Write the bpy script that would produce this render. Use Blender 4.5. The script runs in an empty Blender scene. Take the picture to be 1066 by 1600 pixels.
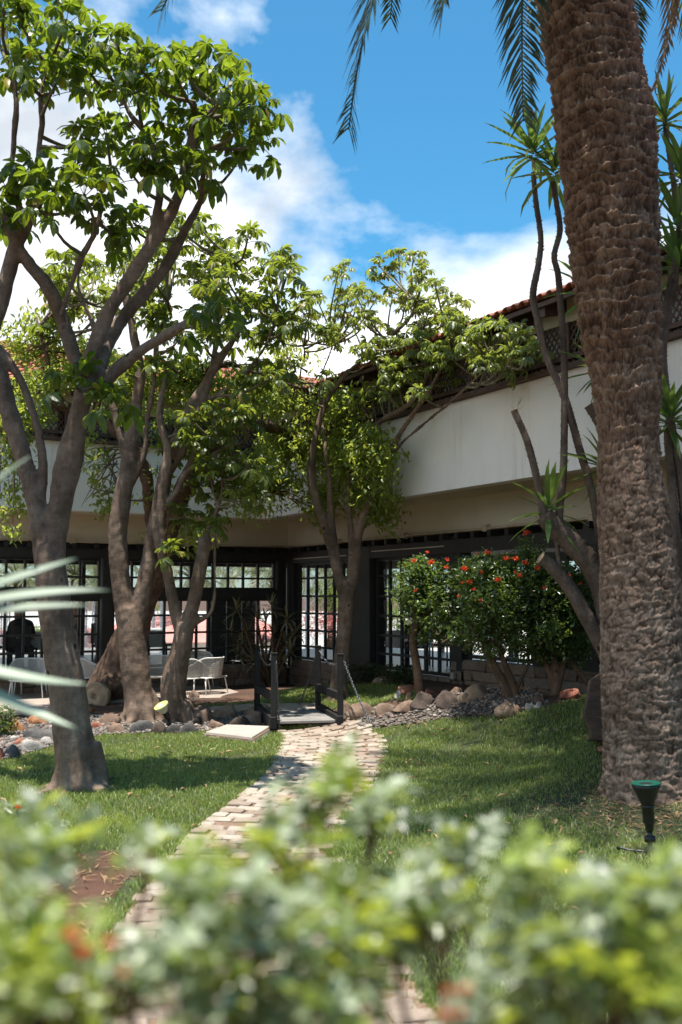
import bpy, bmesh, math, random
import numpy as np
from mathutils import Vector, Matrix, Quaternion, noise

random.seed(11)
rng = np.random.default_rng(11)
scene = bpy.context.scene
col = scene.collection

# ------------------------------------------------------------------ camera
H = 1.85                      # eye height
F = 1555.0                    # focal length in photo pixels (35 mm lens on a 36 mm tall frame)
TILT = math.atan(130.0 / F)
cam_data = bpy.data.cameras.new('camera')
cam_data.sensor_fit = 'VERTICAL'
cam_data.sensor_height = 36.0
cam_data.sensor_width = 24.0
cam_data.lens = 35.0
cam_data.clip_start = 0.05
cam_data.clip_end = 3000.0
cam_data.dof.use_dof = True
cam_data.dof.focus_distance = 12.5
cam_data.dof.aperture_fstop = 1.7
cam = bpy.data.objects.new('camera', cam_data)
cam.location = (0, 0, H)
cam.rotation_euler = (math.radians(90) + TILT, 0, 0)
col.objects.link(cam)
scene.camera = cam

# ------------------------------------------------------------------ sky and sun
SUN_EL = math.radians(82)
SUN_AZ = math.radians(200)     # clockwise from +Y (the direction the camera looks)
sun_dir = Vector((math.sin(SUN_AZ) * math.cos(SUN_EL), math.cos(SUN_AZ) * math.cos(SUN_EL), math.sin(SUN_EL)))
world = bpy.data.worlds.new('World')
scene.world = world
world.use_nodes = True
wn, wl = world.node_tree.nodes, world.node_tree.links
wn.clear()
w_out = wn.new('ShaderNodeOutputWorld')
w_bg = wn.new('ShaderNodeBackground')
w_bg.inputs['Strength'].default_value = 0.15
w_sky = wn.new('ShaderNodeTexSky')
w_sky.sky_type = 'NISHITA'
w_sky.sun_disc = False
w_sky.sun_elevation = SUN_EL
w_sky.sun_rotation = SUN_AZ
w_sky.air_density = 1.0
w_sky.dust_density = 0.25
w_sky.ozone_density = 3.0
w_tc = wn.new('ShaderNodeTexCoord')
w_map = wn.new('ShaderNodeMapping')
w_map.inputs['Location'].default_value = (3.1, 0.4, 1.7)
w_map.inputs['Scale'].default_value = (1.0, 1.0, 1.35)
wl.new(w_tc.outputs['Generated'], w_map.inputs['Vector'])
w_n = wn.new('ShaderNodeTexNoise')
w_n.inputs['Scale'].default_value = 2.6
w_n.inputs['Detail'].default_value = 9.0
w_n.inputs['Roughness'].default_value = 0.56
w_n.inputs['Distortion'].default_value = 0.25
wl.new(w_map.outputs[0], w_n.inputs['Vector'])
# the cloud bank thickens towards one side of the sky and towards the horizon
w_dot = wn.new('ShaderNodeVectorMath'); w_dot.operation = 'DOT_PRODUCT'
w_dot.inputs[1].default_value = (-0.30, 0.0, -0.93)
wl.new(w_tc.outputs['Generated'], w_dot.inputs[0])
w_b = wn.new('ShaderNodeMath'); w_b.operation = 'MULTIPLY_ADD'
w_b.inputs[1].default_value = 1.15
w_b.inputs[2].default_value = 0.437
wl.new(w_dot.outputs['Value'], w_b.inputs[0])
w_add = wn.new('ShaderNodeMath'); w_add.operation = 'ADD'
wl.new(w_n.outputs['Fac'], w_add.inputs[0]); wl.new(w_b.outputs[0], w_add.inputs[1])
w_ramp = wn.new('ShaderNodeValToRGB')
w_ramp.color_ramp.elements[0].position = 0.50
w_ramp.color_ramp.elements[0].color = (0, 0, 0, 1)
w_ramp.color_ramp.elements[1].position = 0.64
w_ramp.color_ramp.elements[1].color = (1, 1, 1, 1)
wl.new(w_add.outputs[0], w_ramp.inputs[0])
# a second, finer noise breaks the inside of the clouds into brighter and greyer parts
w_n2 = wn.new('ShaderNodeTexNoise')
w_n2.inputs['Scale'].default_value = 6.0
w_n2.inputs['Detail'].default_value = 6.0
wl.new(w_map.outputs[0], w_n2.inputs['Vector'])
w_cr = wn.new('ShaderNodeValToRGB')
w_cr.color_ramp.elements[0].position = 0.30
w_cr.color_ramp.elements[0].color = (2.3, 2.5, 2.75, 1)
w_cr.color_ramp.elements[1].position = 0.62
w_cr.color_ramp.elements[1].color = (5.0, 5.1, 5.2, 1)
wl.new(w_n2.outputs['Fac'], w_cr.inputs[0])
w_tint = wn.new('ShaderNodeMixRGB'); w_tint.blend_type = 'MULTIPLY'
w_tint.inputs[0].default_value = 1.0
w_hz = wn.new('ShaderNodeSeparateXYZ'); wl.new(w_tc.outputs['Generated'], w_hz.inputs[0])
w_hr = wn.new('ShaderNodeValToRGB')          # sea haze pales the lowest degrees of the sky
w_hr.color_ramp.elements[0].position = 0.02; w_hr.color_ramp.elements[0].color = (0.29, 0.36, 0.42, 1)
w_hr.color_ramp.elements[1].position = 0.30; w_hr.color_ramp.elements[1].color = (0.245, 0.575, 0.625, 1)
wl.new(w_hz.outputs[2], w_hr.inputs[0]); wl.new(w_hr.outputs[0], w_tint.inputs[2])
wl.new(w_sky.outputs[0], w_tint.inputs[1])
w_mix = wn.new('ShaderNodeMixRGB')
# the bank thins out to clear hazy air just above the horizon
w_sep = wn.new('ShaderNodeSeparateXYZ'); wl.new(w_tc.outputs['Generated'], w_sep.inputs[0])
w_low = wn.new('ShaderNodeMapRange'); w_low.interpolation_type = 'SMOOTHSTEP'
w_low.inputs['From Min'].default_value = 0.05; w_low.inputs['From Max'].default_value = 0.17
wl.new(w_sep.outputs[2], w_low.inputs['Value'])
w_fac = wn.new('ShaderNodeMath'); w_fac.operation = 'MULTIPLY'
wl.new(w_ramp.outputs[0], w_fac.inputs[0]); wl.new(w_low.outputs[0], w_fac.inputs[1])
wl.new(w_fac.outputs[0], w_mix.inputs[0])
wl.new(w_tint.outputs[0], w_mix.inputs[1])
wl.new(w_cr.outputs[0], w_mix.inputs[2])
wl.new(w_mix.outputs[0], w_bg.inputs['Color'])
wl.new(w_bg.outputs[0], w_out.inputs[0])

sun_data = bpy.data.lights.new('sun', 'SUN')
sun_data.energy = 4.4
sun_data.angle = math.radians(0.53)
sun_data.color = (1.0, 0.955, 0.88)
sun = bpy.data.objects.new('sun', sun_data)
sun.rotation_euler = (-sun_dir).to_track_quat('-Z', 'Y').to_euler()
sun.location = sun_dir * 60
col.objects.link(sun)

vs = scene.view_settings
vs.view_transform = 'Standard'
vs.look = 'None'
vs.exposure = 1.12
vs.gamma = 1.0
vs.use_curve_mapping = False
cy = scene.cycles
cy.use_denoising = True
cy.max_bounces = 7
cy.diffuse_bounces = 3
cy.glossy_bounces = 3
cy.transmission_bounces = 5
cy.transparent_max_bounces = 14
cy.caustics_reflective = False
cy.caustics_refractive = False
cy.sample_clamp_indirect = 6.0
cy.blur_glossy = 0.5

# ------------------------------------------------------------------ places
cT, sT = math.cos(TILT), math.sin(TILT)
def ray(u, v):
    a, b = (u - 533.0) / F, (800.0 - v) / F
    return Vector((a, cT - b * sT, sT + b * cT))
def P(u, v, Y):
    """point of the place seen at photo pixel u, v standing Y metres away"""
    d = ray(u, v)
    return Vector((0, 0, H)) + d * (Y / d.y)
CA = math.radians(29.6)
CX, CY = -1.14, 21.3          # inner corner of the two wings
DR = Vector((math.sin(CA), -math.cos(CA), 0))      # along the right wing
DL = Vector((-math.cos(CA), -math.sin(CA), 0))     # along the left wing
def smooth(x):
    x = np.clip(x, 0, 1)
    return x * x * (3 - 2 * x)
def terrain(x, y):
    x = np.asarray(x, float); y = np.asarray(y, float)
    d = 9.53 - (0.869 * x + 0.494 * y)
    s = (x - CX) * DR.x + (y - CY) * DR.y
    k = np.clip(1 - d / 3.4, 0, 1)
    h = 0.46 * (0.5 * k + 0.5 * smooth(k)) * np.clip((s - 0.6) / 4.4, 0, 1)
    # raised rockery under the flowering shrubs
    ax_, ay_, bx_, by_ = 1.15, 14.0, 3.4, 11.3
    tt = np.clip(((x - ax_) * (bx_ - ax_) + (y - ay_) * (by_ - ay_)) / ((bx_ - ax_) ** 2 + (by_ - ay_) ** 2), 0, 1)
    ds = np.hypot(x - ax_ - tt * (bx_ - ax_), y - ay_ - tt * (by_ - ay_))
    h = h + 0.30 * np.exp(-(ds / 0.75) ** 2)
    h = np.where((d < -0.15), np.minimum(h, 0.35), h)
    drop = smooth((y - 27 - 0.9 * np.maximum(x + 1.0, 0) * 3) / 6.0)
    h = h - 2.3 * drop
    h = h + 0.012 * np.sin(x * 1.7 + 0.4 * y) * np.cos(y * 1.3 - 0.2 * x)
    return h
def th(x, y):
    return float(terrain(x, y))
def G(u, v, lift=0.0):
    """point on the ground at photo pixel u, v"""
    d = ray(u, v); prev = 0.3
    t = 0.3
    while t < 200:
        p = Vector((0, 0, H)) + d * t
        if p.z <= th(p.x, p.y):
            lo, hi = prev, t
            for _ in range(24):
                m = (lo + hi) / 2
                p = Vector((0, 0, H)) + d * m
                if p.z <= th(p.x, p.y): hi = m
                else: lo = m
            p = Vector((0, 0, H)) + d * hi
            return Vector((p.x, p.y, th(p.x, p.y) + lift))
        prev = t; t += 0.06
    p = Vector((0, 0, H)) + d * 60
    return Vector((p.x, p.y, 0))

# ------------------------------------------------------------------ objects
def tag(o, label=None, cat=None, group=None, kind=None):
    if label: o['label'] = label
    if cat: o['category'] = cat
    if group: o['group'] = group
    if kind: o['kind'] = kind
    return o
def empty(name, loc=(0, 0, 0), rz=0.0):
    o = bpy.data.objects.new(name, None)
    o.location = loc; o.rotation_euler = (0, 0, rz)
    o.empty_display_size = 0.1
    col.objects.link(o)
    return o
def link_mesh(name, me, parent=None, mw=None):
    o = bpy.data.objects.new(name, me)
    col.objects.link(o)
    if parent is not None:
        o.parent = parent
        pw = world_of(parent)
        o.matrix_parent_inverse = pw.inverted()
    if mw is not None:
        o.matrix_basis = mw
    WORLD[o.name] = mw if mw is not None else Matrix.Identity(4)
    return o
WORLD = {}
def world_of(o):
    if o.name in WORLD: return WORLD[o.name]
    return Matrix.LocRotScale(o.location, o.rotation_euler, o.scale)
def new_mesh(name, verts, faces, mat, smooth_shade=False):
    me = bpy.data.meshes.new(name)
    if isinstance(verts, np.ndarray): verts = verts.tolist()
    me.from_pydata(verts, [], faces)
    if mat is not None: me.materials.append(mat)
    if smooth_shade:
        me.polygons.foreach_set('use_smooth', [True] * len(me.polygons))
    me.update()
    return me
def fast_mesh(name, verts, tris, mat, smooth_shade=False):
    """verts Nx3, tris Mx3 numpy arrays"""
    me = bpy.data.meshes.new(name)
    n, m = len(verts), len(tris)
    me.vertices.add(n)
    me.vertices.foreach_set('co', np.asarray(verts, np.float32).ravel())
    me.loops.add(m * 3)
    me.loops.foreach_set('vertex_index', np.asarray(tris, np.int32).ravel())
    me.polygons.add(m)
    me.polygons.foreach_set('loop_start', np.arange(0, m * 3, 3, dtype=np.int32))
    if smooth_shade:
        me.polygons.foreach_set('use_smooth', np.ones(m, bool))
    me.update(calc_edges=True)
    if mat is not None: me.materials.append(mat)
    return me

class MB:
    """collects shapes into one mesh"""
    def __init__(self):
        self.v = []; self.f = []
    def add(self, verts, faces):
        n = len(self.v)
        self.v.extend([tuple(p) for p in verts])
        self.f.extend([tuple(i + n for i in f) for f in faces])
        return self
    def box(self, x0, x1, y0, y1, z0, z1, fr=None):
        pts = [(x, y, z) for z in (z0, z1) for x, y in ((x0, y0), (x1, y0), (x1, y1), (x0, y1))]
        if fr: pts = [fr(*p) for p in pts]
        fs = [(3, 2, 1, 0), (4, 5, 6, 7), (0, 1, 5, 4), (1, 2, 6, 5), (2, 3, 7, 6), (3, 0, 4, 7)]
        if fr and fr is FR: fs = [f[::-1] for f in fs]
        return self.add(pts, fs)
    def obox(self, a, b, w, t, up=Vector((0, 0, 1))):
        """bar from a to b, w wide, t thick"""
        a, b = Vector(a), Vector(b)
        d = (b - a).normalized()
        s = d.cross(up)
        if s.length < 1e-4: s = d.cross(Vector((1, 0, 0)))
        s.normalize(); n = s.cross(d)
        pts = []
        for c in (a, b):
            for i, j in ((-1, -1), (1, -1), (1, 1), (-1, 1)):
                pts.append(c + s * (i * w / 2) + n * (j * t / 2))
        return self.add(pts, [(0, 1, 2, 3), (7, 6, 5, 4), (4, 5, 1, 0), (5, 6, 2, 1), (6, 7, 3, 2), (7, 4, 0, 3)])
    def tube(self, pts, radii, seg=8, cap=True, wob=0.0):
        pts = [Vector(p) for p in pts]
        n = len(pts)
        if not hasattr(radii, '__len__'): radii = [radii] * n
        t0 = (pts[1] - pts[0]).normalized()
        ref = Vector((0, 0, 1)) if abs(t0.z) < 0.9 else Vector((1, 0, 0))
        x = t0.cross(ref).normalized()
        rings = []
        base = len(self.v)
        for i in range(n):
            t = (pts[min(i + 1, n - 1)] - pts[max(i - 1, 0)]).normalized()
            x = (x - t * x.dot(t)).normalized()
            y = t.cross(x)
            for k in range(seg):
                a = 2 * math.pi * k / seg
                r = radii[i] * (1 + wob * (random.random() - 0.5))
                self.v.append(tuple(pts[i] + (x * math.cos(a) + y * math.sin(a)) * r))
        for i in range(n - 1):
            for k in range(seg):
                a = base + i * seg + k; b = base + i * seg + (k + 1) % seg
                self.f.append((a, b, b + seg, a + seg))
        if cap:
            self.f.append(tuple(base + k for k in range(seg))[::-1])
            self.f.append(tuple(base + (n - 1) * seg + k for k in range(seg)))
        return self
    def lathe(self, prof, seg=20, mtx=None):
        base = len(self.v)
        for r, z in prof:
            for k in range(seg):
                a = 2 * math.pi * k / seg
                p = Vector((r * math.cos(a), r * math.sin(a), z))
                if mtx is not None: p = mtx @ p
                self.v.append(tuple(p))
        for i in range(len(prof) - 1):
            for k in range(seg):
                a = base + i * seg + k; b = base + i * seg + (k + 1) % seg
                self.f.append((a, b, b + seg, a + seg))
        self.f.append(tuple(base + k for k in range(seg))[::-1])
        self.f.append(tuple(base + (len(prof) - 1) * seg + k for k in range(seg)))
        return self
    def mesh(self, name, mat, smooth_shade=False):
        return new_mesh(name, self.v, self.f, mat, smooth_shade)
    def build(self, name, mat, parent=None, smooth_shade=False, bevel=0.0):
        o = link_mesh(name, self.mesh(name, mat, smooth_shade), parent)
        if bevel:
            m = o.modifiers.new('bevel', 'BEVEL'); m.width = bevel; m.segments = 2; m.limit_method = 'ANGLE'
        return o

def FR(s, o, z):
    return (CX + DR.x * s + DL.x * o, CY + DR.y * s + DL.y * o, z)
def FL(t, o, z):
    return (CX + DL.x * t + DR.x * o, CY + DL.y * t + DR.y * o, z)

def catmull(pts, step):
    """pts rows of (x, y, z, r); resampled along a smooth curve"""
    pts = [np.asarray(p, float) for p in pts]
    if len(pts) == 2: return [pts[0] + (pts[1] - pts[0]) * t for t in np.linspace(0, 1, max(2, int(np.linalg.norm((pts[1] - pts[0])[:3]) / step) + 1))]
    ext = [2 * pts[0] - pts[1]] + pts + [2 * pts[-1] - pts[-2]]
    out = []
    for i in range(1, len(ext) - 2):
        p0, p1, p2, p3 = ext[i - 1:i + 3]
        n = max(2, int(np.linalg.norm((p2 - p1)[:3]) / step))
        for k in range(n):
            t = k / n
            q = 0.5 * ((2 * p1) + (-p0 + p2) * t + (2 * p0 - 5 * p1 + 4 * p2 - p3) * t * t + (-p0 + 3 * p1 - 3 * p2 + p3) * t ** 3)
            q[3] = max(q[3], 0.002)
            out.append(q)
    out.append(pts[-1])
    return out

def in_poly(x, y, poly):
    x = np.asarray(x, float); y = np.asarray(y, float)
    inside = np.zeros(x.shape, bool)
    n = len(poly)
    for i in range(n):
        x0, y0 = poly[i][0], poly[i][1]
        x1, y1 = poly[(i + 1) % n][0], poly[(i + 1) % n][1]
        c = (y0 > y) != (y1 > y)
        with np.errstate(divide='ignore', invalid='ignore'):
            xi = (x1 - x0) * (y - y0) / (y1 - y0 + 1e-12) + x0
        inside ^= c & (x < xi)
    return inside

# ------------------------------------------------------------------ materials
class NT:
    def __init__(self, name):
        self.m = bpy.data.materials.new(name)
        self.m.use_nodes = True
        self.t = self.m.node_tree
        self.n, self.l = self.t.nodes, self.t.links
        self.b = self.n['Principled BSDF']
        self.out = self.n['Material Output']
    def new(self, kind, **kw):
        nd = self.n.new(kind)
        for k, v in kw.items():
            if k.startswith('i_'):
                nd.inputs[k[2:].replace('_', ' ')].default_value = v
            else:
                setattr(nd, k, v)
        return nd
    def link(self, a, b): self.l.new(a, b)
    def coord(self, kind='Object', scale=(1, 1, 1)):
        tc = self.new('ShaderNodeTexCoord')
        mp = self.new('ShaderNodeMapping')
        mp.inputs['Scale'].default_value = scale
        self.link(tc.outputs[kind], mp.inputs['Vector'])
        return mp.outputs[0]
    def noise(self, vec, scale, detail=5, rough=0.55, dist=0.0):
        nd = self.new('ShaderNodeTexNoise')
        nd.inputs['Scale'].default_value = scale
        nd.inputs['Detail'].default_value = detail
        nd.inputs['Roughness'].default_value = rough
        nd.inputs['Distortion'].default_value = dist
        self.link(vec, nd.inputs['Vector'])
        return nd.outputs['Fac']
    def ramp(self, fac, stops):
        nd = self.new('ShaderNodeValToRGB')
        e = nd.color_ramp.elements
        while len(e) < len(stops): e.new(0.5)
        for i, (p, c) in enumerate(stops):
            e[i].position = p
            e[i].color = (c[0], c[1], c[2], 1) if hasattr(c, '__len__') else (c, c, c, 1)
        self.link(fac, nd.inputs[0])
        return nd.outputs[0]
    def mix(self, fac, a, b, mode='MIX'):
        nd = self.new('ShaderNodeMixRGB', blend_type=mode)
        for s, i in ((fac, 0), (a, 1), (b, 2)):
            if hasattr(s, 'is_output'): self.link(s, nd.inputs[i])
            elif hasattr(s, '__len__'): nd.inputs[i].default_value = (s[0], s[1], s[2], 1)
            else: nd.inputs[i].default_value = s if i == 0 else (s, s, s, 1)
        return nd.outputs[0]
    def math(self, op, a, b=0.0):
        nd = self.new('ShaderNodeMath', operation=op)
        for s, i in ((a, 0), (b, 1)):
            if hasattr(s, 'is_output'): self.link(s, nd.inputs[i])
            else: nd.inputs[i].default_value = s
        return nd.outputs[0]
    def bump(self, height, strength=0.5, dist=0.02):
        nd = self.new('ShaderNodeBump')
        nd.inputs['Strength'].default_value = strength
        nd.inputs['Distance'].default_value = dist
        self.link(height, nd.inputs['Height'])
        self.link(nd.outputs[0], self.b.inputs['Normal'])
        return nd.outputs[0]
    def color(self, c):
        if hasattr(c, 'is_output'): self.link(c, self.b.inputs['Base Color'])
        else: self.b.inputs['Base Color'].default_value = (c[0], c[1], c[2], 1)
    def rough(self, r):
        if hasattr(r, 'is_output'): self.link(r, self.b.inputs['Roughness'])
        else: self.b.inputs['Roughness'].default_value = r

def simple(name, c0, c1, scale=6.0, rough=0.7, bump=0.2, bdist=0.01, bscale=None, metal=0.0, spec=0.5, objrand=0.0, stretch=(1, 1, 1)):
    t = NT(name)
    v = t.coord('Object', stretch)
    n = t.noise(v, scale, 6, 0.6)
    c = t.ramp(n, [(0.3, c0), (0.7, c1)])
    if objrand:
        oi = t.new('ShaderNodeObjectInfo')
        k = t.math('MULTIPLY_ADD', oi.outputs['Random'], objrand)
        k.node.inputs[2].default_value = 1 - objrand / 2
        c = t.mix(1.0, c, k, 'MULTIPLY')
    t.color(c); t.rough(rough)
    t.b.inputs['Metallic'].default_value = metal
    t.b.inputs['Specular IOR Level'].default_value = spec
    if bump: t.bump(t.noise(v, bscale or scale * 4, 5, 0.6), bump, bdist)
    return t.m

def leafmat(name, dark, light, trans, tfac=0.4, rough=0.38, spec=0.5, old=None):
    t = NT(name)
    g = t.new('ShaderNodeNewGeometry')
    oi = t.new('ShaderNodeObjectInfo')
    r = t.math('FRACT', t.math('ADD', g.outputs['Random Per Island'], oi.outputs['Random']))
    c = t.ramp(r, [(0.0, dark), (0.75, light), (1.0, tuple(min(1, x * 1.35) for x in light))])
    if old:      # a few yellowed leaves among the green
        r2 = t.math('FRACT', t.math('MULTIPLY', r, 37.7))
        c = t.mix(t.ramp(r2, [(0.955, 0.0), (0.965, 1.0)]), c, old)
    t.color(c); t.rough(rough)
    t.b.inputs['Specular IOR Level'].default_value = spec
    tr = t.new('ShaderNodeBsdfTranslucent')
    tc = t.mix(1.0, t.ramp(r, [(0.0, tuple(x * 0.8 for x in trans)), (1.0, tuple(x * 1.15 for x in trans))]), 1.0, 'MULTIPLY')
    t.link(tc, tr.inputs['Color'])
    ms = t.new('ShaderNodeMixShader')
    ms.inputs[0].default_value = tfac
    t.link(t.b.outputs[0], ms.inputs[1]); t.link(tr.outputs[0], ms.inputs[2])
    t.link(ms.outputs[0], t.out.inputs['Surface'])
    return t.m

def barkmat(name, c0, c1, c2, ring=26.0, bump=0.5):
    t = NT(name)
    v = t.coord('Object')
    big = t.noise(v, 2.2, 5, 0.65)
    fine = t.noise(t.coord('Object', (1, 1, 0.45)), 34, 6, 0.7)
    wv = t.noise(t.coord('Object', (0.5, 0.5, 3.2)), ring * 0.5, 4, 0.6, 0.6)
    c = t.ramp(big, [(0.33, c0), (0.52, c1), (0.72, c2)])
    c = t.mix(0.55, c, t.ramp(fine, [(0.3, 0.25), (0.75, 1.0)]), 'MULTIPLY')
    blot = t.noise(v, 9.0, 5, 0.7)
    c = t.mix(0.45, c, t.ramp(blot, [(0.36, (0.42, 0.40, 0.38)), (0.58, (1, 1, 1))]), 'MULTIPLY')
    c = t.mix(0.2, c, t.ramp(wv, [(0.35, 0.35), (0.6, 1.0)]), 'MULTIPLY')
    vo = t.new('ShaderNodeTexVoronoi'); vo.inputs['Scale'].default_value = 3.4       # old branch scars
    t.link(t.coord('Object', (1, 1, 0.8)), vo.inputs['Vector'])
    c = t.mix(1.0, c, t.ramp(t.math('ADD', vo.outputs['Distance'], t.math('MULTIPLY', t.math('SUBTRACT', fine, 0.5), 0.12)), [(0.05, (0.22, 0.2, 0.19)), (0.10, (1, 1, 1)), (0.13, (1.25, 1.22, 1.18)), (0.17, (1, 1, 1))]), 'MULTIPLY')
    spk_ = t.noise(t.coord('Object', (1, 1, 1.8)), 75, 3, 0.6)
    c = t.mix(0.6, c, t.ramp(spk_, [(0.58, (1, 1, 1)), (0.68, (1.5, 1.45, 1.4))]), 'MULTIPLY')
    t.color(c); t.rough(0.88)
    t.b.inputs['Specular IOR Level'].default_value = 0.25
    h = t.math('ADD', t.math('MULTIPLY', fine, 0.8), t.math('MULTIPLY', wv, 0.35))
    t.bump(h, bump, 0.018)
    return t.m
# ================================================================== ground
M = {}
def soil_material():
    t = NT('soil')
    v = t.coord('Object')
    a = t.noise(v, 3.0, 6, 0.6); b = t.noise(v, 60, 5, 0.7)
    c = t.ramp(a, [(0.3, (0.085, 0.04, 0.022)), (0.7, (0.17, 0.075, 0.04))])
    c = t.mix(0.6, c, t.ramp(b, [(0.3, 0.3), (0.7, 1.0)]), 'MULTIPLY')
    t.color(c); t.rough(0.95); t.bump(b, 0.8, 0.03)
    return t.m
M['soil'] = soil_material()
def thatch_material():
    t = NT('lawn_thatch')
    v = t.coord('Object')
    a = t.noise(v, 2.0, 5, 0.6); b = t.noise(v, 90, 5, 0.7)
    c = t.ramp(a, [(0.3, (0.045, 0.065, 0.018)), (0.7, (0.075, 0.085, 0.03))])
    c = t.mix(0.6, c, t.ramp(b, [(0.3, 0.35), (0.7, 1.0)]), 'MULTIPLY')
    t.color(c); t.rough(0.95); t.bump(b, 0.8, 0.03)
    return t.m
M['thatch'] = thatch_material()
M['grit'] = simple('grit', (0.08, 0.06, 0.045), (0.19, 0.155, 0.125), 40, 0.95, 0.9, 0.03, 120)
M['patio'] = simple('patio_concrete', (0.26, 0.21, 0.175), (0.36, 0.30, 0.25), 3.5, 0.85, 0.3, 0.006, 70)
M['mortar'] = simple('joint_sand', (0.16, 0.095, 0.06), (0.26, 0.17, 0.115), 9, 0.95, 0.7, 0.02, 90)
M['slab'] = simple('slab_concrete', (0.30, 0.265, 0.225), (0.40, 0.36, 0.31), 5, 0.85, 0.35, 0.006, 80)
M['asphalt'] = simple('far_paving', (0.40, 0.37, 0.33), (0.52, 0.48, 0.43), 0.6, 0.9, 0.0)

# one sheet out to the horizon, fine near the garden
gx = np.unique(np.concatenate([np.linspace(-700, -40, 12), np.linspace(-40, -14, 14), np.linspace(-14, 16, 121), np.linspace(16, 40, 13), np.linspace(40, 700, 12)]))
gy = np.unique(np.concatenate([np.linspace(-60, -2, 8), np.linspace(-2, 26, 113), np.linspace(26, 60, 35), np.linspace(60, 1500, 14)]))
XX, YY = np.meshgrid(gx, gy)
ZZ = terrain(XX, YY) - 0.004
nx, ny = len(gx), len(gy)
vv = np.stack([XX.ravel(), YY.ravel(), ZZ.ravel()], 1)
ii = np.arange((nx) * (ny)).reshape(ny, nx)
tri = np.concatenate([np.stack([ii[:-1, :-1], ii[:-1, 1:], ii[1:, 1:]], -1).reshape(-1, 3), np.stack([ii[:-1, :-1], ii[1:, 1:], ii[1:, :-1]], -1).reshape(-1, 3)])
def ground_material():
    t = NT('ground_soil')
    v = t.coord('Object')
    a = t.noise(v, 1.4, 6, 0.6); b = t.noise(v, 45, 5, 0.7)
    c = t.ramp(a, [(0.3, (0.06, 0.032, 0.02)), (0.7, (0.14, 0.07, 0.04))])
    c = t.mix(0.6, c, t.ramp(b, [(0.3, 0.35), (0.7, 1.0)]), 'MULTIPLY')
    t.color(c); t.rough(0.95); t.bump(b, 0.8, 0.03)
    return t.m
o = link_mesh('ground', fast_mesh('ground', vv, tri, ground_material(), True)); tag(o, kind='structure')

def sheet(name, polys, mat, lift, cell=0.06, holes=(), jit=0.0):
    """thin sheet over the terrain inside polygons given on the ground"""
    P_ = [np.array([(p[0], p[1]) for p in poly]) for poly in polys]
    allp = np.concatenate(P_)
    x0, y0 = allp.min(0) - 0.1; x1, y1 = allp.max(0) + 0.1
    xs = np.arange(x0, x1, cell); ys = np.arange(y0, y1, cell)
    X, Y = np.meshgrid(xs, ys)
    cx, cy_ = X[:-1, :-1] + cell / 2, Y[:-1, :-1] + cell / 2
    m = np.zeros(cx.shape, bool)
    for p in P_: m |= in_poly(cx, cy_, p)
    for h_ in holes: m &= ~in_poly(cx, cy_, h_)
    Z = terrain(X, Y) + lift
    idx = np.arange(X.size).reshape(X.shape)
    q = np.stack([idx[:-1, :-1][m], idx[:-1, 1:][m], idx[1:, 1:][m], idx[1:, :-1][m]], -1)
    tr = np.concatenate([q[:, [0, 1, 2]], q[:, [0, 2, 3]]])
    used, inv = np.unique(tr, return_inverse=True)
    v_ = np.stack([X.ravel(), Y.ravel(), Z.ravel()], 1)[used]
    return link_mesh(name, fast_mesh(name, v_, inv.reshape(-1, 3), mat, True))

# pale paved promenade beyond the building, put in to brighten the lower panes
xs_ = np.linspace(-110, 90, 60); ys_ = np.concatenate([np.linspace(26.5, 60, 45), np.linspace(65, 260, 15)])
X_, Y_ = np.meshgrid(xs_, ys_); Z_ = terrain(X_, Y_) + 0.02
i_ = np.arange(3600).reshape(60, 60)
t_ = np.concatenate([np.stack([i_[:-1, :-1], i_[:-1, 1:], i_[1:, 1:]], -1).reshape(-1, 3), np.stack([i_[:-1, :-1], i_[1:, 1:], i_[1:, :-1]], -1).reshape(-1, 3)])
o = link_mesh('added_promenade', fast_mesh('added_promenade', np.stack([X_.ravel(), Y_.ravel(), Z_.ravel()], 1), t_, M['asphalt'], True)); tag(o, kind='structure')

# ---- the winding path
path_px = [(489, 1138, 0.98), (512, 1152, 1.16), (518, 1170, 1.22), (511, 1192, 1.2), (492, 1220, 1.12), (460, 1252, 1.08),
           (420, 1290, 1.1), (390, 1340, 1.15), (390, 1400, 1.36), (385, 1470, 1.42), (405, 1560, 1.46), (440, 1700, 1.5)]
pc = []
for u, v, w in path_px:
    g = G(u, v); pc.append((g.x, g.y, 0, w))
path_line = catmull(pc, 0.02)
cl = np.array([(p[0], p[1]) for p in path_line]); cw = np.array([p[3] for p in path_line])
tg = np.gradient(cl, axis=0); tg /= np.linalg.norm(tg, axis=1)[:, None]
nm = np.stack([-tg[:, 1], tg[:, 0]], 1)
path_poly = np.concatenate([cl + nm * cw[:, None] / 2, (cl - nm * cw[:, None] / 2)[::-1]])
path = sheet('path', [path_poly], M['mortar'], 0.006, 0.05); tag(path, kind='structure')

def paver_material():
    t = NT('paver')
    oi = t.new('ShaderNodeObjectInfo')
    v = t.coord('Object')
    gpos = t.new('ShaderNodeNewGeometry')
    a = t.noise(gpos.outputs['Position'], 7, 6, 0.65); b = t.noise(gpos.outputs['Position'], 110, 4, 0.7)
    c = t.ramp(oi.outputs['Random'], [(0.0, (0.30, 0.22, 0.165)), (0.3, (0.40, 0.325, 0.25)), (0.6, (0.46, 0.385, 0.305)), (0.85, (0.42, 0.36, 0.295)), (1.0, (0.37, 0.25, 0.19))])
    c = t.mix(0.55, c, t.ramp(a, [(0.3, 0.38), (0.65, 1.0)]), 'MULTIPLY')
    c = t.mix(0.45, c, t.ramp(b, [(0.3, 0.45), (0.65, 1.0)]), 'MULTIPLY')
    t.color(c); t.rough(0.9); t.bump(t.math('ADD', b, a), 0.5, 0.008)
    return t.m
M['paver'] = paver_material()
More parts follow.
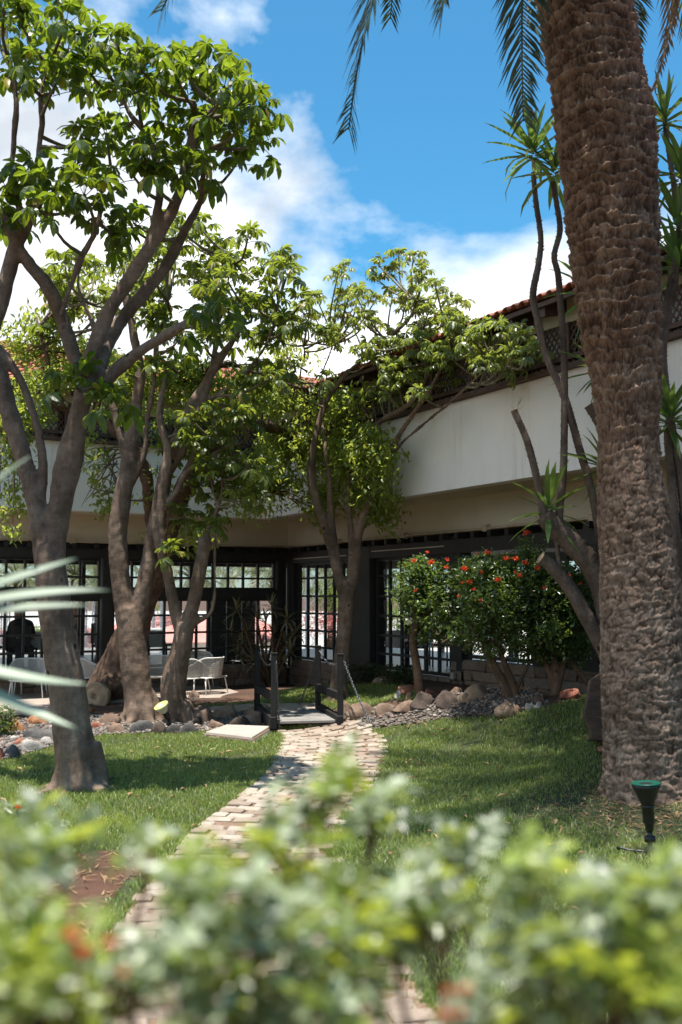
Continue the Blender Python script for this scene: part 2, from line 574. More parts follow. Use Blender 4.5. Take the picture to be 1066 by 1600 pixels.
def paver_mesh(i, L, W, Hh=0.05):
    r = random.Random(100 + i)
    c = 0.012
    ring0 = []; ring1 = []
    corners = [(-L / 2, -W / 2), (L / 2, -W / 2), (L / 2, W / 2), (-L / 2, W / 2)]
    pts = []
    for k in range(4):
        a, b = corners[k], corners[(k + 1) % 4]
        for t_ in (0.06, 0.5, 0.94):
            pts.append((a[0] + (b[0] - a[0]) * t_ + r.uniform(-.005, .005), a[1] + (b[1] - a[1]) * t_ + r.uniform(-.005, .005)))
    n = len(pts)
    v = [(x, y, -Hh) for x, y in pts] + [(x, y, -0.008 + r.uniform(-.003, .002)) for x, y in pts] + [(x * (1 - 2 * c / L), y * (1 - 2 * c / W), r.uniform(-.002, .003)) for x, y in pts] + [(0, 0, 0.002)]
    f = []
    for k in range(n):
        j = (k + 1) % n
        f += [(k, j, n + j, n + k), (n + k, n + j, 2 * n + j, 2 * n + k), (2 * n + k, 2 * n + j, 3 * n)]
    return new_mesh('paver', v, f, M['paver'], False)
pav_L, pav_W = 0.225, 0.125
variants = [paver_mesh(i, l, pav_W) for i, l in enumerate((0.215, 0.215, 0.22, 0.205, 0.215))]
halves = [paver_mesh(10 + i, 0.125, pav_W) for i in range(3)]
seglen = np.concatenate([[0], np.cumsum(np.linalg.norm(np.diff(cl, axis=0), axis=1))])
pavers = []
s_ = 0.02; row = 0
while s_ < seglen[-1] - 0.05:
    k = int(np.searchsorted(seglen, s_)); k = min(k, len(cl) - 1)
    w = cw[k]; c = cl[k]; n = nm[k]; ang = math.atan2(n[1], n[0])
    nb = w / (pav_L + 0.007)
    off = -w / 2 + (0 if row % 2 else (pav_L / 2 - pav_L))
    x = -w / 2 - (0.0 if row % 2 else pav_L * 0.5) + random.uniform(-.03, .03)
    while x < w / 2 - 0.05:
        half = False
        xc = x + pav_L / 2; L = pav_L
        if x < -w / 2 - 0.06:
            half = True; xc = x + pav_L * 0.75
        elif x + pav_L > w / 2 + 0.10:
            half = True; xc = x + pav_L * 0.28
        pavers.append((c[0] + n[0] * xc, c[1] + n[1] * xc, ang, half))
        x += pav_L + 0.007 + random.uniform(0, 0.005)
    s_ += pav_W + 0.009 + random.uniform(0, 0.004); row += 1
pavers = [p for p in pavers if random.random() > 0.012]
def paver_mat4(p):
    x, y, a, half = p
    e = 0.05
    gz = th(x, y)
    nrm = Vector((-(th(x + e, y) - th(x - e, y)) / (2 * e), -(th(x, y + e) - th(x, y - e)) / (2 * e), 1)).normalized()
    q = Vector((0, 0, 1)).rotation_difference(nrm)
    q = q @ Quaternion((0, 0, 1), a + random.gauss(0, 0.03)) @ Quaternion((1, 0, 0), random.gauss(0, 0.012)) @ Quaternion((0, 1, 0), random.gauss(0, 0.012))
    sx = random.uniform(0.94, 1.0); sy = random.uniform(0.93, 1.0)
    return Matrix.Translation((x + random.gauss(0, .002), y + random.gauss(0, .002), gz + 0.022 + random.gauss(0, 0.006))) @ q.to_matrix().to_4x4() @ Matrix.Diagonal((sx, sy, 1, 1))
pavers.sort(key=lambda p: abs(p[1] - 10.0))
rest_v, rest_f = [], []
for i, p in enumerate(pavers):
    me = random.choice(halves if p[3] else variants)
    mw = paver_mat4(p)
    if i < 290:
        link_mesh('paver', me, path, mw)
    else:
        n = len(rest_v)
        rest_v += [tuple(mw @ v.co) for v in me.vertices]
        rest_f += [tuple(n + j for j in f.vertices) for f in me.polygons]
if rest_f:
    o = link_mesh('pavers_beyond', new_mesh('pavers_beyond', rest_v, rest_f, M['paver']), path); tag(o, kind='stuff')

# ---- beds, stream of gravel, terrace
def gpoly(px): return np.array([(lambda g: (g.x, g.y))(G(u, v)) for u, v in px])
gravel_r = gpoly([(540, 1118), (566, 1140), (600, 1137), (690, 1124), (740, 1118), (800, 1116), (830, 1104), (845, 1092), (840, 1078), (800, 1076), (760, 1080), (720, 1084), (690, 1093), (640, 1102), (590, 1108), (545, 1108)])
gravel_l = gpoly([(432, 1132), (380, 1140), (330, 1144), (260, 1146), (160, 1150), (90, 1165), (20, 1187), (-80, 1200), (-220, 1235),
                  (-220, 1170), (-80, 1150), (10, 1128), (90, 1122), (170, 1120), (300, 1118), (400, 1110)])
soil_r = gpoly([(545, 1108), (600, 1109), (700, 1096), (760, 1080), (900, 1064), (1100, 1060), (1100, 1040), (900, 1042), (760, 1048), (640, 1056), (560, 1064), (470, 1070), (470, 1078), (560, 1076), (640, 1074), (655, 1086)])
patio_p = gpoly([(-260, 1128), (112, 1113), (150, 1100), (240, 1094), (310, 1092), (365, 1088), (395, 1084), (330, 1070), (120, 1070), (-260, 1078)])
soil_f = gpoly([(-300, 1700), (120, 1700), (140, 1500), (150, 1430), (190, 1385), (250, 1345), (150, 1330), (60, 1350), (-300, 1450)])
o = sheet('gravel_bed', [gravel_r, gravel_l], M['grit'], 0.010, 0.06); tag(o, kind='structure')
o = sheet('planting_bed', [soil_f], M['soil'], 0.007, 0.07); tag(o, kind='structure')
# terrace slab
b = MB()
zt = 0.035
top = [(x, y, zt) for x, y in patio_p]
n = len(top)
b.add(top + [(x, y, -0.12) for x, y, z in top], [tuple(range(n))] + [(i, n + i, n + (i + 1) % n, (i + 1) % n) for i in range(n)])
o = b.build('terrace', M['patio']); tag(o, kind='structure')
bm = bmesh.new(); bm.from_mesh(o.data); bmesh.ops.recalc_face_normals(bm, faces=bm.faces); bm.to_mesh(o.data); bm.free()
back_path = gpoly([(398, 1110), (300, 1117), (205, 1126), (100, 1128), (100, 1120), (205, 1116), (300, 1106), (400, 1100), (500, 1100), (500, 1108)])
o = sheet('stepping_path', [back_path], M['patio'], 0.014, 0.05); tag(o, kind='structure')
no_grass = [path_poly, gravel_r, gravel_l, patio_p, soil_f, back_path]

# pebbles in the stream bed
ico = bmesh.new(); bmesh.ops.create_icosphere(ico, subdivisions=1, radius=1.0)
ico_v = np.array([v.co[:] for v in ico.verts]); ico_f = np.array([[v.index for v in f.verts] for f in ico.faces]); ico.free()
def scatter_poly(polys, n):
    out = []
    allp = np.concatenate(polys); x0, y0 = allp.min(0); x1, y1 = allp.max(0)
    while len(out) < n:
        x = rng.uniform(x0, x1, 4000); y = rng.uniform(y0, y1, 4000)
        m = np.zeros(4000, bool)
        for p in polys: m |= in_poly(x, y, p)
        out += list(zip(x[m], y[m]))
    return np.array(out[:n])
pp = scatter_poly([gravel_r, gravel_l], 11000)
k = len(pp)
sz = rng.uniform(0.009, 0.03, k) * np.where(rng.random(k) < 0.08, 1.7, 1)
ax = np.stack([sz * rng.uniform(0.8, 1.3, k), sz * rng.uniform(0.7, 1.0, k), sz * rng.uniform(0.45, 0.75, k)], 1)
an = rng.uniform(0, 6.28, k)
vb = ico_v[None] * ax[:, None, :] * rng.uniform(0.85, 1.15, (k, len(ico_v), 1))
ca, sa = np.cos(an)[:, None], np.sin(an)[:, None]
vx = vb[..., 0] * ca - vb[..., 1] * sa + pp[:, :1]; vy = vb[..., 0] * sa + vb[..., 1] * ca + pp[:, 1:]
vz = vb[..., 2] + (terrain(pp[:, 0], pp[:, 1]) + 0.014 + sz * 0.35)[:, None]
vv = np.stack([vx, vy, vz], -1).reshape(-1, 3)
tri = (ico_f[None] + (np.arange(k) * len(ico_v))[:, None, None]).reshape(-1, 3)
def pebble_material():
    t = NT('pebble')
    g = t.new('ShaderNodeNewGeometry')
    c = t.ramp(g.outputs['Random Per Island'], [(0.0, (0.07, 0.06, 0.052)), (0.4, (0.15, 0.125, 0.105)), (0.7, (0.24, 0.205, 0.175)), (0.92, (0.24, 0.14, 0.095)), (1.0, (0.48, 0.45, 0.41))])
    c = t.mix(0.4, c, t.ramp(t.noise(g.outputs['Position'], 80, 4), [(0.3, 0.5), (0.7, 1.0)]), 'MULTIPLY')
    t.color(c); t.rough(0.8); return t.m
o = link_mesh('pebbles', fast_mesh('pebbles', vv, tri, pebble_material(), True))
tag(o, 'loose grey and white pebbles filling the dry stream bed', 'gravel', kind='stuff')

# ---- lawn sheet and grass blades
lawn_poly = gpoly([(-420, 1500), (-420, 1215), (-200, 1212), (20, 1187), (90, 1166), (160, 1150), (260, 1146), (330, 1144), (432, 1134), (548, 1132), (575, 1141), (690, 1125), (800, 1117), (850, 1105), (905, 1093), (1010, 1086), (1200, 1080), (1500, 1200), (1700, 1700), (300, 1700), (-420, 1700)])
lawn_back = gpoly([(-100, 1130), (60, 1128), (200, 1119), (300, 1104), (400, 1098), (420, 1086), (460, 1074), (640, 1073), (660, 1087), (640, 1098), (560, 1106), (500, 1108), (400, 1110), (300, 1122), (120, 1132), (-100, 1150)])
lawn = sheet('lawn', [lawn_poly, lawn_back], M['thatch'], 0.004, 0.07, holes=[path_poly, gravel_r, gravel_l, soil_f]); tag(lawn, kind='structure')

def grass_material():
    t = NT('grass')
    g = t.new('ShaderNodeNewGeometry')
    big = t.noise(g.outputs['Position'], 0.9, 4, 0.6)
    r = g.outputs['Random Per Island']
    c = t.ramp(r, [(0.0, (0.09, 0.165, 0.03)), (0.5, (0.19, 0.27, 0.06)), (0.82, (0.28, 0.34, 0.105)), (0.93, (0.33, 0.30, 0.15)), (1.0, (0.42, 0.37, 0.23))])
    c = t.mix(t.math('MULTIPLY', big, 0.45), c, (0.23, 0.255, 0.085))
    t.color(c); t.rough(0.42); t.b.inputs['Specular IOR Level'].default_value = 0.6
    tr = t.new('ShaderNodeBsdfTranslucent')
    t.link(t.mix(1.0, c, (1.7, 1.7, 0.8), 'MULTIPLY'), tr.inputs['Color'])
    ms = t.new('ShaderNodeMixShader'); ms.inputs[0].default_value = 0.35
    t.link(t.b.outputs[0], ms.inputs[1]); t.link(tr.outputs[0], ms.inputs[2])
    t.link(ms.outputs[0], t.out.inputs['Surface'])
    return t.m
M['grass'] = grass_material()
def blades(x, y, hmin, hmax, wmin, wmax, lean=0.7):
    n = len(x)
    z = terrain(x, y) + 0.002
    a = rng.uniform(0, 2 * np.pi, n); h_ = rng.uniform(hmin, hmax, n); w = rng.uniform(wmin, wmax, n)
    ln = rng.uniform(0.15, lean, n) * h_
    la = rng.uniform(0, 2 * np.pi, n)
    dx, dy = np.cos(a) * w / 2, np.sin(a) * w / 2
    lx, ly = np.cos(la) * ln, np.sin(la) * ln
    b0 = np.stack([x - dx, y - dy, z], 1); b1 = np.stack([x + dx, y + dy, z], 1)
    m0 = np.stack([x - dx * .85 + lx * .35, y - dy * .85 + ly * .35, z + h_ * .6], 1); m1 = np.stack([x + dx * .85 + lx * .35, y + dy * .85 + ly * .35, z + h_ * .6], 1)
    tp = np.stack([x + lx * 1.25, y + ly * 1.25, z + h_ * .92], 1)
    V = np.stack([b0, b1, m0, m1, tp], 1).reshape(-1, 3)
    i = (np.arange(n) * 5)[:, None]
    T = np.concatenate([i + [0, 1, 3], i + [0, 3, 2], i + [2, 3, 4]])
    return V, T
def lawn_points(n, poly, keep=1.0, extra=None, margin=None):
    x0, y0 = poly.min(0); x1, y1 = poly.max(0)
    X = rng.uniform(x0, x1, n); Y = rng.uniform(y0, y1, n)
    m = in_poly(X, Y, poly)
    # only what the lens could plausibly see, with room for a step aside
    m &= (np.abs(X) < 1.2 + 0.46 * Y) & (Y > 3.6) & (Y < 18)
    for q in no_grass: m &= ~in_poly(X, Y, q)
    return X[m], Y[m]
def patch(x, y, s, seed):
    """0..1 clumpy field"""
    return 0.5 + 0.25 * (np.sin(x * s + seed) * np.cos(y * s * 1.13 + 2 * seed) + np.sin(x * s * 2.3 - y * s * 1.7 + seed * 3) )
gxs, gys = lawn_points(900000, lawn_poly)
keep = rng.random(len(gxs)) < np.clip(-0.05 + 1.25 * patch(gxs, gys, 2.2, 1.3) + 0.5 * patch(gxs, gys, 7.1, 0.3), 0.12, 1) * np.clip(14.0 / (gys + 3), 0.55, 1.0)
# thinner, drier round the palm foot
palm_g = G(1012, 1262)
dp = np.hypot(gxs - palm_g.x, gys - palm_g.y)
keep &= rng.random(len(gxs)) < np.clip((dp - 0.45) / 1.2, 0.06, 1.0)
gxs, gys = gxs[keep], gys[keep]
if len(gxs) > 330000:
    sel = rng.choice(len(gxs), 330000, replace=False); gxs, gys = gxs[sel], gys[sel]
V1, T1 = blades(gxs, gys, 0.02, 0.055, 0.004, 0.0085)
bx_, by_ = lawn_points(90000, lawn_back)
V2, T2 = blades(bx_, by_, 0.03, 0.07, 0.007, 0.013)
# tufts that grow through the path joints and hang over its edge
k = rng.integers(0, len(cl), 5200)
side = np.where(rng.random(5200) < 0.72, np.sign(rng.random(5200) - 0.5) * (0.5 + rng.normal(0, 0.02, 5200)), rng.uniform(-0.5, 0.5, 5200))
tx = cl[k, 0] + nm[k, 0] * side * cw[k]; ty = cl[k, 1] + nm[k, 1] * side * cw[k]
mm = (np.abs(side) > 0.44) | (patch(tx, ty, 5.0, 0.7) > 0.66)
V3, T3 = blades(tx[mm], ty[mm], 0.025, 0.05, 0.004, 0.008)
V = np.concatenate([V1, V2, V3]); T = np.concatenate([T1, T2 + len(V1), T3 + len(V1) + len(V2)])
o = link_mesh('grass', fast_mesh('grass', V, T, M['grass'])); tag(o, 'short green lawn grass with dry blades on both sides of the path', 'grass', kind='stuff')
# ================================================================== the two wings of the building
def plaster_material():
    t = NT('white_plaster')
    v = t.coord('Object')
    a = t.noise(v, 0.9, 5, 0.6); s = t.noise(t.coord('Object', (1.0, 1.0, 0.16)), 1.6, 7, 0.7, 0.3); f = t.noise(v, 55, 4, 0.6)
    c = t.ramp(a, [(0.3, (0.78, 0.755, 0.71)), (0.7, (0.86, 0.845, 0.815))])
    c = t.mix(0.4, c, t.ramp(s, [(0.25, (0.74, 0.66, 0.58)), (0.48, (1, 1, 1))]), 'MULTIPLY')
    run = t.noise(t.coord('Object', (1, 1, 0.05)), 7.0, 5, 0.7)      # rain streaks
    c = t.mix(0.55, c, t.ramp(t.math('ADD', t.math('MULTIPLY', run, 0.7), t.math('MULTIPLY', s, 0.4)), [(0.36, (0.68, 0.61, 0.53)), (0.47, (1, 1, 1))]), 'MULTIPLY')
    t.color(c); t.rough(0.85); t.bump(t.math('ADD', f, t.math('MULTIPLY', a, 2.0)), 0.25, 0.012)
    return t.m
M['plaster'] = plaster_material()
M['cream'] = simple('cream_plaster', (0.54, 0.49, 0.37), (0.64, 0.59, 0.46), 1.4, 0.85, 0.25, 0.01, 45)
M['black_wood'] = simple('black_wood', (0.010, 0.009, 0.008), (0.022, 0.020, 0.018), 9, 0.5, 0.25, 0.004, 60, stretch=(1, 1, 0.3))
M['brown_wood'] = simple('brown_wood', (0.06, 0.034, 0.026), (0.11, 0.066, 0.05), 7, 0.7, 0.3, 0.005, 60)
M['pipe'] = simple('painted_pipe', (0.42, 0.34, 0.24), (0.52, 0.44, 0.32), 5, 0.6, 0.1)
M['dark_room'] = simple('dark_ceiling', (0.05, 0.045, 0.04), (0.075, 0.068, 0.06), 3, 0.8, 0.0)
M['floor_tile'] = simple('interior_floor', (0.22, 0.20, 0.18), (0.30, 0.28, 0.25), 2, 0.35, 0.05)
def tile_material():
    t = NT('clay_tile')
    oi = t.new('ShaderNodeObjectInfo'); g = t.new('ShaderNodeNewGeometry')
    r = t.math('FRACT', t.math('ADD', oi.outputs['Random'], g.outputs['Random Per Island']))
    c = t.ramp(r, [(0.0, (0.33, 0.10, 0.055)), (0.5, (0.45, 0.15, 0.085)), (1.0, (0.42, 0.20, 0.13))])
    c = t.mix(0.55, c, t.ramp(t.noise(g.outputs['Position'], 9, 6, 0.65), [(0.3, 0.4), (0.6, 1.0)]), 'MULTIPLY')
    t.color(c); t.rough(0.9); t.bump(t.noise(g.outputs['Position'], 60, 4), 0.4, 0.01)
    return t.m
M['tile'] = tile_material()
def glass_material():
    t = NT('window_glass')
    tr = t.new('ShaderNodeBsdfTransparent'); tr.inputs[0].default_value = (0.90, 0.93, 0.92, 1)
    gl = t.new('ShaderNodeBsdfGlossy'); gl.inputs['Roughness'].default_value = 0.02
    fr = t.new('ShaderNodeFresnel'); fr.inputs['IOR'].default_value = 1.45
    ms = t.new('ShaderNodeMixShader')
    t.link(fr.outputs[0], ms.inputs[0]); t.link(tr.outputs[0], ms.inputs[1]); t.link(gl.outputs[0], ms.inputs[2])
    t.link(ms.outputs[0], t.out.inputs['Surface'])
    return t.m
M['glass'] = glass_material()
M['painted_sky_glass'] = simple('gallery_glass_painted_sky', (0.62, 0.69, 0.75), (0.78, 0.82, 0.85), 1.5, 0.10, 0.0, spec=0.9)  # pale blue base colour stands in for sky reflected in the panes
def stone_material():
    t = NT('wall_stone')
    oi = t.new('ShaderNodeObjectInfo'); g = t.new('ShaderNodeNewGeometry')
    c = t.ramp(oi.outputs['Random'], [(0.0, (0.16, 0.115, 0.085)), (0.5, (0.25, 0.18, 0.13)), (1.0, (0.20, 0.165, 0.135))])
    n = t.noise(g.outputs['Position'], 14, 6, 0.65)
    c = t.mix(0.6, c, t.ramp(n, [(0.3, 0.4), (0.68, 1.0)]), 'MULTIPLY')
    t.color(c); t.rough(0.9); t.bump(t.noise(g.outputs['Position'], 40, 5), 0.6, 0.02)
    return t.m
M['wall_stone'] = stone_material()

bld = empty('courtyard_building', (CX, CY, 0))
tag(bld, 'white two-storey building with dark timber windows and clay tiled roof around the garden corner', 'building')
LEN_R, LEN_L, OV = 16.0, 11.0, 1.1
DEPTH = 6.2
Z_G, Z_S, Z_W, Z_L, Z_T, Z_E = 2.86, 3.37, 4.62, 5.22, 5.56, 5.43
# upper white walls (jutting out over the ground floor)
MB().box(OV, LEN_R, OV - 0.22, OV, Z_S, Z_W, FR).build('upper_wall', M['plaster'], bld)
MB().box(OV - 0.215, LEN_L, OV - 0.22, OV + 0.002, Z_S + 0.002, Z_W + 0.002, FL).build('upper_wall', M['plaster'], bld)
# corner pier in the angle
b = MB(); b.box(OV - 0.02, OV + 0.55, OV - 0.1, OV + 0.10, Z_S + 0.14, Z_W + 0.06, FL); b.build('corner_pier', M['plaster'], bld, bevel=0.01)
# soffits and the cream wall above the windows
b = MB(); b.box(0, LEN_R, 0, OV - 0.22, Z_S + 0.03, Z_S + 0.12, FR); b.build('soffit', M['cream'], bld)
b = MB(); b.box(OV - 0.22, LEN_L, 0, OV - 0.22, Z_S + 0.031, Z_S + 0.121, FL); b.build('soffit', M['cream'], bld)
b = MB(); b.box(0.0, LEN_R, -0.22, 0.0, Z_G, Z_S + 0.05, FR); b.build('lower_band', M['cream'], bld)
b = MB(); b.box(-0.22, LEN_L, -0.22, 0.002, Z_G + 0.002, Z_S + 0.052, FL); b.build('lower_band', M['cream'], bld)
# pipe run along the band
for fr, Ln in ((FR, LEN_R), (FL, LEN_L)):
    b = MB(); pts = []
    for k in range(int(Ln / 0.7) + 1):
        pts.append(fr(0.1 + k * 0.7, 0.05, Z_G + 0.015 + random.uniform(-.008, .008)))
    b.tube(pts, 0.022, 6); b.build('pipe', M['pipe'], bld, True)
    for k in range(1, int(Ln / 2.3)):
        b = MB(); b.box(k * 2.3 - .05, k * 2.3 + .05, 0.0, 0.085, Z_G - 0.03, Z_G + 0.075, fr); b.build('pipe_bracket', M['pipe'], bld)
# upper storey: sill rail, lattice, cream band, posts
for fr, Ln, nm_ in ((FR, LEN_R, 'r'), (FL, LEN_L, 'l')):
    e = 0.0 if fr is FR else 0.003
    b = MB(); b.box(OV, Ln, OV - 0.16, OV + 0.09, Z_W + 0.006 + e, Z_W + 0.066 + e, fr); b.build('sill_rail', M['brown_wood'], bld)
    b = MB(); b.box(OV, Ln, OV - 0.05, OV + 0.03, Z_W + 0.13 + e, Z_W + 0.19 + e, fr); b.build('sill_rail', M['brown_wood'], bld)
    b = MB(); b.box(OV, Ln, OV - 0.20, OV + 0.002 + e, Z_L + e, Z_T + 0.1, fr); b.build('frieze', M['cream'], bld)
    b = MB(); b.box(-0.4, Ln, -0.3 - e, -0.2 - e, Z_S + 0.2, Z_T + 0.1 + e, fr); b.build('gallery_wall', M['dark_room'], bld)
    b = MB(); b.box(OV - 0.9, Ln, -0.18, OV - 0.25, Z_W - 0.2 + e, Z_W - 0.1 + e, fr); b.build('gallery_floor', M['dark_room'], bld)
    s = OV + 0.02; pitch = 0.98; side = 0
    while s < Ln - 0.1:
        if s > 10.8 and fr is FL: break
        b = MB(); b.box(s - 0.035, s + 0.035, OV - 0.045, OV + 0.022, Z_W + 0.19 + e, Z_L + e - 0.002, fr); b.build('lattice_post', M['brown_wood'], bld)
        # pale gallery window behind, its sky reflection put into the colour
        if side % 4 != 1:
            b = MB(); b.box(s + 0.12, s + 0.88, OV - 0.16 - e, OV - 0.13 - e, Z_W + 0.07, Z_L + 0.12, fr)
            w = b.build('gallery_window', M['painted_sky_glass'], bld)
        # lattice panel: two layers of crossed slats, joined as they are too fine to pick apart
        b = MB()
        x0, x1, z0, z1 = s + 0.036, s + pitch - 0.036, Z_W + 0.192 + e, Z_L + e - 0.003
        hgt = z1 - z0; gap = 0.088
        for layer, dirn in ((0, 1), (1, -1)):
            k = -hgt
            while k < (x1 - x0):
                # slat from bottom to top at 60 degrees
                ax_, az_ = k, 0.0; bx2, bz2 = k + hgt * 0.75, hgt
                if ax_ < 0: az_ = -ax_ / 0.75; ax_ = 0
                if bx2 > (x1 - x0): bz2 = hgt - (bx2 - (x1 - x0)) / 0.75; bx2 = x1 - x0
                if bz2 - az_ > 0.03:
                    if dirn < 0: ax_, bx2 = (x1 - x0) - ax_, (x1 - x0) - bx2
                    oo = OV - 0.012 - layer * 0.009
                    b.obox(fr(x0 + ax_, oo, z0 + az_), fr(x0 + bx2, oo, z0 + bz2), 0.024, 0.008, up=Vector(fr(0, 1, 0)) - Vector(fr(0, 0, 0)))
                k += gap
        o = b.build('lattice_panel', M['brown_wood'], bld); tag(o, kind='stuff')
        # little balusters in the slot under the panel
        b = MB(); k = s + 0.05
        while k < s + pitch - 0.05:
            b.box(k, k + 0.045, OV - 0.03, OV - 0.01, Z_W + 0.067 + e, Z_W + 0.129 + e, fr); k += 0.11
        o = b.build('slot_bars', M['brown_wood'], bld); tag(o, kind='stuff')
        s += pitch; side += 1
# roofs
EO = OV + 0.42; PITCH = math.tan(math.radians(21))
def ze(fr): return Z_E if fr is FR else Z_E + 0.13
def roof_strip(fr, Ln, s0):
    """corrugated tiled slope; s0(o) gives where it starts along the wing"""
    b = MB(); ncol = int((Ln + 3.2) / 0.168); rows = 16; rl = 0.30
    for r in range(rows):
        o0 = EO - r * rl; o1 = o0 - rl - 0.04
        z0 = ze(fr) + r * rl * PITCH + 0.02; z1 = z0 + (rl + 0.04) * PITCH - 0.03
        for c in range(ncol):
            x = -3.2 + c * 0.168
            if x < o0 + 0.1: continue
            seg = 5; base = len(b.v)
            for (oo, zz, rr) in ((o0, z0 + random.uniform(-.006, .006), 0.068), (o1, z1, 0.058)):
                for k in range(seg):
                    a = math.pi * k / (seg - 1)
                    b.v.append(fr(x + rr * math.cos(a), oo, zz + rr * 0.8 * math.sin(a)))
            for k in range(seg - 1):
                b.f.append((base + k, base + k + 1, base + seg + k + 1, base + seg + k))
    return b
ro = MB()
roof = None
for fr, Ln in ((FR, LEN_R), (FL, LEN_L)):
    e = 0.0 if fr is FR else 0.004
    b = MB()
    o1 = EO - 16 * 0.30 - 0.05; zr = ze(fr) + (EO - o1) * PITCH
    # underlay deck: thin slab following the slope, mitred in the angle
    pts = [fr(EO - 0.02, EO - 0.02, ze(fr) + e), fr(Ln, EO - 0.02, ze(fr) + e), fr(Ln, o1, zr + e), fr(o1, o1, zr + e)]
    pts += [(p[0], p[1], p[2] - 0.06) for p in pts]
    b.add(pts, [(0, 1, 2, 3), (7, 6, 5, 4), (0, 4, 5, 1), (1, 5, 6, 2), (2, 6, 7, 3), (3, 7, 4, 0)])
    roof = b.build('roof', M['brown_wood'], bld)
    bm = bmesh.new(); bm.from_mesh(roof.data); bmesh.ops.recalc_face_normals(bm, faces=bm.faces); bm.to_mesh(roof.data); bm.free()
    o = roof_strip(fr, Ln, None).build('tile_courses', M['tile'], roof, True); tag(o, kind='stuff')
    m = o.modifiers.new('thick', 'SOLIDIFY'); m.thickness = 0.014
    # far slope so that the roof is a real gable
    b = MB(); pts = [fr(o1, o1 - 0.01, zr + e), fr(Ln, o1 - 0.01, zr + e), fr(Ln, o1 - 4.0, zr - 1.5), fr(o1 - 4, o1 - 4.0, zr - 1.5)]
    pts += [(p[0], p[1], p[2] - 0.06) for p in pts]
    b.add(pts, [(0, 1, 2, 3), (7, 6, 5, 4), (0, 4, 5, 1), (1, 5, 6, 2), (2, 6, 7, 3), (3, 7, 4, 0)])
    b.build('roof_back', M['tile'], bld)
    # rafters under the eave
    s = EO + 0.3
    while s < Ln:
        b = MB(); b.add([fr(s - .05, OV - 0.1, ze(fr) - 0.07), fr(s + .05, OV - 0.1, ze(fr) - 0.07), fr(s + .05, EO - 0.06, ze(fr) - 0.175), fr(s - .05, EO - 0.06, ze(fr) - 0.175),
                         fr(s - .05, OV - 0.1, ze(fr) + 0.12), fr(s + .05, OV - 0.1, ze(fr) + 0.12), fr(s + .05, EO - 0.06, ze(fr) - 0.045), fr(s - .05, EO - 0.06, ze(fr) - 0.045)],
                        [(3, 2, 1, 0), (4, 5, 6, 7), (0, 1, 5, 4), (1, 2, 6, 5), (2, 3, 7, 6), (3, 0, 4, 7)])
        b.build('rafter', M['brown_wood'], bld); s += 0.62
    b = MB(); b.box(EO, Ln, EO - 0.075, EO - 0.035, ze(fr) - 0.055 + e, ze(fr) - 0.005 + e, fr); b.build('fascia', M['brown_wood'], bld)
# the row of eave tiles over the right wing shows singly: each is a tile
def eave_tile():
    b = MB(); seg = 7
    for (oo, zz, rr) in ((0.0, 0.0, 0.068), (-0.36, 0.36 * PITCH, 0.058)):
        for rad in (rr, rr - 0.016):
            for k in range(seg):
                a = math.pi * k / (seg - 1)
                b.v.append((rad * math.cos(a), oo, zz + rad * 0.85 * math.sin(a)))
    for k in range(seg - 1):
        b.f += [(k, k + 1, 2 * seg + k + 1, 2 * seg + k), (seg + k + 1, seg + k, 3 * seg + k, 3 * seg + k + 1), (k + 1, k, seg + k, seg + k + 1)]
    b.f += [(0, 2 * seg, 3 * seg, seg), (seg - 1, 2 * seg - 1, 4 * seg - 1, 3 * seg - 1)]
    return b.mesh('eave_tile', M['tile'], True)
et = eave_tile()
x_ax = Vector(DR); o_ax = Vector(DL)
for c in range(int((LEN_R - 2.0) / 0.168)):
    s = 1.9 + c * 0.168
    p = Vector(FR(s, EO + 0.045 + random.uniform(-.008, .008), Z_E + 0.022 + random.uniform(-.006, .006)))
    mw = Matrix(((x_ax.x, o_ax.x, 0, p.x), (x_ax.y, o_ax.y, 0, p.y), (0, 0, 1, p.z), (0, 0, 0, 1)))
    link_mesh('eave_tile', et, bld, mw)

# ---- ground floor: posts, beams, gridded windows
def post(fr, a0, a1, z0, z1, o0=-0.2, o1=0.02):
    b = MB(); b.box(a0, a1, o0, o1, z0, z1, fr); return b.build('post', M['black_wood'], bld, bevel=0.008)
def window_bay(fr, a0, a1, zs, ncol, oo=-0.10, missing=()):
    """a gridded window: frame part with a mullion object per bar and one pane per light"""
    wd = 0.05
    z0, z1 = zs[-1], zs[0]
    b = MB()
    b.box(a0, a0 + wd, oo - .04, oo + .04, z0, z1, fr); b.box(a1 - wd, a1, oo - .04, oo + .04, z0, z1, fr)
    b.box(a0 + wd, a1 - wd, oo - .04, oo + .04, z1 - wd, z1, fr); b.box(a0 + wd, a1 - wd, oo - .04, oo + .04, z0, z0 + wd, fr)
    w = b.build('window', M['black_wood'], bld)
    cw_ = (a1 - a0 - 2 * wd) / ncol
    for c in range(1, ncol):
        x = a0 + wd + c * cw_
        b = MB(); b.box(x - .023, x + .023, oo - .026, oo + .026, z0 + wd, z1 - wd, fr); b.build('mullion', M['black_wood'], w)
    for z in zs[1:-1]:
        b = MB(); b.box(a0 + wd, a1 - wd, oo - .022, oo + .030, z - .021, z + .021, fr); b.build('glazing_bar', M['black_wood'], w)
    for c in range(ncol):
        for r in range(len(zs) - 1):
            if (c, r) in missing: continue
            xa, xb = a0 + wd + c * cw_ + .017, a0 + wd + (c + 1) * cw_ - .017
            zb, za = (zs[r + 1] + (wd if r + 1 == len(zs) - 1 else .016)), (zs[r] - (wd if r == 0 else .016))
            b = MB(); b.add([fr(xa, oo, zb), fr(xb, oo, zb), fr(xb, oo, za), fr(xa, oo, za)], [(0, 1, 2, 3)])
            b.build('pane', M['glass'], w)
    return w
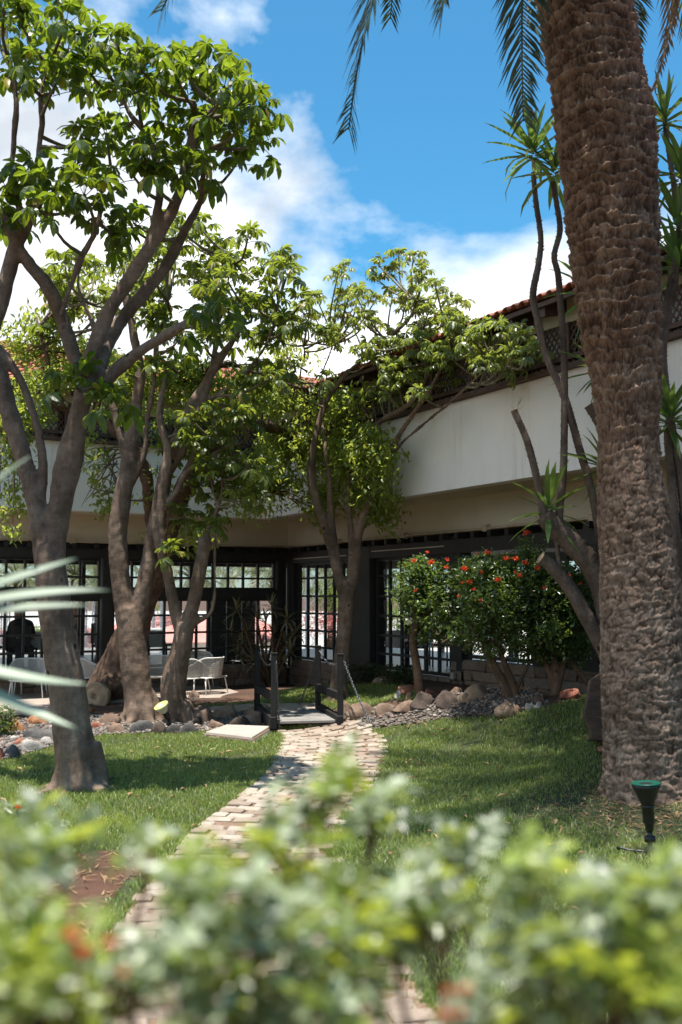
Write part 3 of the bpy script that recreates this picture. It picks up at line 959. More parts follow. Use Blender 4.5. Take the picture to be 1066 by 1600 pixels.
zlu = [2.56, 2.20, 1.96]; zll = [1.78, 1.45, 1.10, 0.77, 0.43]
for a0, a1, n in ((0.26, 3.78, 10), (4.02, 7.56, 10), (7.82, 10.9, 9)):
    window_bay(FL, a0, a1, zlu, n)
    window_bay(FL, a0, a1, zll, n)
b = MB(); b.box(0.2, LEN_L, -0.17, 0.0, 1.78, 1.96, FL); b.build('transom_beam', M['black_wood'], bld)
b = MB(); b.box(-0.05, LEN_L, -0.19, 0.05, 2.56, 2.74, FL); b.build('header_beam', M['black_wood'], bld)
for a in (0.04, 3.80, 7.58): post(FL, a, a + 0.2, 0.35, 2.80)
zr_ = [2.52, 2.20, 1.83, 1.48, 1.13, 0.80, 0.53]
window_bay(FR, 0.34, 2.66, zr_, 6)
window_bay(FR, 3.50, 5.86, zr_, 6)
zr3 = [2.46, 2.12, 1.80, 1.45, 1.15, 0.86]
window_bay(FR, 6.24, 8.95, zr3, 7)
window_bay(FR, 9.25, 12.0, zr3, 7)
b = MB(); b.box(0.05, LEN_R, -0.188, 0.052, 2.525, 2.742, FR); b.build('header_beam', M['black_wood'], bld)
post(FR, 0.06, 0.30, 0.35, 2.80); post(FR, 2.70, 3.46, 0.3, 2.80, -0.3, 0.06); post(FR, 5.90, 6.20, 0.3, 2.80); post(FR, 8.98, 9.22, 0.3, 2.80); post(FR, 12.05, 12.4, 0.3, 2.8)
# light strip (weathered flashing) over the bays on the right wing
b = MB(); b.box(0.4, 2.6, 0.05, 0.062, 2.60, 2.615, FR); b.build('flashing', M['cream'], bld)
b = MB(); b.box(3.55, 5.8, 0.055, 0.066, 2.64, 2.655, FR); b.build('flashing', M['cream'], bld)
# short rafter ends between header and pipe
for fr, Ln in ((FR, LEN_R), (FL, LEN_L)):
    s = 0.35
    while s < Ln:
        b = MB(); b.box(s, s + 0.085, -0.15, 0.16, 2.745, 2.835, fr); b.build('rafter_end', M['black_wood'], bld); s += 0.42
    e = 0 if fr is FR else .003
    b = MB(); b.box(0 if fr is FR else -0.2, Ln, -0.17, -0.10, 2.744 + e, 2.856 + e, fr); b.build('wall_plate', M['black_wood'], bld)
# low stone walls under the windows, stones set one by one in a recessed backing
def stone_mesh(i):
    r = random.Random(50 + i)
    bmx = bmesh.new(); bmesh.ops.create_cube(bmx, size=1.0)
    for v in bmx.verts:
        v.co.x += r.uniform(-.09, .09); v.co.z += r.uniform(-.10, .10); v.co.y += r.uniform(-.05, .05)
    bmesh.ops.bevel(bmx, geom=bmx.edges[:], offset=0.09, segments=1, affect='EDGES')
    me = bpy.data.meshes.new('stone'); bmx.to_mesh(me); bmx.free(); me.materials.append(M['wall_stone'])
    return me
smesh = [stone_mesh(i) for i in range(6)]
def stone_wall(fr, a0, a1, z0, z1, name='stone_wall', cap=True):
    b = MB(); b.box(a0, a1, -0.22, -0.03, z0, z1 - 0.012, fr); w = b.build(name, M['wall_stone'], bld)
    rows = max(1, round((z1 - z0) / 0.15)); rh = (z1 - z0) / rows
    ax1, ax2 = (x_ax, o_ax) if fr is FR else (Vector(DL), Vector(DR))
    for r in range(rows):
        a = a0 + random.uniform(-0.1, 0.02)
        while a < a1 - 0.05:
            L = random.uniform(0.18, 0.36); c = min(a + L, a1)
            if c - max(a, a0) > 0.06:
                p = Vector(fr((max(a, a0) + c) / 2, -0.03 + random.uniform(-.012, .012), z0 + (r + 0.5) * rh))
                sx, sy, sz_ = (c - max(a, a0)) * 0.97, 0.10, rh * 0.95
                mw = Matrix(((ax1.x * sx, ax2.x * sy, 0, p.x), (ax1.y * sx, ax2.y * sy, 0, p.y), (0, 0, sz_, p.z), (0, 0, 0, 1)))
                link_mesh('stone', random.choice(smesh), w, mw)
            a = c
    return w
stone_wall(FL, 0.0, 8.2, -0.12, 0.41)
stone_wall(FR, 0.12, 2.68, -0.12, 0.51); stone_wall(FR, 3.48, 5.88, 0.15, 0.51)
stone_wall(FR, 5.90, 6.22, 0.2, 0.80); stone_wall(FR, 6.24, 12.4, 0.2, 0.84)
# white junction box on the wall
b = MB(); b.box(6.0, 6.09, 0.05, 0.10, 0.52, 0.62, FR); b.build('junction_box', M['slab'], bld, bevel=0.006)
# interior: floor, ceiling, far side with its own posts and grid
b = MB(); b.box(-DEPTH, LEN_R, -DEPTH, -0.24, 0.28, 0.34, FR); b.build('interior_floor', M['floor_tile'], bld)
b = MB(); b.box(0.23, LEN_L, -DEPTH, -0.24, 0.281, 0.341, FL); b.build('interior_floor', M['floor_tile'], bld)
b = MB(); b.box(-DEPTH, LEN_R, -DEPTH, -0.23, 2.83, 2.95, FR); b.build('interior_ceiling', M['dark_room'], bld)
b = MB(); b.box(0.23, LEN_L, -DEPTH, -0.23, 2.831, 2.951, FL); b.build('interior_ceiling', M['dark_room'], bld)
for fr, Ln in ((FR, LEN_R), (FL, LEN_L)):
    e = 0 if fr is FR else .004
    b = MB(); b.box(-DEPTH, Ln, -DEPTH - .1, -DEPTH + .08, 2.62 + e, 2.83 + e, fr); b.build('far_beam', M['black_wood'], bld)
    k = -DEPTH + 0.2
    while k < Ln:
        b = MB(); b.box(k - .05, k + .05, -DEPTH - .06, -DEPTH + .04, 0.3, 2.63 + e, fr); b.build('far_post', M['black_wood'], bld); k += 2.9
# end wall of the dining room, dark
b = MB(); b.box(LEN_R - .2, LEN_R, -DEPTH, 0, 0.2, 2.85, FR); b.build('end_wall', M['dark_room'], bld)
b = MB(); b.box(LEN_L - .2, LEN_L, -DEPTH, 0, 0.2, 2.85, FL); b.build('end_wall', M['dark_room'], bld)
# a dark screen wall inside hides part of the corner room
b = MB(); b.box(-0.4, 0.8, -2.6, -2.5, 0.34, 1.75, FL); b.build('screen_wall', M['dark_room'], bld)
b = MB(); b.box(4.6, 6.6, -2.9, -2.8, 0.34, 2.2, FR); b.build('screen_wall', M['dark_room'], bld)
# ================================================================== trees
M['bark_grey'] = barkmat('bark_umbrella_tree', (0.14, 0.095, 0.066), (0.26, 0.182, 0.132), (0.37, 0.28, 0.21))
M['bark_brown'] = barkmat('bark_old_tree', (0.09, 0.055, 0.038), (0.19, 0.12, 0.085), (0.30, 0.20, 0.14), 18)
M['twig'] = simple('green_twig', (0.10, 0.085, 0.05), (0.19, 0.16, 0.09), 12, 0.8, 0.0)
M['leaf_umbrella'] = leafmat('leaf_umbrella', (0.010, 0.024, 0.005), (0.032, 0.060, 0.010), (0.36, 0.48, 0.03), 0.38, 0.36, 0.35, (0.30, 0.23, 0.04))
M['leaf_umbrella_far'] = leafmat('leaf_umbrella_far', (0.022, 0.040, 0.008), (0.06, 0.088, 0.018), (0.42, 0.50, 0.05), 0.40, 0.38, 0.4, (0.28, 0.20, 0.05))
M['leaf_small'] = leafmat('leaf_small', (0.06, 0.105, 0.02), (0.125, 0.18, 0.04), (0.62, 0.70, 0.10), 0.46, 0.40, 0.5)

def limb3(px, Y, lean=None, rs=1.0):
    """rows (u, v, radius in px[, depth offset]) -> rows (x, y, z, r)"""
    out = []
    for row in px:
        u, v, r = row[:3]; dy = row[3] if len(row) > 3 else 0.0
        if lean: dy += lean(u, v)
        p = P(u, v, Y + dy)
        out.append((p.x, p.y, p.z, r * rs * (Y + dy) / F))
    return out
def wood(name, limbs, mat, parent, voxel=0.02, lump=0.012, seed=0.0):
    """limbs -> one continuous trunk with its limbs"""
    b = MB(); skel = []
    for L in limbs:
        c = catmull(L, 0.05)
        b.tube([q[:3] for q in c], [q[3] for q in c], 12, True, 0.05)
        skel += c
    me = b.mesh('tmp', None)
    o = bpy.data.objects.new('tmp', me); col.objects.link(o)
    m = o.modifiers.new('r', 'REMESH'); m.mode = 'VOXEL'; m.voxel_size = voxel
    m2 = o.modifiers.new('s', 'SMOOTH'); m2.factor = 0.6; m2.iterations = 5
    dg = bpy.context.evaluated_depsgraph_get()
    ev = bpy.data.meshes.new_from_object(o.evaluated_get(dg))
    bpy.data.objects.remove(o); bpy.data.meshes.remove(me)
    n = len(ev.vertices)
    co = np.empty(n * 3, np.float32); ev.vertices.foreach_get('co', co); co = co.reshape(-1, 3)
    no = np.empty(n * 3, np.float32); ev.vertices.foreach_get('normal', no); no = no.reshape(-1, 3)
    d = np.array([noise.noise((p[0] * 5 + seed, p[1] * 5, p[2] * 2.2)) + 0.5 * noise.noise((p[0] * 16, p[1] * 16 + seed, p[2] * 9)) for p in co.tolist()], np.float32)
    co += no * (d * lump)[:, None]
    ev.vertices.foreach_set('co', co.ravel()); ev.update()
    ev.materials.clear(); ev.materials.append(mat)
    ev.polygons.foreach_set('use_smooth', np.ones(len(ev.polygons), bool))
    ev.name = name
    return link_mesh(name, ev, parent), np.array(skel)

def roots(g, R, n, seed, reach=1.0):
    """surface roots that spread the foot of a trunk"""
    r = random.Random(seed); out = []
    for k in range(n):
        a = 6.283 * (k + r.uniform(-.3, .3)) / n; d = Vector((math.cos(a), math.sin(a), 0)); L = R * r.uniform(1.5, 2.3) * reach
        pts = []
        for t_, up, rr in ((0.25, 1.5, 0.50), (0.75, 0.55, 0.42), (1.0, 0.16, 0.32), (1.5, 0.02, 0.2), (2.2, -0.14, 0.08)):
            p = Vector(g) + d * (R * t_ * (0.75 + 0.25 * L / (R * 2))); p += Vector((-d.y, d.x, 0)) * (R * 0.25 * (t_ - 1) * r.uniform(-1, 1))
            pts.append((p.x, p.y, th(p.x, p.y) + up * R, rr * R))
        out.append(pts)
    return out
def palmate_leaf(seed, mat, nl=8, L=0.21, W=0.072, pet=0.26):
    """one hand-shaped leaf: stalk along +X, leaflets fanned round its end and drooping"""
    r = random.Random(seed); b = MB()
    hub = Vector((pet, 0, pet * 0.30))
    b.tube([(0, 0, 0), (pet * 0.5, 0, pet * 0.20), hub], [0.006, 0.0045, 0.004], 3, False)
    for k in range(nl):
        a = 2 * math.pi * (k + r.uniform(-.25, .25)) / nl
        back = 0.5 - 0.5 * math.cos(a)
        l = L * (1.0 - 0.30 * back) * r.uniform(0.85, 1.1); w = W * r.uniform(0.85, 1.1)
        d = Vector((math.cos(a), math.sin(a), 0)); s = Vector((-math.sin(a), math.cos(a), 0))
        pitch = r.uniform(-0.05, 0.35); droop = r.uniform(0.7, 1.3)
        p = hub.copy(); pts = []; steps = 4
        st = [(0.0, 0.05), (0.28, 0.72), (0.58, 1.0), (0.84, 0.62), (1.0, 0.0)]
        prev = 0
        tw = r.uniform(-0.35, 0.35)
        for t_, ww in st:
            ang = pitch + droop * t_
            dd = d * math.cos(ang) - Vector((0, 0, 1)) * math.sin(ang)
            p = p + dd * (l * (t_ - prev)); prev = t_
            nrm = d * math.sin(ang) + Vector((0, 0, 1)) * math.cos(ang)
            ss = s * math.cos(tw) + nrm * math.sin(tw)
            pts.append((p.copy(), ss * (w * ww / 2), nrm * (w * ww * 0.16)))
        base = len(b.v)
        for (c, sv, up) in pts[1:-1]:
            b.v += [tuple(c - sv + up), tuple(c), tuple(c + sv + up)]
        b.v += [tuple(pts[0][0]), tuple(pts[-1][0])]
        h0, h1 = base + 9, base + 10
        b.f += [(h0, base + 1, base), (h0, base + 2, base + 1), (base + 6, base + 7, h1), (base + 7, base + 8, h1)]
        for q in (0, 3):
            b.f += [(base + q, base + q + 1, base + q + 4, base + q + 3), (base + q + 1, base + q + 2, base + q + 5, base + q + 4)]
    return b.mesh('leaf', mat, False)

def sample_ellipses(ells, mind, rnd, lean=None):
    """ells: (u, v, ru, rv, n[, dy, ddy]) -> list of (u, v, dy)"""
    out = []
    for e in ells:
        u, v, ru, rv, n = e[:5]; dy = e[5] if len(e) > 5 else 0.0; dd = e[6] if len(e) > 6 else 0.8
        tries = 0; got = 0; loc = []
        while got < n and tries < n * 60:
            tries += 1
            a = rnd.uniform(0, 2 * math.pi); r = math.sqrt(rnd.random())
            x, y = u + ru * r * math.cos(a), v + rv * r * math.sin(a)
            dep = dy + rnd.uniform(-dd, dd) + (lean(x, y) if lean else 0)
            if any((x - q[0]) ** 2 + (y - q[1]) ** 2 < mind ** 2 and abs(dep - q[2]) < 0.35 for q in loc): continue
            loc.append((x, y, dep)); got += 1
        out += loc
    return out

def umbrella_crown(tree, Y, skel, ells, meshes, mat, nleaf=(7, 11), scale=1.0, mind=28, seed=1, maxparts=290, lean=None):
    rnd = random.Random(seed)
    spots = sample_ellipses(ells, mind, rnd, lean)
    tw = MB(); leaves = []
    for (u, v, dy) in spots:
        p = P(u, v, Y + dy)
        # rosette axis
        # the twig comes from a limb below or beside
        d = skel[:, :3] - np.array(p)
        dist = np.linalg.norm(d, axis=1) + np.where(d[:, 2] > -0.02, 0.6, 0) + np.where(skel[:, 3] > 0.11, 0.7, 0)
        k = int(np.argmin(dist)); q = Vector(skel[k, :3])
        L = (p - q).length
        if L > 0.05:
            axis = ((p - q).normalized() * 0.5 + Vector((0, 0, 0.8))).normalized()
            mid = q.lerp(p, 0.55) + Vector((rnd.uniform(-.1, .1), rnd.uniform(-.1, .1), -0.10 * L - 0.02)) * min(1, L)
            cpts = catmull([(*q, 0.022 * scale), (*mid, 0.017 * scale), (*p, 0.012 * scale)], max(0.05, L / 6))
            tw.tube([c[:3] for c in cpts], [min(c[3], skel[k, 3] * 0.8 + 0.004) for c in cpts], 6, False)
        else:
            axis = Vector((0, 0, 1))
        axis = (axis + Vector((rnd.gauss(0, .2), rnd.gauss(0, .2), 0))).normalized()
        n = rnd.randint(*nleaf); ph = rnd.uniform(0, 6.28)
        x = axis.orthogonal().normalized(); y = axis.cross(x)
        for j in range(n):
            f = (j + 0.5) / n
            az = ph + j * 2.39996
            tilt = math.radians(18 + 88 * f + rnd.uniform(-10, 10))       # from the axis
            out = (x * math.cos(az) + y * math.sin(az))
            d = (axis * math.cos(tilt) + out * math.sin(tilt)).normalized()
            up = Vector((0, 0, 1)) * 1.3 + out * 0.6
            zz = (up - d * up.dot(d)).normalized()
            yy = zz.cross(d)
            s = scale * rnd.uniform(0.72, 1.12) * (0.62 + 0.45 * f)
            org = p - axis * (0.05 * f * scale)
            mw = Matrix(((d.x * s, yy.x * s, zz.x * s, org.x), (d.y * s, yy.y * s, zz.y * s, org.y), (d.z * s, yy.z * s, zz.z * s, org.z), (0, 0, 0, 1)))
            leaves.append((org.y, rnd.randrange(len(meshes)), mw))
    if tw.v:
        o = tw.build('twigs', mat, tree, True); tag(o, kind='stuff')
    # those nearest show largest: each is a leaf; the rest is one mass
    rnd.shuffle(leaves)
    leaves.sort(key=lambda t_: t_[0])
    if len(leaves) > maxparts * 1.6:
        pick = set(range(0, maxparts))
    else:
        pick = set(range(0, min(maxparts, len(leaves))))
    rv, rt = [], []; cnt = 0
    cache = {}
    for i, (yy_, mi, mw) in enumerate(leaves):
        if i in pick:
            link_mesh('leaf', meshes[mi], tree, mw)
        else:
            if mi not in cache:
                me = meshes[mi]; me.calc_loop_triangles()
                cache[mi] = (np.array([v.co[:] for v in me.vertices]), np.array([t_.vertices[:] for t_ in me.loop_triangles]))
            v0, t0 = cache[mi]
            m = np.array(mw)
            rv.append(v0 @ m[:3, :3].T + m[:3, 3]); rt.append(t0 + cnt); cnt += len(v0)
    if rv:
        o = link_mesh('foliage', fast_mesh('foliage', np.concatenate(rv), np.concatenate(rt), meshes[0].materials[0]), tree); tag(o, kind='stuff')
    return len(leaves)

def small_leaves(name, tree, sprays, mat, n_per=(9, 15), L=0.09, W=0.04, hang=0.6, spread=0.2, seed=3):
    """sprays: world points; every spray is a short drooping twig set with simple leaves"""
    rs = np.random.default_rng(seed)
    V, T = [], []; cnt = 0
    for p in sprays:
        n = rs.integers(*n_per)
        az = rs.uniform(0, 6.28)
        ax_ = np.array([math.cos(az), math.sin(az), rs.uniform(-hang, 0.25)]); ax_ /= np.linalg.norm(ax_)
        t_ = rs.uniform(-0.6, 1.0, n)
        c = np.asarray(p) + ax_ * (t_ * spread)[:, None] + rs.normal(0, spread * 0.28, (n, 3))
        d = rs.normal(0, 0.6, (n, 3)) + ax_ * 0.5 + np.array([0, 0, -hang * 0.7]); d /= np.linalg.norm(d, axis=1)[:, None]
        u_ = rs.normal(0, 0.5, (n, 3)) + np.array([0, 0, 1.0]); s = np.cross(d, u_); s /= np.linalg.norm(s, axis=1)[:, None]
        nn = np.cross(s, d)
        l = (L * rs.uniform(0.65, 1.2, n))[:, None]; w = (W * rs.uniform(0.7, 1.15, n))[:, None]
        b0 = c - d * l * 0.5; tip = c + d * l * 0.5 - nn * l * 0.12
        m1 = c - s * w * 0.5 + nn * w * 0.14; m2 = c + s * w * 0.5 + nn * w * 0.14
        V.append(np.stack([b0, m1, tip, m2], 1).reshape(-1, 3))
        i = (np.arange(n) * 4)[:, None] + cnt
        T.append(np.concatenate([i + [0, 1, 2], i + [0, 2, 3]])); cnt += 4 * n
    o = link_mesh(name, fast_mesh(name, np.concatenate(V), np.concatenate(T), mat), tree); tag(o, kind='stuff')
    return o
def spray_points(blobs, Y, seed, shell=0.55, lean=None):
    """blobs: (u, v, ru, rv, n[, dy, rd]) ellipsoids in the place; more sprays near their surface"""
    rs = random.Random(seed); out = []
    for bl in blobs:
        u, v, ru, rv, n = bl[:5]; dy = bl[5] if len(bl) > 5 else 0; rd = bl[6] if len(bl) > 6 else ru * Y / F * 0.9
        for _ in range(n):
            d = Vector((rs.gauss(0, 1), rs.gauss(0, 1), rs.gauss(0, 1))).normalized()
            r = shell + (1 - shell) * rs.random() if rs.random() < 0.7 else rs.random()
            uu, vv_ = u + d.x * r * ru, v - d.z * r * rv
            c = P(uu, vv_, Y + dy + d.y * r * rd * (0.5 if lean and uu > 420 else 1) + (lean(uu, vv_) if lean else 0))
            out.append((c.x, c.y, c.z))
    return out

leafA = [palmate_leaf(i, M['leaf_umbrella'], 7 + i % 3, 0.235, 0.082, 0.27) for i in range(5)]
leafB = [palmate_leaf(20 + i, M['leaf_umbrella_far'], 8 + i % 3, 0.20, 0.062, 0.20) for i in range(5)]

M['leaf_dusty'] = leafmat('leaf_umbrella_dusty', (0.032, 0.052, 0.014), (0.095, 0.125, 0.04), (0.50, 0.58, 0.08), 0.40, 0.36, 0.6, (0.26, 0.19, 0.06))
leafD = [palmate_leaf(40 + i, M['leaf_dusty'], 8 + i % 3, 0.20, 0.058, 0.20) for i in range(5)]

# ---------------------------------------------------------------- big umbrella tree by the path (left)
g1 = G(122, 1232); Y1 = g1.y
t1 = empty('umbrella_tree', g1)
tag(t1, 'large umbrella tree with thick forked trunk rising alone from the lawn left of the path', 'tree')
L1 = [
 [(124, 1262, 46), (124, 1235, 43), (120, 1195, 39), (109, 1110, 34), (96, 1010, 31), (84, 935, 29), (76, 872, 28), (75, 850, 25)],
 [(70, 885, 18), (58, 800, 17), (42, 735, 17), (24, 675, 17), (6, 610, 17), (-15, 540, 16), (-50, 440, 15, .2), (-70, 330, 13, .3), (-60, 240, 10, .3)],
 [(62, 800, 8), (68, 745, 8), (63, 690, 7.5), (47, 630, 8), (22, 575, 8), (-6, 540, 8), (-50, 480, 7)],
 [(82, 890, 20), (90, 820, 20), (100, 760, 23), (110, 712, 25), (122, 655, 18), (132, 605, 15), (145, 550, 14), (168, 490, 13.5), (210, 425, 13), (258, 350, 12), (282, 300, 10), (288, 270, 9), (298, 215, 7), (305, 160, 5, -.2)],
 [(136, 615, 13), (118, 560, 13, .1), (98, 500, 13, .15), (76, 450, 13), (46, 412, 12), (22, 375, 10), (5, 330, 8)],
 [(95, 495, 5), (110, 450, 6), (126, 405, 6), (152, 355, 5), (160, 300, 4)],
 [(150, 590, 14), (166, 545, 13, .18), (190, 500, 13, .35), (226, 458, 12, .45), (260, 415, 11, .5), (290, 358, 9, .5), (314, 312, 7, .5), (318, 270, 6), (328, 232, 5)],
 [(146, 612, 13), (175, 585, 13), (215, 552, 12), (258, 525, 10), (300, 502, 9), (330, 488, 8)],
 [(-18, 530, 15), (2, 470, 15), (22, 395, 14), (45, 340, 13), (62, 310, 11), (55, 290, 8), (60, 245, 6), (66, 190, 6), (64, 150, 5), (75, 105, 4)],
 [(40, 350, 8), (20, 290, 6), (22, 220, 6), (26, 165, 6), (20, 110, 5)],
 [(228, 400, 11), (243, 345, 9), (250, 290, 8), (243, 245, 8), (228, 208, 7), (206, 182, 6), (190, 150, 4)],
 [(290, 295, 8), (300, 250, 6), (312, 195, 5), (340, 165, 4)],
 # root flare
 [(124, 1225, 28), (150, 1236, 20, -.1), (172, 1244, 9, -.12)], [(118, 1228, 30), (104, 1246, 20, -.16), (95, 1256, 8, -.2)],
 [(150, 1160, 10), (157, 1195, 13, .02), (163, 1240, 12, -.02)],
]
tr1, sk1 = wood('trunk', [limb3(l, Y1, None, 0.86) for l in L1] + roots(g1, 0.21, 8, 1), M['bark_grey'], t1, 0.019, 0.014, 1.0)
E1 = [(40, 40, 60, 36, 5, 0, .7), (115, 45, 45, 36, 3, 0, .6), (30, 115, 45, 28, 3), (100, 120, 45, 28, 4), (185, 100, 40, 30, 3), (205, 150, 40, 26, 3), (250, 100, 36, 26, 3),
      (315, 125, 40, 30, 4), (365, 140, 26, 24, 2), (392, 175, 24, 26, 2), (375, 225, 34, 34, 4), (315, 240, 40, 35, 3), (285, 200, 38, 36, 3), (170, 230, 50, 32, 4), (235, 265, 36, 32, 3), (130, 270, 36, 36, 2),
      (30, 292, 45, 24, 4), (90, 315, 36, 26, 2), (180, 335, 50, 30, 4, .4, .7), (18, 350, 30, 24, 2), (330, 495, 22, 16, 2), (105, 600, 20, 18, 1, -.2, .1), (160, 640, 10, 12, 1, -.3, .1)]
n1 = umbrella_crown(t1, Y1, sk1, E1, leafA, M['twig'], (6, 9), 1.0, 34, 5)

# ---------------------------------------------------------------- twin-trunk umbrella trees behind it
g2 = G(222, 1128); Y2 = g2.y
t2 = empty('umbrella_tree', g2)
tag(t2, 'umbrella tree whose stout trunk forks low, ringed by dark stones, behind the lone trunk', 'tree')
L2 = [
 [(222, 1150, 50), (222, 1128, 46), (216, 1085, 41), (209, 1020, 39), (205, 975, 37), (200, 950, 34)],
 [(200, 980, 28), (189, 905, 28), (184, 840, 27), (190, 785, 27), (200, 735, 24), (208, 680, 20), (214, 630, 17), (220, 580, 14), (208, 520, 12), (196, 460, 10)],
 [(212, 985, 24), (228, 905, 23), (243, 830, 23), (254, 770, 22), (268, 710, 19), (292, 650, 15), (326, 590, 13), (350, 553, 12), (372, 520, 8), (395, 470, 6)],
 [(196, 775, 11), (200, 735, 12), (190, 690, 11), (178, 640, 10), (170, 590, 9), (150, 520, 8), (130, 470, 7)],
 [(205, 760, 9), (225, 715, 9), (230, 660, 8), (240, 600, 8), (245, 540, 7), (262, 470, 6)],
 [(262, 745, 12), (288, 700, 10), (312, 640, 9), (330, 585, 9), (338, 520, 8), (345, 450, 6), (360, 400, 5)],
 [(300, 640, 7), (350, 610, 6), (395, 570, 6), (425, 520, 5), (435, 470, 4)],
 [(230, 1120, 20), (262, 1138, 14), (285, 1146, 6)], [(200, 1120, 22), (185, 1140, 14), (176, 1150, 6)],
]
tr2, sk2 = wood('trunk', [limb3(l, Y2, None, 0.57) for l in L2] + roots(g2, 0.26, 7, 2), M['bark_grey'], t2, 0.026, 0.018, 4.0)
E2 = [(300, 375, 55, 22,7, 0, 1), (370, 400, 50, 28,6, 0, 1), (260, 430, 70, 45,9, .2, 1.2), (350, 455, 60, 40,9, 0, 1.2), (430, 420, 40, 22,5), (140, 430, 70, 40,8, .6, 1), (90, 480, 50, 40,5, .8, .8),
      (200, 480, 60, 40,6, .5, 1), (300, 520, 60, 40,7, 0, 1), (410, 500, 45, 40,7), (390, 570, 50, 50,7, 0, 1), (240, 570, 50, 40,4, .5, .8), (440, 470, 35, 20,2)]
n2 = umbrella_crown(t2, Y2, sk2, E2, leafB, M['twig'], (6, 9), 1.12, 26, 6)

g3 = G(276, 1132); Y3 = g3.y + 0.1
t3 = empty('umbrella_tree', (g3.x, Y3, 0))
tag(t3, 'umbrella tree with a wide Y fork and one sawn-off limb beside the garden spotlight', 'tree')
L3 = [
 [(284, 1152, 34), (282, 1125, 32), (271, 1085, 32), (278, 1035, 27), (287, 995, 26), (290, 975, 22)],
 [(284, 1005, 15), (272, 945, 14), (262, 895, 14), (250, 845, 15), (249, 790, 17), (258, 745, 14), (262, 700, 12), (250, 650, 10), (258, 590, 8)],
 [(290, 1000, 18), (301, 950, 18), (310, 905, 18), (317, 868, 17), (321, 840, 16)],
 [(300, 975, 11), (318, 966, 8), (330, 955, 6), (336, 925, 5), (335, 880, 4.5), (337, 830, 4.5), (338, 790, 4), (330, 740, 4), (345, 700, 3)],
 [(252, 800, 10), (275, 770, 9), (290, 740, 7), (320, 720, 6), (350, 700, 5), (385, 690, 4)],
 [(315, 860, 9), (330, 820, 6), (345, 780, 5), (350, 735, 4)],
]
tr3, sk3 = wood('trunk', [limb3(l, Y3, None, 0.63) for l in L3] + roots((g3.x + .05, Y3, 0), 0.2, 6, 3), M['bark_grey'], t3, 0.024, 0.016, 8.0)
E3 = [(340, 640, 50, 40,5, 0, .9), (310, 720, 45, 45,6, 0, .9), (370, 700, 50, 50,6, 0, .9), (345, 775, 55, 40,7, 0, .8), (320, 815, 35, 25,3, -.2, .5), (280, 680, 30, 30,2), (265, 860, 12, 12,1, -.3, .1), (400, 765, 22, 20,1)]
n3 = umbrella_crown(t3, Y3, sk3, E3, leafB, M['twig'], (7, 9), 1.0, 26, 7)

# ---------------------------------------------------------------- slender umbrella tree by the bridge
g4 = G(530, 1093); Y4 = g4.y
t4 = empty('umbrella_tree', g4)
tag(t4, 'slender umbrella tree with four upswept stems just behind the footbridge', 'tree')
L4 = [
 [(528, 1112, 25), (529, 1090, 23), (530, 1050, 20), (537, 1000, 20), (541, 950, 21), (541, 918, 21), (541, 905, 18)],
 [(535, 925, 14), (524, 880, 13), (509, 830, 12), (494, 782, 12), (487, 745, 11), (489, 705, 10), (499, 660, 9), (514, 620, 8), (545, 582, 7), (590, 542, 6), (638, 500, 6), (650, 470, 4)],
 [(530, 900, 10), (523, 850, 9), (517, 800, 9), (515, 750, 8), (509, 705, 7), (504, 660, 5, .2), (500, 600, 4, .3), (520, 540, 3, .3)],
 [(548, 920, 16), (556, 870, 13), (561, 830, 12), (575, 790, 11), (594, 750, 10), (611, 712, 10), (618, 690, 8), (640, 655, 7), (668, 615, 6), (690, 575, 5), (712, 545, 4)],
 [(612, 712, 6), (630, 690, 5), (665, 660, 5), (708, 625, 5), (745, 590, 4.5), (775, 565, 3.5)],
 [(548, 900, 10), (548, 840, 8), (545, 780, 9), (546, 735, 9), (553, 708, 9), (570, 680, 9), (600, 655, 8), (640, 630, 7), (665, 590, 6), (660, 540, 5), (650, 500, 4)],
 [(548, 725, 5), (538, 690, 5, .1), (518, 660, 4, .2), (505, 630, 4, .2), (480, 580, 3, .2), (475, 540, 3)],
 [(520, 1085, 12), (512, 1100, 8), (508, 1106, 4)], [(538, 1085, 12), (552, 1098, 8), (560, 1104, 4)],
]
def lean4(u, v): return -(max(0, u - 545) * 0.0135 + max(0, 520 - u) * 0.003) * min(1, max(0, (940 - v) / 200))
tr4, sk4 = wood('trunk', [limb3(l, Y4, lean4, 0.62) for l in L4] + roots(g4, 0.15, 6, 4), M['bark_grey'], t4, 0.024, 0.012, 13.0)
E4 = [(600, 545, 50, 25, 4), (660, 528, 50, 22, 4), (720, 505, 45, 20, 4), (565, 570, 40, 20, 3), (600, 470, 50, 30, 4), (690, 540, 50, 40, 5), (560, 500, 40, 30, 4), (760, 510, 40, 24, 4), (815, 550, 25, 24, 3), (620, 620, 50, 30, 4), (500, 500, 40, 40, 3), (520, 470, 38, 24,5, 0, .9), (570, 440, 45, 28,6), (628, 418, 40, 20,5), (645, 465, 45, 30,6), (690, 500, 45, 35,7), (740, 545, 45, 35,7), (795, 530, 32, 24,5), (790, 570, 36, 22,5), (600, 520, 50, 40,7),
      (650, 555, 60, 40,9), (600, 590, 40, 30,5), (478, 520, 40, 40,6), (455, 570, 40, 35,5), (520, 560, 30, 40,3), (720, 590, 30, 18,2)]
n4 = umbrella_crown(t4, Y4, sk4, E4, leafD, M['twig'], (6, 9), 0.84, 20, 8, 290, lean4)

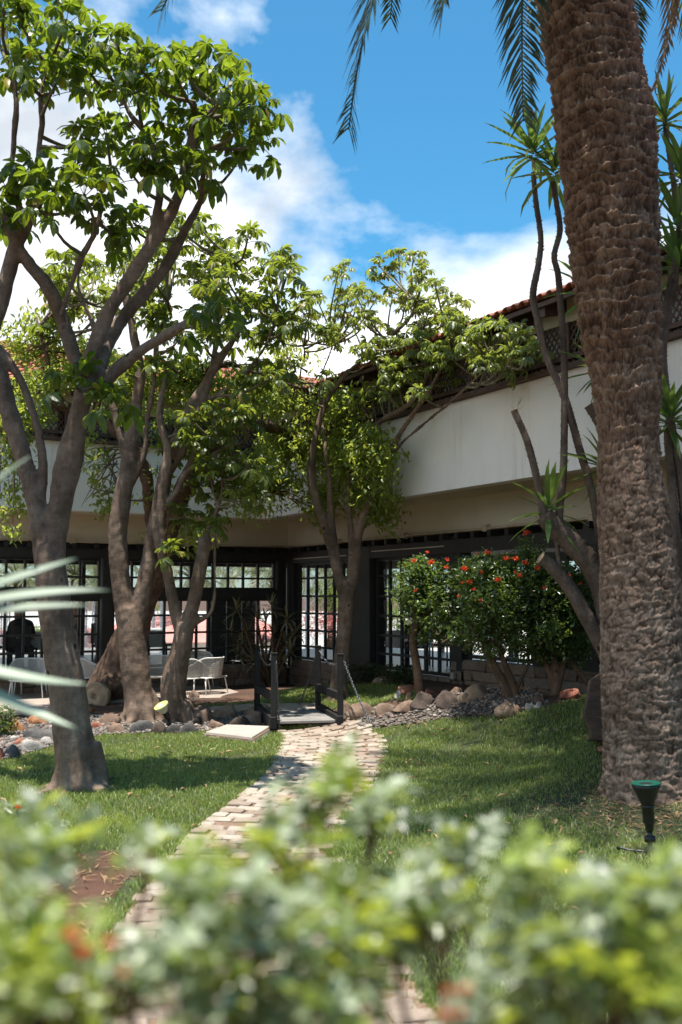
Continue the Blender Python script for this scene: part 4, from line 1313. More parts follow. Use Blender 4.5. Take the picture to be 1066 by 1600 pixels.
# ---------------------------------------------------------------- old spreading tree near the terrace
g0 = G(175, 1092); Y0 = g0.y
t0 = empty('spreading_tree', g0)
tag(t0, 'old small-leaved tree with swollen base, sawn limb and arching branches by the terrace', 'tree')
L0 = [
 [(168, 1115, 60), (172, 1092, 55), (186, 1045, 42), (212, 975, 30), (238, 905, 24), (262, 835, 20), (285, 770, 18), (305, 725, 16), (335, 690, 14), (370, 670, 13), (405, 663, 12), (440, 676, 10), (460, 695, 7), (475, 720, 5)],
 [(200, 1070, 30), (170, 1075, 24, -.5), (152, 1088, 20, -.9)],
 [(250, 870, 14), (235, 800, 13), (225, 730, 12), (190, 680, 10), (140, 650, 9), (90, 632, 9), (50, 640, 8), (25, 650, 6)],
 [(340, 690, 9), (370, 720, 7), (400, 745, 6), (430, 770, 4)],
 [(300, 730, 9), (300, 660, 8), (310, 600, 7), (350, 570, 6), (420, 590, 5), (480, 610, 4)],
 [(100, 632, 7), (80, 590, 6), (70, 540, 5), (60, 510, 4)],
 [(440, 676, 6), (500, 690, 6), (540, 720, 5), (570, 750, 4)], [(500, 690, 5), (540, 650, 4), (570, 640, 3)],
]
def lean0(u, v):
    mid = -(2.1 + max(0, 150 - u) * 0.006)
    wall = 8.43 / (0.869 * (u - 533) / F + 0.494) - 1.05 - Y0     # keep clear of the right wing
    k = min(1, max(0, (u - 390) / 70)); k = k * k * (3 - 2 * k)
    return (mid * (1 - k) + min(wall, 0.6) * k) * min(1, max(0, (1000 - v) / 250))
tr0, sk0 = wood('trunk', [limb3(l, Y0, lean0, 0.8) for l in L0], M['bark_brown'], t0, 0.034, 0.03, 17.0)
# pale sawn face of the cut limb
c = P(149, 1089, Y0 - 1.02)
mtx = Matrix.Translation(c) @ Vector((-0.25, -0.9, -0.05)).to_track_quat('Z', 'Y').to_matrix().to_4x4()
b = MB(); b.lathe([(0.235, -0.12), (0.25, -0.02), (0.22, 0.02), (0.19, -0.01), (0.15, 0.03), (0.06, 0.025), (0.05, -0.03), (0.01, -0.04)], 18, mtx)
M['cut_wood'] = simple('cut_wood', (0.30, 0.20, 0.12), (0.46, 0.34, 0.22), 9, 0.9, 0.5, 0.02, 30)
b.build('sawn_face', M['cut_wood'], t0, True)
blobs = [(95, 590, 60, 28, 40), (200, 585, 60, 35, 50), (290, 600, 50, 40, 50), (380, 595, 50, 35, 40), (470, 690, 60, 40, 50), (560, 700, 50, 40, 50), (420, 620, 90, 40,84), (530, 640, 60, 45,63), (480, 720, 90, 60,119), (570, 730, 55, 60,84), (400, 760, 60, 50,70), (590, 790, 35, 40,38), (500, 790, 40, 35,35), (440, 560, 50, 40,28),
         (30, 640, 45, 45,49), (20, 790, 30, 50,15), (50, 530, 50, 45,49, .5), (130, 560, 60, 40,42, .5), (15, 710, 30, 40,18), (150, 700, 25, 60,15), (165, 780, 18, 40,11), (220, 640, 60, 60,35, .5), (300, 590, 60, 50,42, .5), (250, 780, 40, 60,21), (300, 830, 40, 25,15),
         (120, 480, 70, 50,35, .8), (200, 420, 60, 40,25, .8)]
sp = spray_points(blobs, Y0, 21, 0.55, lean0)
small_leaves('foliage', t0, sp, M['leaf_small'], (14, 24), 0.115, 0.052, 0.7, 0.24, 5)
# bare twigs linking the sprays to the limbs
tw = MB(); rt = random.Random(4)
for p in rt.sample(sp, 260):
    d = sk0[:, :3] - np.array(p); k = int(np.argmin(np.linalg.norm(d, axis=1))); q = sk0[k]
    if np.linalg.norm(d[k]) < 2.2:
        mid = (np.array(p) + q[:3]) / 2 + np.array([rt.uniform(-.1, .1), rt.uniform(-.1, .1), rt.uniform(0, .18)])
        tw.tube([q[:3], mid, p], [min(0.022, q[3]), 0.012, 0.005], 4, False)
o = tw.build('twigs', M['bark_brown'], t0, True); tag(o, kind='stuff')
# bare dead twigs hanging on the wall side
tw = MB()
for k in range(16):
    u0, v0 = rt.uniform(140, 170), rt.uniform(690, 790)
    a = P(185 + rt.uniform(-5, 5), 690 + rt.uniform(0, 90), Y0 - 2.1); bpt = P(u0, v0, Y0 - 2.2); cpt = P(u0 - rt.uniform(5, 30), v0 + rt.uniform(-5, 45), Y0 - 2.3)
    tw.tube([a, bpt, cpt], [0.011, 0.008, 0.003], 4, False)
o = tw.build('dead_twigs', M['twig'], t0, True); tag(o, kind='stuff')
# ================================================================== the tall palm
def palm_bark_material():
    t = NT('palm_bark')
    at = t.new('ShaderNodeAttribute', attribute_name='crease_shade')
    v = t.coord('Object')
    a = t.noise(v, 3.5, 6, 0.65); b = t.noise(t.coord('Object', (1, 1, 0.35)), 42, 6, 0.75); d = t.noise(v, 11, 5, 0.7)
    c = t.ramp(a, [(0.30, (0.20, 0.125, 0.08)), (0.5, (0.32, 0.215, 0.15)), (0.70, (0.40, 0.30, 0.22))])
    sx = t.new('ShaderNodeSeparateXYZ'); tc_ = t.new('ShaderNodeTexCoord'); t.link(tc_.outputs['Object'], sx.inputs[0])
    low = t.new('ShaderNodeMapRange'); low.inputs['From Min'].default_value = 1.2; low.inputs['From Max'].default_value = 4.0; low.inputs['To Min'].default_value = 0.65; low.inputs['To Max'].default_value = 0.0
    t.link(sx.outputs[2], low.inputs['Value'])          # the old wood near the foot is weathered grey
    c = t.mix(low.outputs[0], c, t.ramp(a, [(0.3, (0.22, 0.175, 0.145)), (0.7, (0.36, 0.305, 0.265))]))
    c = t.mix(0.5, c, t.ramp(d, [(0.35, (0.45, 0.34, 0.26)), (0.62, (1, 1, 1))]), 'MULTIPLY')
    c = t.mix(0.55, c, t.ramp(b, [(0.3, 0.30), (0.62, 1.0)]), 'MULTIPLY')
    c = t.mix(1.0, c, t.ramp(at.outputs['Fac'], [(0.0, (0.26, 0.20, 0.16)), (0.45, (0.85, 0.80, 0.76)), (1.0, (1.4, 1.36, 1.3))]), 'MULTIPLY')  # creases painted dark and ridges light, imitating shade on the relief
    t.color(c); t.rough(0.92); t.b.inputs['Specular IOR Level'].default_value = 0.2
    t.bump(t.math('ADD', b, t.math('MULTIPLY', d, 0.7)), 0.75, 0.022)
    return t.m
M['palm_bark'] = palm_bark_material()
M['palm_leaf'] = leafmat('palm_leaf', (0.02, 0.032, 0.010), (0.045, 0.06, 0.02), (0.10, 0.14, 0.03), 0.22, 0.4, 0.5)
M['palm_dry'] = leafmat('palm_leaf_dry', (0.16, 0.10, 0.05), (0.28, 0.18, 0.09), (0.30, 0.20, 0.08), 0.25, 0.6, 0.3)
palm_base = G(1013, 1258); YP = palm_base.y + 0.38
prof = [(1290, 1016, 76), (1262, 1015, 75), (1230, 1013, 72), (1180, 1011, 70), (1100, 1008, 69), (1000, 1003, 67), (920, 999, 64), (860, 995, 61), (800, 990, 58), (740, 984, 51), (690, 982, 49), (640, 980, 51),
        (600, 978, 54), (550, 973, 58), (500, 968, 63), (450, 965, 66), (400, 961, 68.5), (350, 958, 71), (300, 955, 73), (250, 950, 75), (200, 945, 76.5), (150, 937, 74), (100, 928, 73), (50, 920, 73), (0, 912, 73), (-60, 905, 74), (-120, 899, 78), (-180, 895, 84), (-225, 892, 80)]
rows = []
for v, u, r in prof:
    p = P(u, v, YP); dep = YP * cT + (p.z - H) * sT
    rows.append((p.x, p.y, p.z, r * dep / F))
line = np.array(catmull(rows, 0.0105))
NR, NS = len(line), 280
th_ = np.linspace(0, 2 * np.pi, NS, endpoint=False)
Z = line[:, 2][:, None] * np.ones((1, NS)); A = np.ones((NR, 1)) * th_[None]
def n3(x, y, z):
    return noise.noise((x, y, z))
ca, sa = np.cos(th_), np.sin(th_)
W1 = np.empty((NR, NS)); W2 = np.empty((NR, NS)); W3 = np.empty((NR, NS)); W4 = np.empty((NR, NS)); W5 = np.empty((NR, NS))
for i in range(NR):
    z = line[i, 2]
    for j in range(NS):
        x, y = ca[j], sa[j]
        W1[i, j] = n3(x * 1.6, y * 1.6, z * 2.3); W2[i, j] = n3(x * 5.5 + 9, y * 5.5, z * 10.0); W3[i, j] = n3(x * 13, y * 13 + 3, z * 16); W4[i, j] = n3(x * 26, y * 26, z * 9 + 5); W5[i, j] = n3(x * 3.2 + 7, y * 3.2, z * 17)
# leaf scars run round in staggered courses of ragged arches, each overlapping the one above
rowh = 0.115
nsc = 7
q = (Z + 0.085 * W1 + 0.014 * W2) / rowh
base_row = np.floor(q)
upper = smooth((line[:, 2] - 2.6) / 2.0)[:, None]      # rough and chunky high up, worn smooth below
scale = np.zeros_like(q); ridge = np.zeros_like(q)
for dk in (-1, 0, 1, 2):
    k = base_row + dk
    rnd1 = np.sin(k * 127.1) * 43758.5453; rnd1 -= np.floor(rnd1)
    pc_ = A / (2 * np.pi) * nsc + 0.5 * (k % 2) + 0.35 * rnd1 + 0.9 * W1 + 0.10 * W2
    ci = np.floor(pc_) % nsc; fc = pc_ - np.floor(pc_)
    rnd2 = np.sin(ci * 12.9898 + k * 78.233) * 43758.5453; rnd2 -= np.floor(rnd2)
    arch = 1 - np.abs(2 * fc - 1) ** 2
    top = k + 0.34 * arch + 0.26 * (rnd2 - 0.5) + 0.09 * W3 + 0.07 * W4
    t_ = top - q                                   # positive below the ridge
    hh = np.where(t_ >= 0, np.exp(-t_ / 0.42), np.exp(-(t_ / 0.09) ** 2)) * (0.5 + 0.5 * rnd2) * (0.62 + 0.38 * arch)
    scale = np.maximum(scale, hh)
    ridge = np.maximum(ridge, np.exp(-((t_ - 0.05) / 0.16) ** 2) * (0.4 + 0.6 * rnd2))
rid2 = 1 - np.abs(2 * W2).clip(0, 1); rid3 = 1 - np.abs(2.2 * W3).clip(0, 1); rid4 = 1 - np.abs(2.2 * W4).clip(0, 1)
hgt = (0.015 + 0.034 * upper) * scale + (0.005 + 0.005 * upper) * W2 + (0.004 + 0.005 * upper) * W3 + 0.018 * W1
rid5 = 1 - np.abs(2.2 * W5 + 0.35 * W3).clip(0, 1)
hgt -= 0.011 * (1 - upper) * rid5 ** 4
hgt -= (0.003 + 0.009 * upper) * rid3 ** 3 + (0.006 + 0.002 * upper) * rid4 ** 3 + 0.006 * rid2 ** 5
crease_shade = np.clip((0.25 + 0.75 * scale) * (0.5 + 0.5 * upper) + 0.42 * (1 - upper) + 0.3 * W2 + 0.25 * W3 - (0.08 + 0.22 * upper) * rid3 ** 3 - 0.2 * rid4 ** 3 - 0.35 * (1 - upper) * rid5 ** 3, 0, 1)
R = line[:, 3][:, None] - 0.018 + hgt
# the foot spreads into fine roots
foot = np.exp(-np.clip(Z - palm_base.z, 0, 9) / 0.10)
R += foot * 0.05 * (0.6 + W2)
VX = line[:, 0][:, None] + R * ca[None]; VY = line[:, 1][:, None] + R * sa[None]
VZ = Z + 0.010 * W3
verts = np.stack([VX, VY, VZ], -1).reshape(-1, 3)
idx = np.arange(NR * NS).reshape(NR, NS); nxt = np.roll(idx, -1, axis=1)
tri = np.concatenate([np.stack([idx[:-1], nxt[:-1], nxt[1:]], -1).reshape(-1, 3), np.stack([idx[:-1], nxt[1:], idx[1:]], -1).reshape(-1, 3)])
palm = empty('palm_tree', palm_base)
tag(palm, 'tall date palm with massive scarred brown trunk beside the lawn', 'palm tree')
me = fast_mesh('trunk', verts, tri, M['palm_bark'], True)
at = me.attributes.new('crease_shade', 'FLOAT', 'POINT'); at.data.foreach_set('value', crease_shade.ravel().astype(np.float32))
link_mesh('trunk', me, palm)

def frond(name, parent, c0, ctrl, tip, mat, nl=70, ll=0.42, seed=0, lw=0.022, droop=0.55, cut=0.12, rw=0.028):
    """one feather leaf: rachis on a curve, leaflets on both sides"""
    r = random.Random(seed); b = MB()
    c0, ctrl, tip = Vector(c0), Vector(ctrl), Vector(tip)
    def B(t): return c0 * (1 - t) ** 2 + ctrl * (2 * t * (1 - t)) + tip * t * t
    pts = [B(k / 14) for k in range(15)]
    b.tube(pts, [rw * (1 - 0.9 * k / 14) + 0.003 for k in range(15)], 5, True)
    for k in range(nl):
        t = cut + (1 - cut) * (k + 0.5) / nl
        p = B(t); tg_ = (B(min(1, t + 0.01)) - B(t - 0.01)).normalized()
        sd = tg_.cross(Vector((0, 0, 1)))
        if sd.length < 0.15: sd = tg_.cross((tip - c0).cross(Vector((0, 0, 1))).cross(Vector((0, 0, 1))))
        sd.normalize(); nn = sd.cross(tg_).normalized()
        l = ll * (0.55 + 0.6 * math.sin(math.pi * min(1, t * 0.9 + 0.08))) * r.uniform(0.85, 1.1)
        if t > 0.9: l *= 0.75
        for s in (-1, 1):
            d = (tg_ * r.uniform(0.75, 1.0) + sd * s * r.uniform(0.7, 0.95) + nn * r.uniform(-0.15, 0.35)).normalized()
            e1 = p + d * l * 0.5 + Vector((0, 0, -droop * 0.12 * l)); e2 = p + d * l * 0.92 + Vector((0, 0, -droop * 0.5 * l))
            wv = (d.cross(nn)).normalized() * lw * 0.5 + nn * lw * 0.15
            n = len(b.v)
            b.v += [tuple(p - wv * .5), tuple(p + wv * .5), tuple(e1 - wv), tuple(e1 + wv), tuple(e2)]
            b.f += [(n, n + 1, n + 3, n + 2), (n + 2, n + 3, n + 4)]
    return b.build(name, mat, parent)
c0 = P(892, -215, YP)
specific = [((600, -340), 6.9, (545, 203), 7.2, 0, 120, .42), ((800, -330), 7.9, (818, 190), 8.15, 0, 120, .42), ((985, -240), 10.4, (992, 112), 10.4, 0, 110, .36), ((1120, -160), 9.4, (1022, 140), 9.3, 1, 110, .28),
            ((740, -320), 6.6, (690, 22), 6.6, 0, 110, .36), ((440, -420), 6.4, (252, 18), 6.6, 0, 110, .36), ((640, -420), 8.6, (610, 30), 9.2, 0, 110, .36)]
for k, (cp, cyy, tp, tyy, dry, nl, ll) in enumerate(specific):
    frond('frond', palm, c0, P(cp[0], cp[1], cyy), P(tp[0], tp[1], tyy), M['palm_dry'] if dry else M['palm_leaf'], nl, ll, k)
rp = random.Random(9)
for k in range(22):
    az = k * 2.39996 + 0.4
    el = [1.15, 0.75, 0.35][k % 3] + rp.uniform(-.1, .1)
    L = rp.uniform(2.9, 3.5)
    hd = Vector((math.cos(az), math.sin(az), 0))
    ctrl = c0 + hd * L * 0.5 * math.cos(el) * 1.4 + Vector((0, 0, L * 0.75 * math.sin(el)))
    tip = c0 + hd * L * (0.75 + 0.2 * math.cos(el)) + Vector((0, 0, L * (math.sin(el) * 0.75 - 0.62)))
    # nothing may hang into the open sky the photo shows
    if tip.y > 0:
        uu = 533 + F * tip.x / tip.y
        if tip.z < P(uu, -20, max(1.0, tip.y)).z and 0 < uu < 1066: tip.z = P(uu, -60, max(1.0, tip.y)).z
    frond('frond', palm, c0 + Vector((0, 0, rp.uniform(-.1, .25))), ctrl, tip, M['palm_leaf'], 60, 0.44, 40 + k, 0.024)

# ================================================================== yuccas
M['yucca_leaf'] = leafmat('yucca_leaf', (0.05, 0.10, 0.025), (0.09, 0.155, 0.045), (0.32, 0.46, 0.07), 0.3, 0.36, 0.5)
M['yucca_bark'] = barkmat('yucca_bark', (0.10, 0.07, 0.05), (0.20, 0.145, 0.11), (0.30, 0.23, 0.185), 60, 0.6)
def sword(seed, L=0.5, W=0.045, bend=0.35, mat=None):
    """sword leaf along +X, folded along its middle, bending down towards the tip"""
    r = random.Random(seed); b = MB(); p = Vector((0, 0, 0)); prev = 0
    st = [(0, .45), (.2, .85), (.5, 1.0), (.78, .6), (1.0, 0)]
    rowsv = []
    for t, w in st:
        a = -bend * t * t
        d = Vector((math.cos(a), 0, math.sin(a))); p = p + d * L * (t - prev); prev = t
        up = Vector((-math.sin(a), 0, math.cos(a)))
        rowsv.append((p.copy(), w, up))
    for (c, w, up) in rowsv[:-1]:
        s = Vector((0, W * w / 2, 0))
        b.v += [tuple(c - s + up * W * w * .22), tuple(c), tuple(c + s + up * W * w * .22)]
    b.v.append(tuple(rowsv[-1][0]))
    for q in range(3):
        k = q * 3
        b.f += [(k, k + 1, k + 4, k + 3), (k + 1, k + 2, k + 5, k + 4)]
    b.f += [(9, 10, 12), (10, 11, 12)]
    return b.mesh('leaf', mat or M['yucca_leaf'], False)
swords = [sword(0, .5, .058, .12), sword(1, .5, .062, .35), sword(2, .5, .062, 1.0), sword(3, .5, .056, .22)]
def rosette(parent, c, axis, n, L, seed, tmin=12, tmax=125, meshes=swords):
    r = random.Random(seed); axis = Vector(axis).normalized(); x = axis.orthogonal().normalized(); y = axis.cross(x)
    for k in range(n):
        f = (k + .5) / n; az = k * 2.39996 + seed
        tilt = math.radians(tmin + (tmax - tmin) * f ** 1.1 + r.uniform(-8, 8))
        out = x * math.cos(az) + y * math.sin(az)
        d = (axis * math.cos(tilt) + out * math.sin(tilt)).normalized()
        up = Vector((0, 0, 1)) + out * 0.3 + axis * 0.3; zz = (up - d * up.dot(d))
        if zz.length < .05: zz = d.orthogonal()
        zz.normalize(); yy = zz.cross(d); s = L / 0.5 * r.uniform(.75, 1.1); o_ = Vector(c) - axis * (0.12 * f) + d * 0.02
        mw = Matrix(((d.x * s, yy.x * s, zz.x * s, o_.x), (d.y * s, yy.y * s, zz.y * s, o_.y), (d.z * s, yy.z * s, zz.z * s, o_.z), (0, 0, 0, 1)))
        link_mesh('leaf', meshes[1 if f < .3 else r.choice([0, 1, 3, 3, 2])] if len(meshes) > 3 else r.choice(meshes), parent, mw)
def yucca_stems(name, limbs, parent, seed):
    """stems with the ragged rings that old leaves leave behind"""
    b = MB(); r = random.Random(seed)
    for L in limbs:
        c = catmull(L, 0.02)
        b.tube([q[:3] for q in c], [q[3] * (0.93 + (0.045 if k % 2 == 0 else -0.02)) for k, q in enumerate(c)], 14, True, 0.10)
        for k, q in enumerate(c[1:-1]):
            if r.random() < 0.55:   # little leaf-base spurs
                a = r.uniform(0, 6.28); d = Vector((math.cos(a), math.sin(a), 0.7)).normalized(); p = Vector(q[:3]) + Vector((math.cos(a), math.sin(a), 0)) * q[3] * .92
                s = Vector((-math.sin(a), math.cos(a), 0)) * 0.011
                n = len(b.v); b.v += [tuple(p - s), tuple(p + s), tuple(p + d * r.uniform(.012, .03)), tuple(p - Vector((0, 0, .015)))]
                b.f += [(n, n + 1, n + 2), (n + 1, n + 3, n + 2), (n + 3, n, n + 2)]
    return b.build(name, M['yucca_bark'], parent, True)
gy1 = G(938, 1148); YY1 = gy1.y
yu = empty('yucca', gy1)
tag(yu, 'tall branching yucca with bare ringed stems and sword leaf tufts left of the palm trunk', 'yucca')
LY = [
 [(975, 1165, 34), (970, 1130, 32), (968, 1080, 28), (965, 1030, 26), (955, 970, 24), (942, 920, 20), (925, 885, 19), (900, 855, 19), (872, 828, 18), (850, 806, 16)],
 [(852, 815, 14), (845, 780, 10), (835, 730, 9.5), (822, 685, 9), (803, 641, 8.5)],
 [(874, 838, 12), (874, 800, 10), (880, 740, 9.5), (882, 660, 9), (882, 580, 8.5), (878, 500, 8.5), (872, 430, 8), (866, 400, 7.5), (875, 360, 7.5), (870, 320, 7), (864, 285, 7)],
 [(945, 930, 12), (938, 850, 10), (925, 770, 10), (905, 700, 10), (882, 620, 9.5), (855, 560, 9), (840, 500, 8.5), (833, 460, 9), (842, 410, 8), (845, 370, 7), (838, 320, 7), (833, 270, 6)],
 [(965, 1060, 18), (948, 1020, 15), (920, 970, 13), (890, 918, 12), (862, 885, 11), (845, 872, 10)],
 [(876, 905, 6), (872, 870, 5.5), (868, 830, 5), (862, 800, 4)],
 [(960, 700, 13), (940, 660, 12), (922, 632, 11)],
 [(960, 900, 16), (962, 800, 14), (960, 700, 12), (945, 640, 8), (935, 590, 7)],
]
yucca_stems('stem', [limb3(l, YY1, None, 1.0 if k in (0, 4, 6) else 0.66) for k, l in enumerate(LY)], yu, 3)
def cutcap(u, v, r, Y, parent, axis):
    c = P(u, v, Y); m = Matrix.Translation(c) @ Vector(axis).to_track_quat('Z', 'Y').to_matrix().to_4x4()
    MB().lathe([(r, -.015), (r * 1.02, 0), (r * .6, .004), (r * .1, .002)], 14, m).build('cut_end', M['cut_wood'], parent, True)
cutcap(803, 640, .043, YY1, yu, (-.5, 0, .9)); cutcap(844, 871, .072, YY1, yu, (-.8, -.1, .5))
for (u, v, n, L, axd, sd) in ((833, 232, 34, .46, (-.1, -.1, 1), 1), (866, 262, 30, .42, (.15, .1, 1), 2), (858, 790, 20, .44, (0, -.2, 1), 3), (932, 575, 16, .42, (-.5, -.2, .6), 4), (922, 455, 14, .44, (-.5, 0, .8), 5), (945, 730, 14, .42, (-.6, -.1, .5), 6)):
    rosette(yu, P(u, v, YY1 - (0.0 if u < 900 else .05)), axd, n, L * 1.3, sd)
sc = P(810, 632, YY1)
rosette(yu, sc, (.3, 0, 1), 6, .12, 9, 5, 40)
# tilted slab of old trunk leaning against the palm foot
b = MB()
out = [(936, 1052), (922, 1062), (918, 1090), (912, 1118), (922, 1140), (922, 1156), (962, 1160), (966, 1060)]
yb = gy1.y - 0.35
fr_ = [P(u, v, yb + 0.0 + (1156 - v) * 0.0014) for u, v in out]; bk = [p + Vector((0.02, 0.16, -0.03)) for p in fr_]
n = len(out); b.add(fr_ + bk, [tuple(range(n))[::-1], tuple(range(n, 2 * n))] + [(i, (i + 1) % n, n + (i + 1) % n, n + i) for i in range(n)])
M['split_stone'] = simple('split_stone', (0.06, 0.035, 0.024), (0.13, 0.08, 0.055), 9, 0.9, 0.7, 0.02, 40, stretch=(0.6, 1, 2.2))
slab_o = b.build('standing_stone', M['split_stone'], None, bevel=0.015)
tag(slab_o, 'upright brown split stone standing in the grass against the palm trunk', 'stone')

gy2 = Vector((P(1085, 1150, 9.9).x, 9.9, 0.1)); gy2.z = th(gy2.x, gy2.y)
yv = empty('yucca', gy2)
tag(yv, 'yucca with several tufts of arching sword leaves right of the palm trunk', 'yucca')
LV = [
 [(1092, 1160, 24), (1085, 1050, 18), (1070, 950, 12), (1057, 850, 11), (1050, 760, 10), (1043, 680, 8), (1046, 650, 6)],
 [(1085, 1040, 14), (1078, 900, 11), (1065, 760, 10), (1045, 640, 9), (1036, 560, 9), (1042, 500, 8), (1055, 440, 7), (1056, 400, 6)],
 [(1036, 570, 8), (1033, 520, 7), (1048, 440, 7), (1062, 350, 6), (1050, 270, 6), (1041, 210, 5.5), (1038, 185, 5)],
 [(1060, 360, 6), (1068, 310, 6), (1066, 270, 5)],
]
yucca_stems('stem', [limb3(l, 9.9, None, 0.75) for l in LV], yv, 5)
for (u, v, n, L, axd, sd) in ((1038, 182, 34, .42, (0, 0, 1), 11), (1064, 268, 28, .42, (.1, 0, 1), 12), (1058, 345, 30, .44, (-.1, -.1, 1), 13), (1058, 410, 26, .42, (-.2, -.1, .8), 14), (1046, 650, 34, .46, (0, -.1, 1), 15)):
    rosette(yv, P(u, v, 9.9), axd, n, L * 1.15, sd)
# ================================================================== shrubs by the right wing
M['leaf_shrub'] = leafmat('leaf_shrub', (0.03, 0.062, 0.018), (0.075, 0.115, 0.038), (0.30, 0.42, 0.06), 0.30, 0.3, 0.7)
M['flower'] = leafmat('flower_orange', (0.55, 0.045, 0.012), (0.75, 0.09, 0.02), (0.9, 0.12, 0.03), 0.35, 0.5, 0.3)
M['flower_red'] = leafmat('flower_red', (0.55, 0.01, 0.012), (0.72, 0.02, 0.02), (0.9, 0.03, 0.03), 0.35, 0.5, 0.3)
M['bark_shrub'] = barkmat('bark_shrub', (0.09, 0.055, 0.035), (0.17, 0.105, 0.065), (0.27, 0.17, 0.11), 20, 0.4)
def flower_mesh(mat, seed=0, n=7, L=0.05, name='flower'):
    """a head of narrow trumpets"""
    r = random.Random(seed); b = MB()
    for k in range(n):
        az = 2.4 * k; tl = 0.25 + 0.9 * (k + .5) / n
        d = Vector((math.cos(az) * math.sin(tl), math.sin(az) * math.sin(tl), math.cos(tl))); l = L * r.uniform(.8, 1.1)
        e = d * l
        b.tube([(0, 0, 0), d * l * .6, e], [.003, .005, .007], 5, False)
        x = d.orthogonal().normalized(); y = d.cross(x)
        for j in range(4):
            a = j * 1.57; o_ = x * math.cos(a) + y * math.sin(a); s = d.cross(o_) * .007
            i = len(b.v); b.v += [tuple(e + o_ * .005 - s), tuple(e + o_ * .005 + s), tuple(e + o_ * .02 + d * .006)]
            b.f.append((i, i + 1, i + 2))
    return b.mesh(name, mat, False)
fl_or = [flower_mesh(M['flower'], i, 8, .06) for i in range(3)]; fl_rd = [flower_mesh(M['flower_red'], 10 + i, 8, .05) for i in range(2)]
def place(me, name, parent, p, s=1.0, seed=0):
    r = random.Random(seed); q = Quaternion((r.gauss(0, 1), r.gauss(0, 1), r.gauss(0, .3)), r.uniform(0, .6)) @ Quaternion((0, 0, 1), r.uniform(0, 6.28))
    return link_mesh(name, me, parent, Matrix.Translation(p) @ q.to_matrix().to_4x4() @ Matrix.Scale(s, 4))
g5 = G(656, 1086); Y5 = g5.y
s5 = empty('flowering_shrub', g5); tag(s5, 'small standard shrub on one slim trunk with a round leafy head and red blooms', 'shrub')
_, sk5 = wood('trunk', [limb3(l, Y5) for l in [[(657, 1100, 9), (656, 1085, 8), (652, 1045, 7), (646, 1010, 7), (647, 990, 6.5), (653, 972, 6), (662, 945, 5)], [(648, 985, 5), (660, 965, 4), (690, 940, 3.5), (715, 915, 3)], [(652, 972, 4), (645, 940, 3), (640, 905, 2.5)]]], M['bark_shrub'], s5, 0.014, 0.006, 3)
sp = spray_points([(690, 930, 66, 62, 260), (650, 925, 36, 50, 110), (690, 980, 55, 28, 90), (655, 888, 25, 22, 40)], Y5, 31)
small_leaves('foliage', s5, sp, M['leaf_shrub'], (12, 20), 0.062, 0.036, 0.2, 0.13, 8)
for k, (u, v) in enumerate(((647, 879), (667, 865), (674, 882), (698, 877), (697, 890), (650, 925), (720, 935), (725, 893))):
    place(fl_or[k % 3], 'flower', s5, P(u, v, Y5 - .62), (.85, .6, 1.0, .7)[k % 4], k)
g6 = G(795, 1093); Y6 = g6.y
s6 = empty('flowering_shrub', g6); tag(s6, 'wide many-stemmed glossy shrub dotted with orange-red blooms among the rocks', 'shrub')
stems6 = [[(800, 1105, 6), (795, 1080, 5), (775, 1040, 4.5), (755, 1005, 4), (735, 975, 3)], [(808, 1105, 7), (806, 1080, 6), (790, 1040, 5), (775, 1000, 4), (770, 960, 3)], [(800, 1104, 5), (785, 1070, 4), (765, 1030, 4), (770, 980, 3)],
          [(865, 1095, 10), (870, 1075, 8), (868, 1040, 6), (860, 1000, 5), (865, 950, 4)], [(870, 1080, 6), (880, 1040, 5), (890, 1000, 4), (895, 960, 3)], [(925, 1075, 5), (905, 1050, 5), (885, 1025, 5), (865, 1000, 4)], [(868, 1070, 6), (850, 1030, 5), (840, 990, 4)], [(804, 1085, 4), (815, 1060, 3.5), (830, 1030, 3)],
          [(790, 1000, 4), (810, 940, 3), (822, 890, 3), (826, 850, 2)], [(745, 985, 3), (715, 990, 2.5), (690, 1005, 2)]]
_, sk6 = wood('stems', [limb3(l, Y6) for l in stems6], M['bark_shrub'], s6, 0.013, 0.005, 6)
sp = spray_points([(760, 900, 50, 36, 170), (790, 930, 84, 64, 380), (870, 930, 66, 60, 300), (850, 985, 84, 54, 280), (760, 985, 62, 44, 150), (905, 960, 32, 62, 110), (826, 862, 16, 24, 26), (830, 900, 62, 32, 130), (880, 1018, 48, 28, 70)], Y6, 32)
small_leaves('foliage', s6, sp, M['leaf_shrub'], (12, 20), 0.06, 0.034, 0.2, 0.13, 9)
for k, (u, v) in enumerate(((726, 892), (740, 923), (733, 912), (746, 867), (762, 866), (778, 910), (752, 896), (813, 902), (806, 896), (820, 882), (823, 835), (850, 920), (888, 903), (722, 912), (791, 876), (806, 877), (751, 940), (838, 890), (908, 913))):
    place(fl_or[k % 3], 'flower', s6, P(u, v, Y6 - .70), (.95, .55, .75, .45, .85)[k % 5], 30 + k)
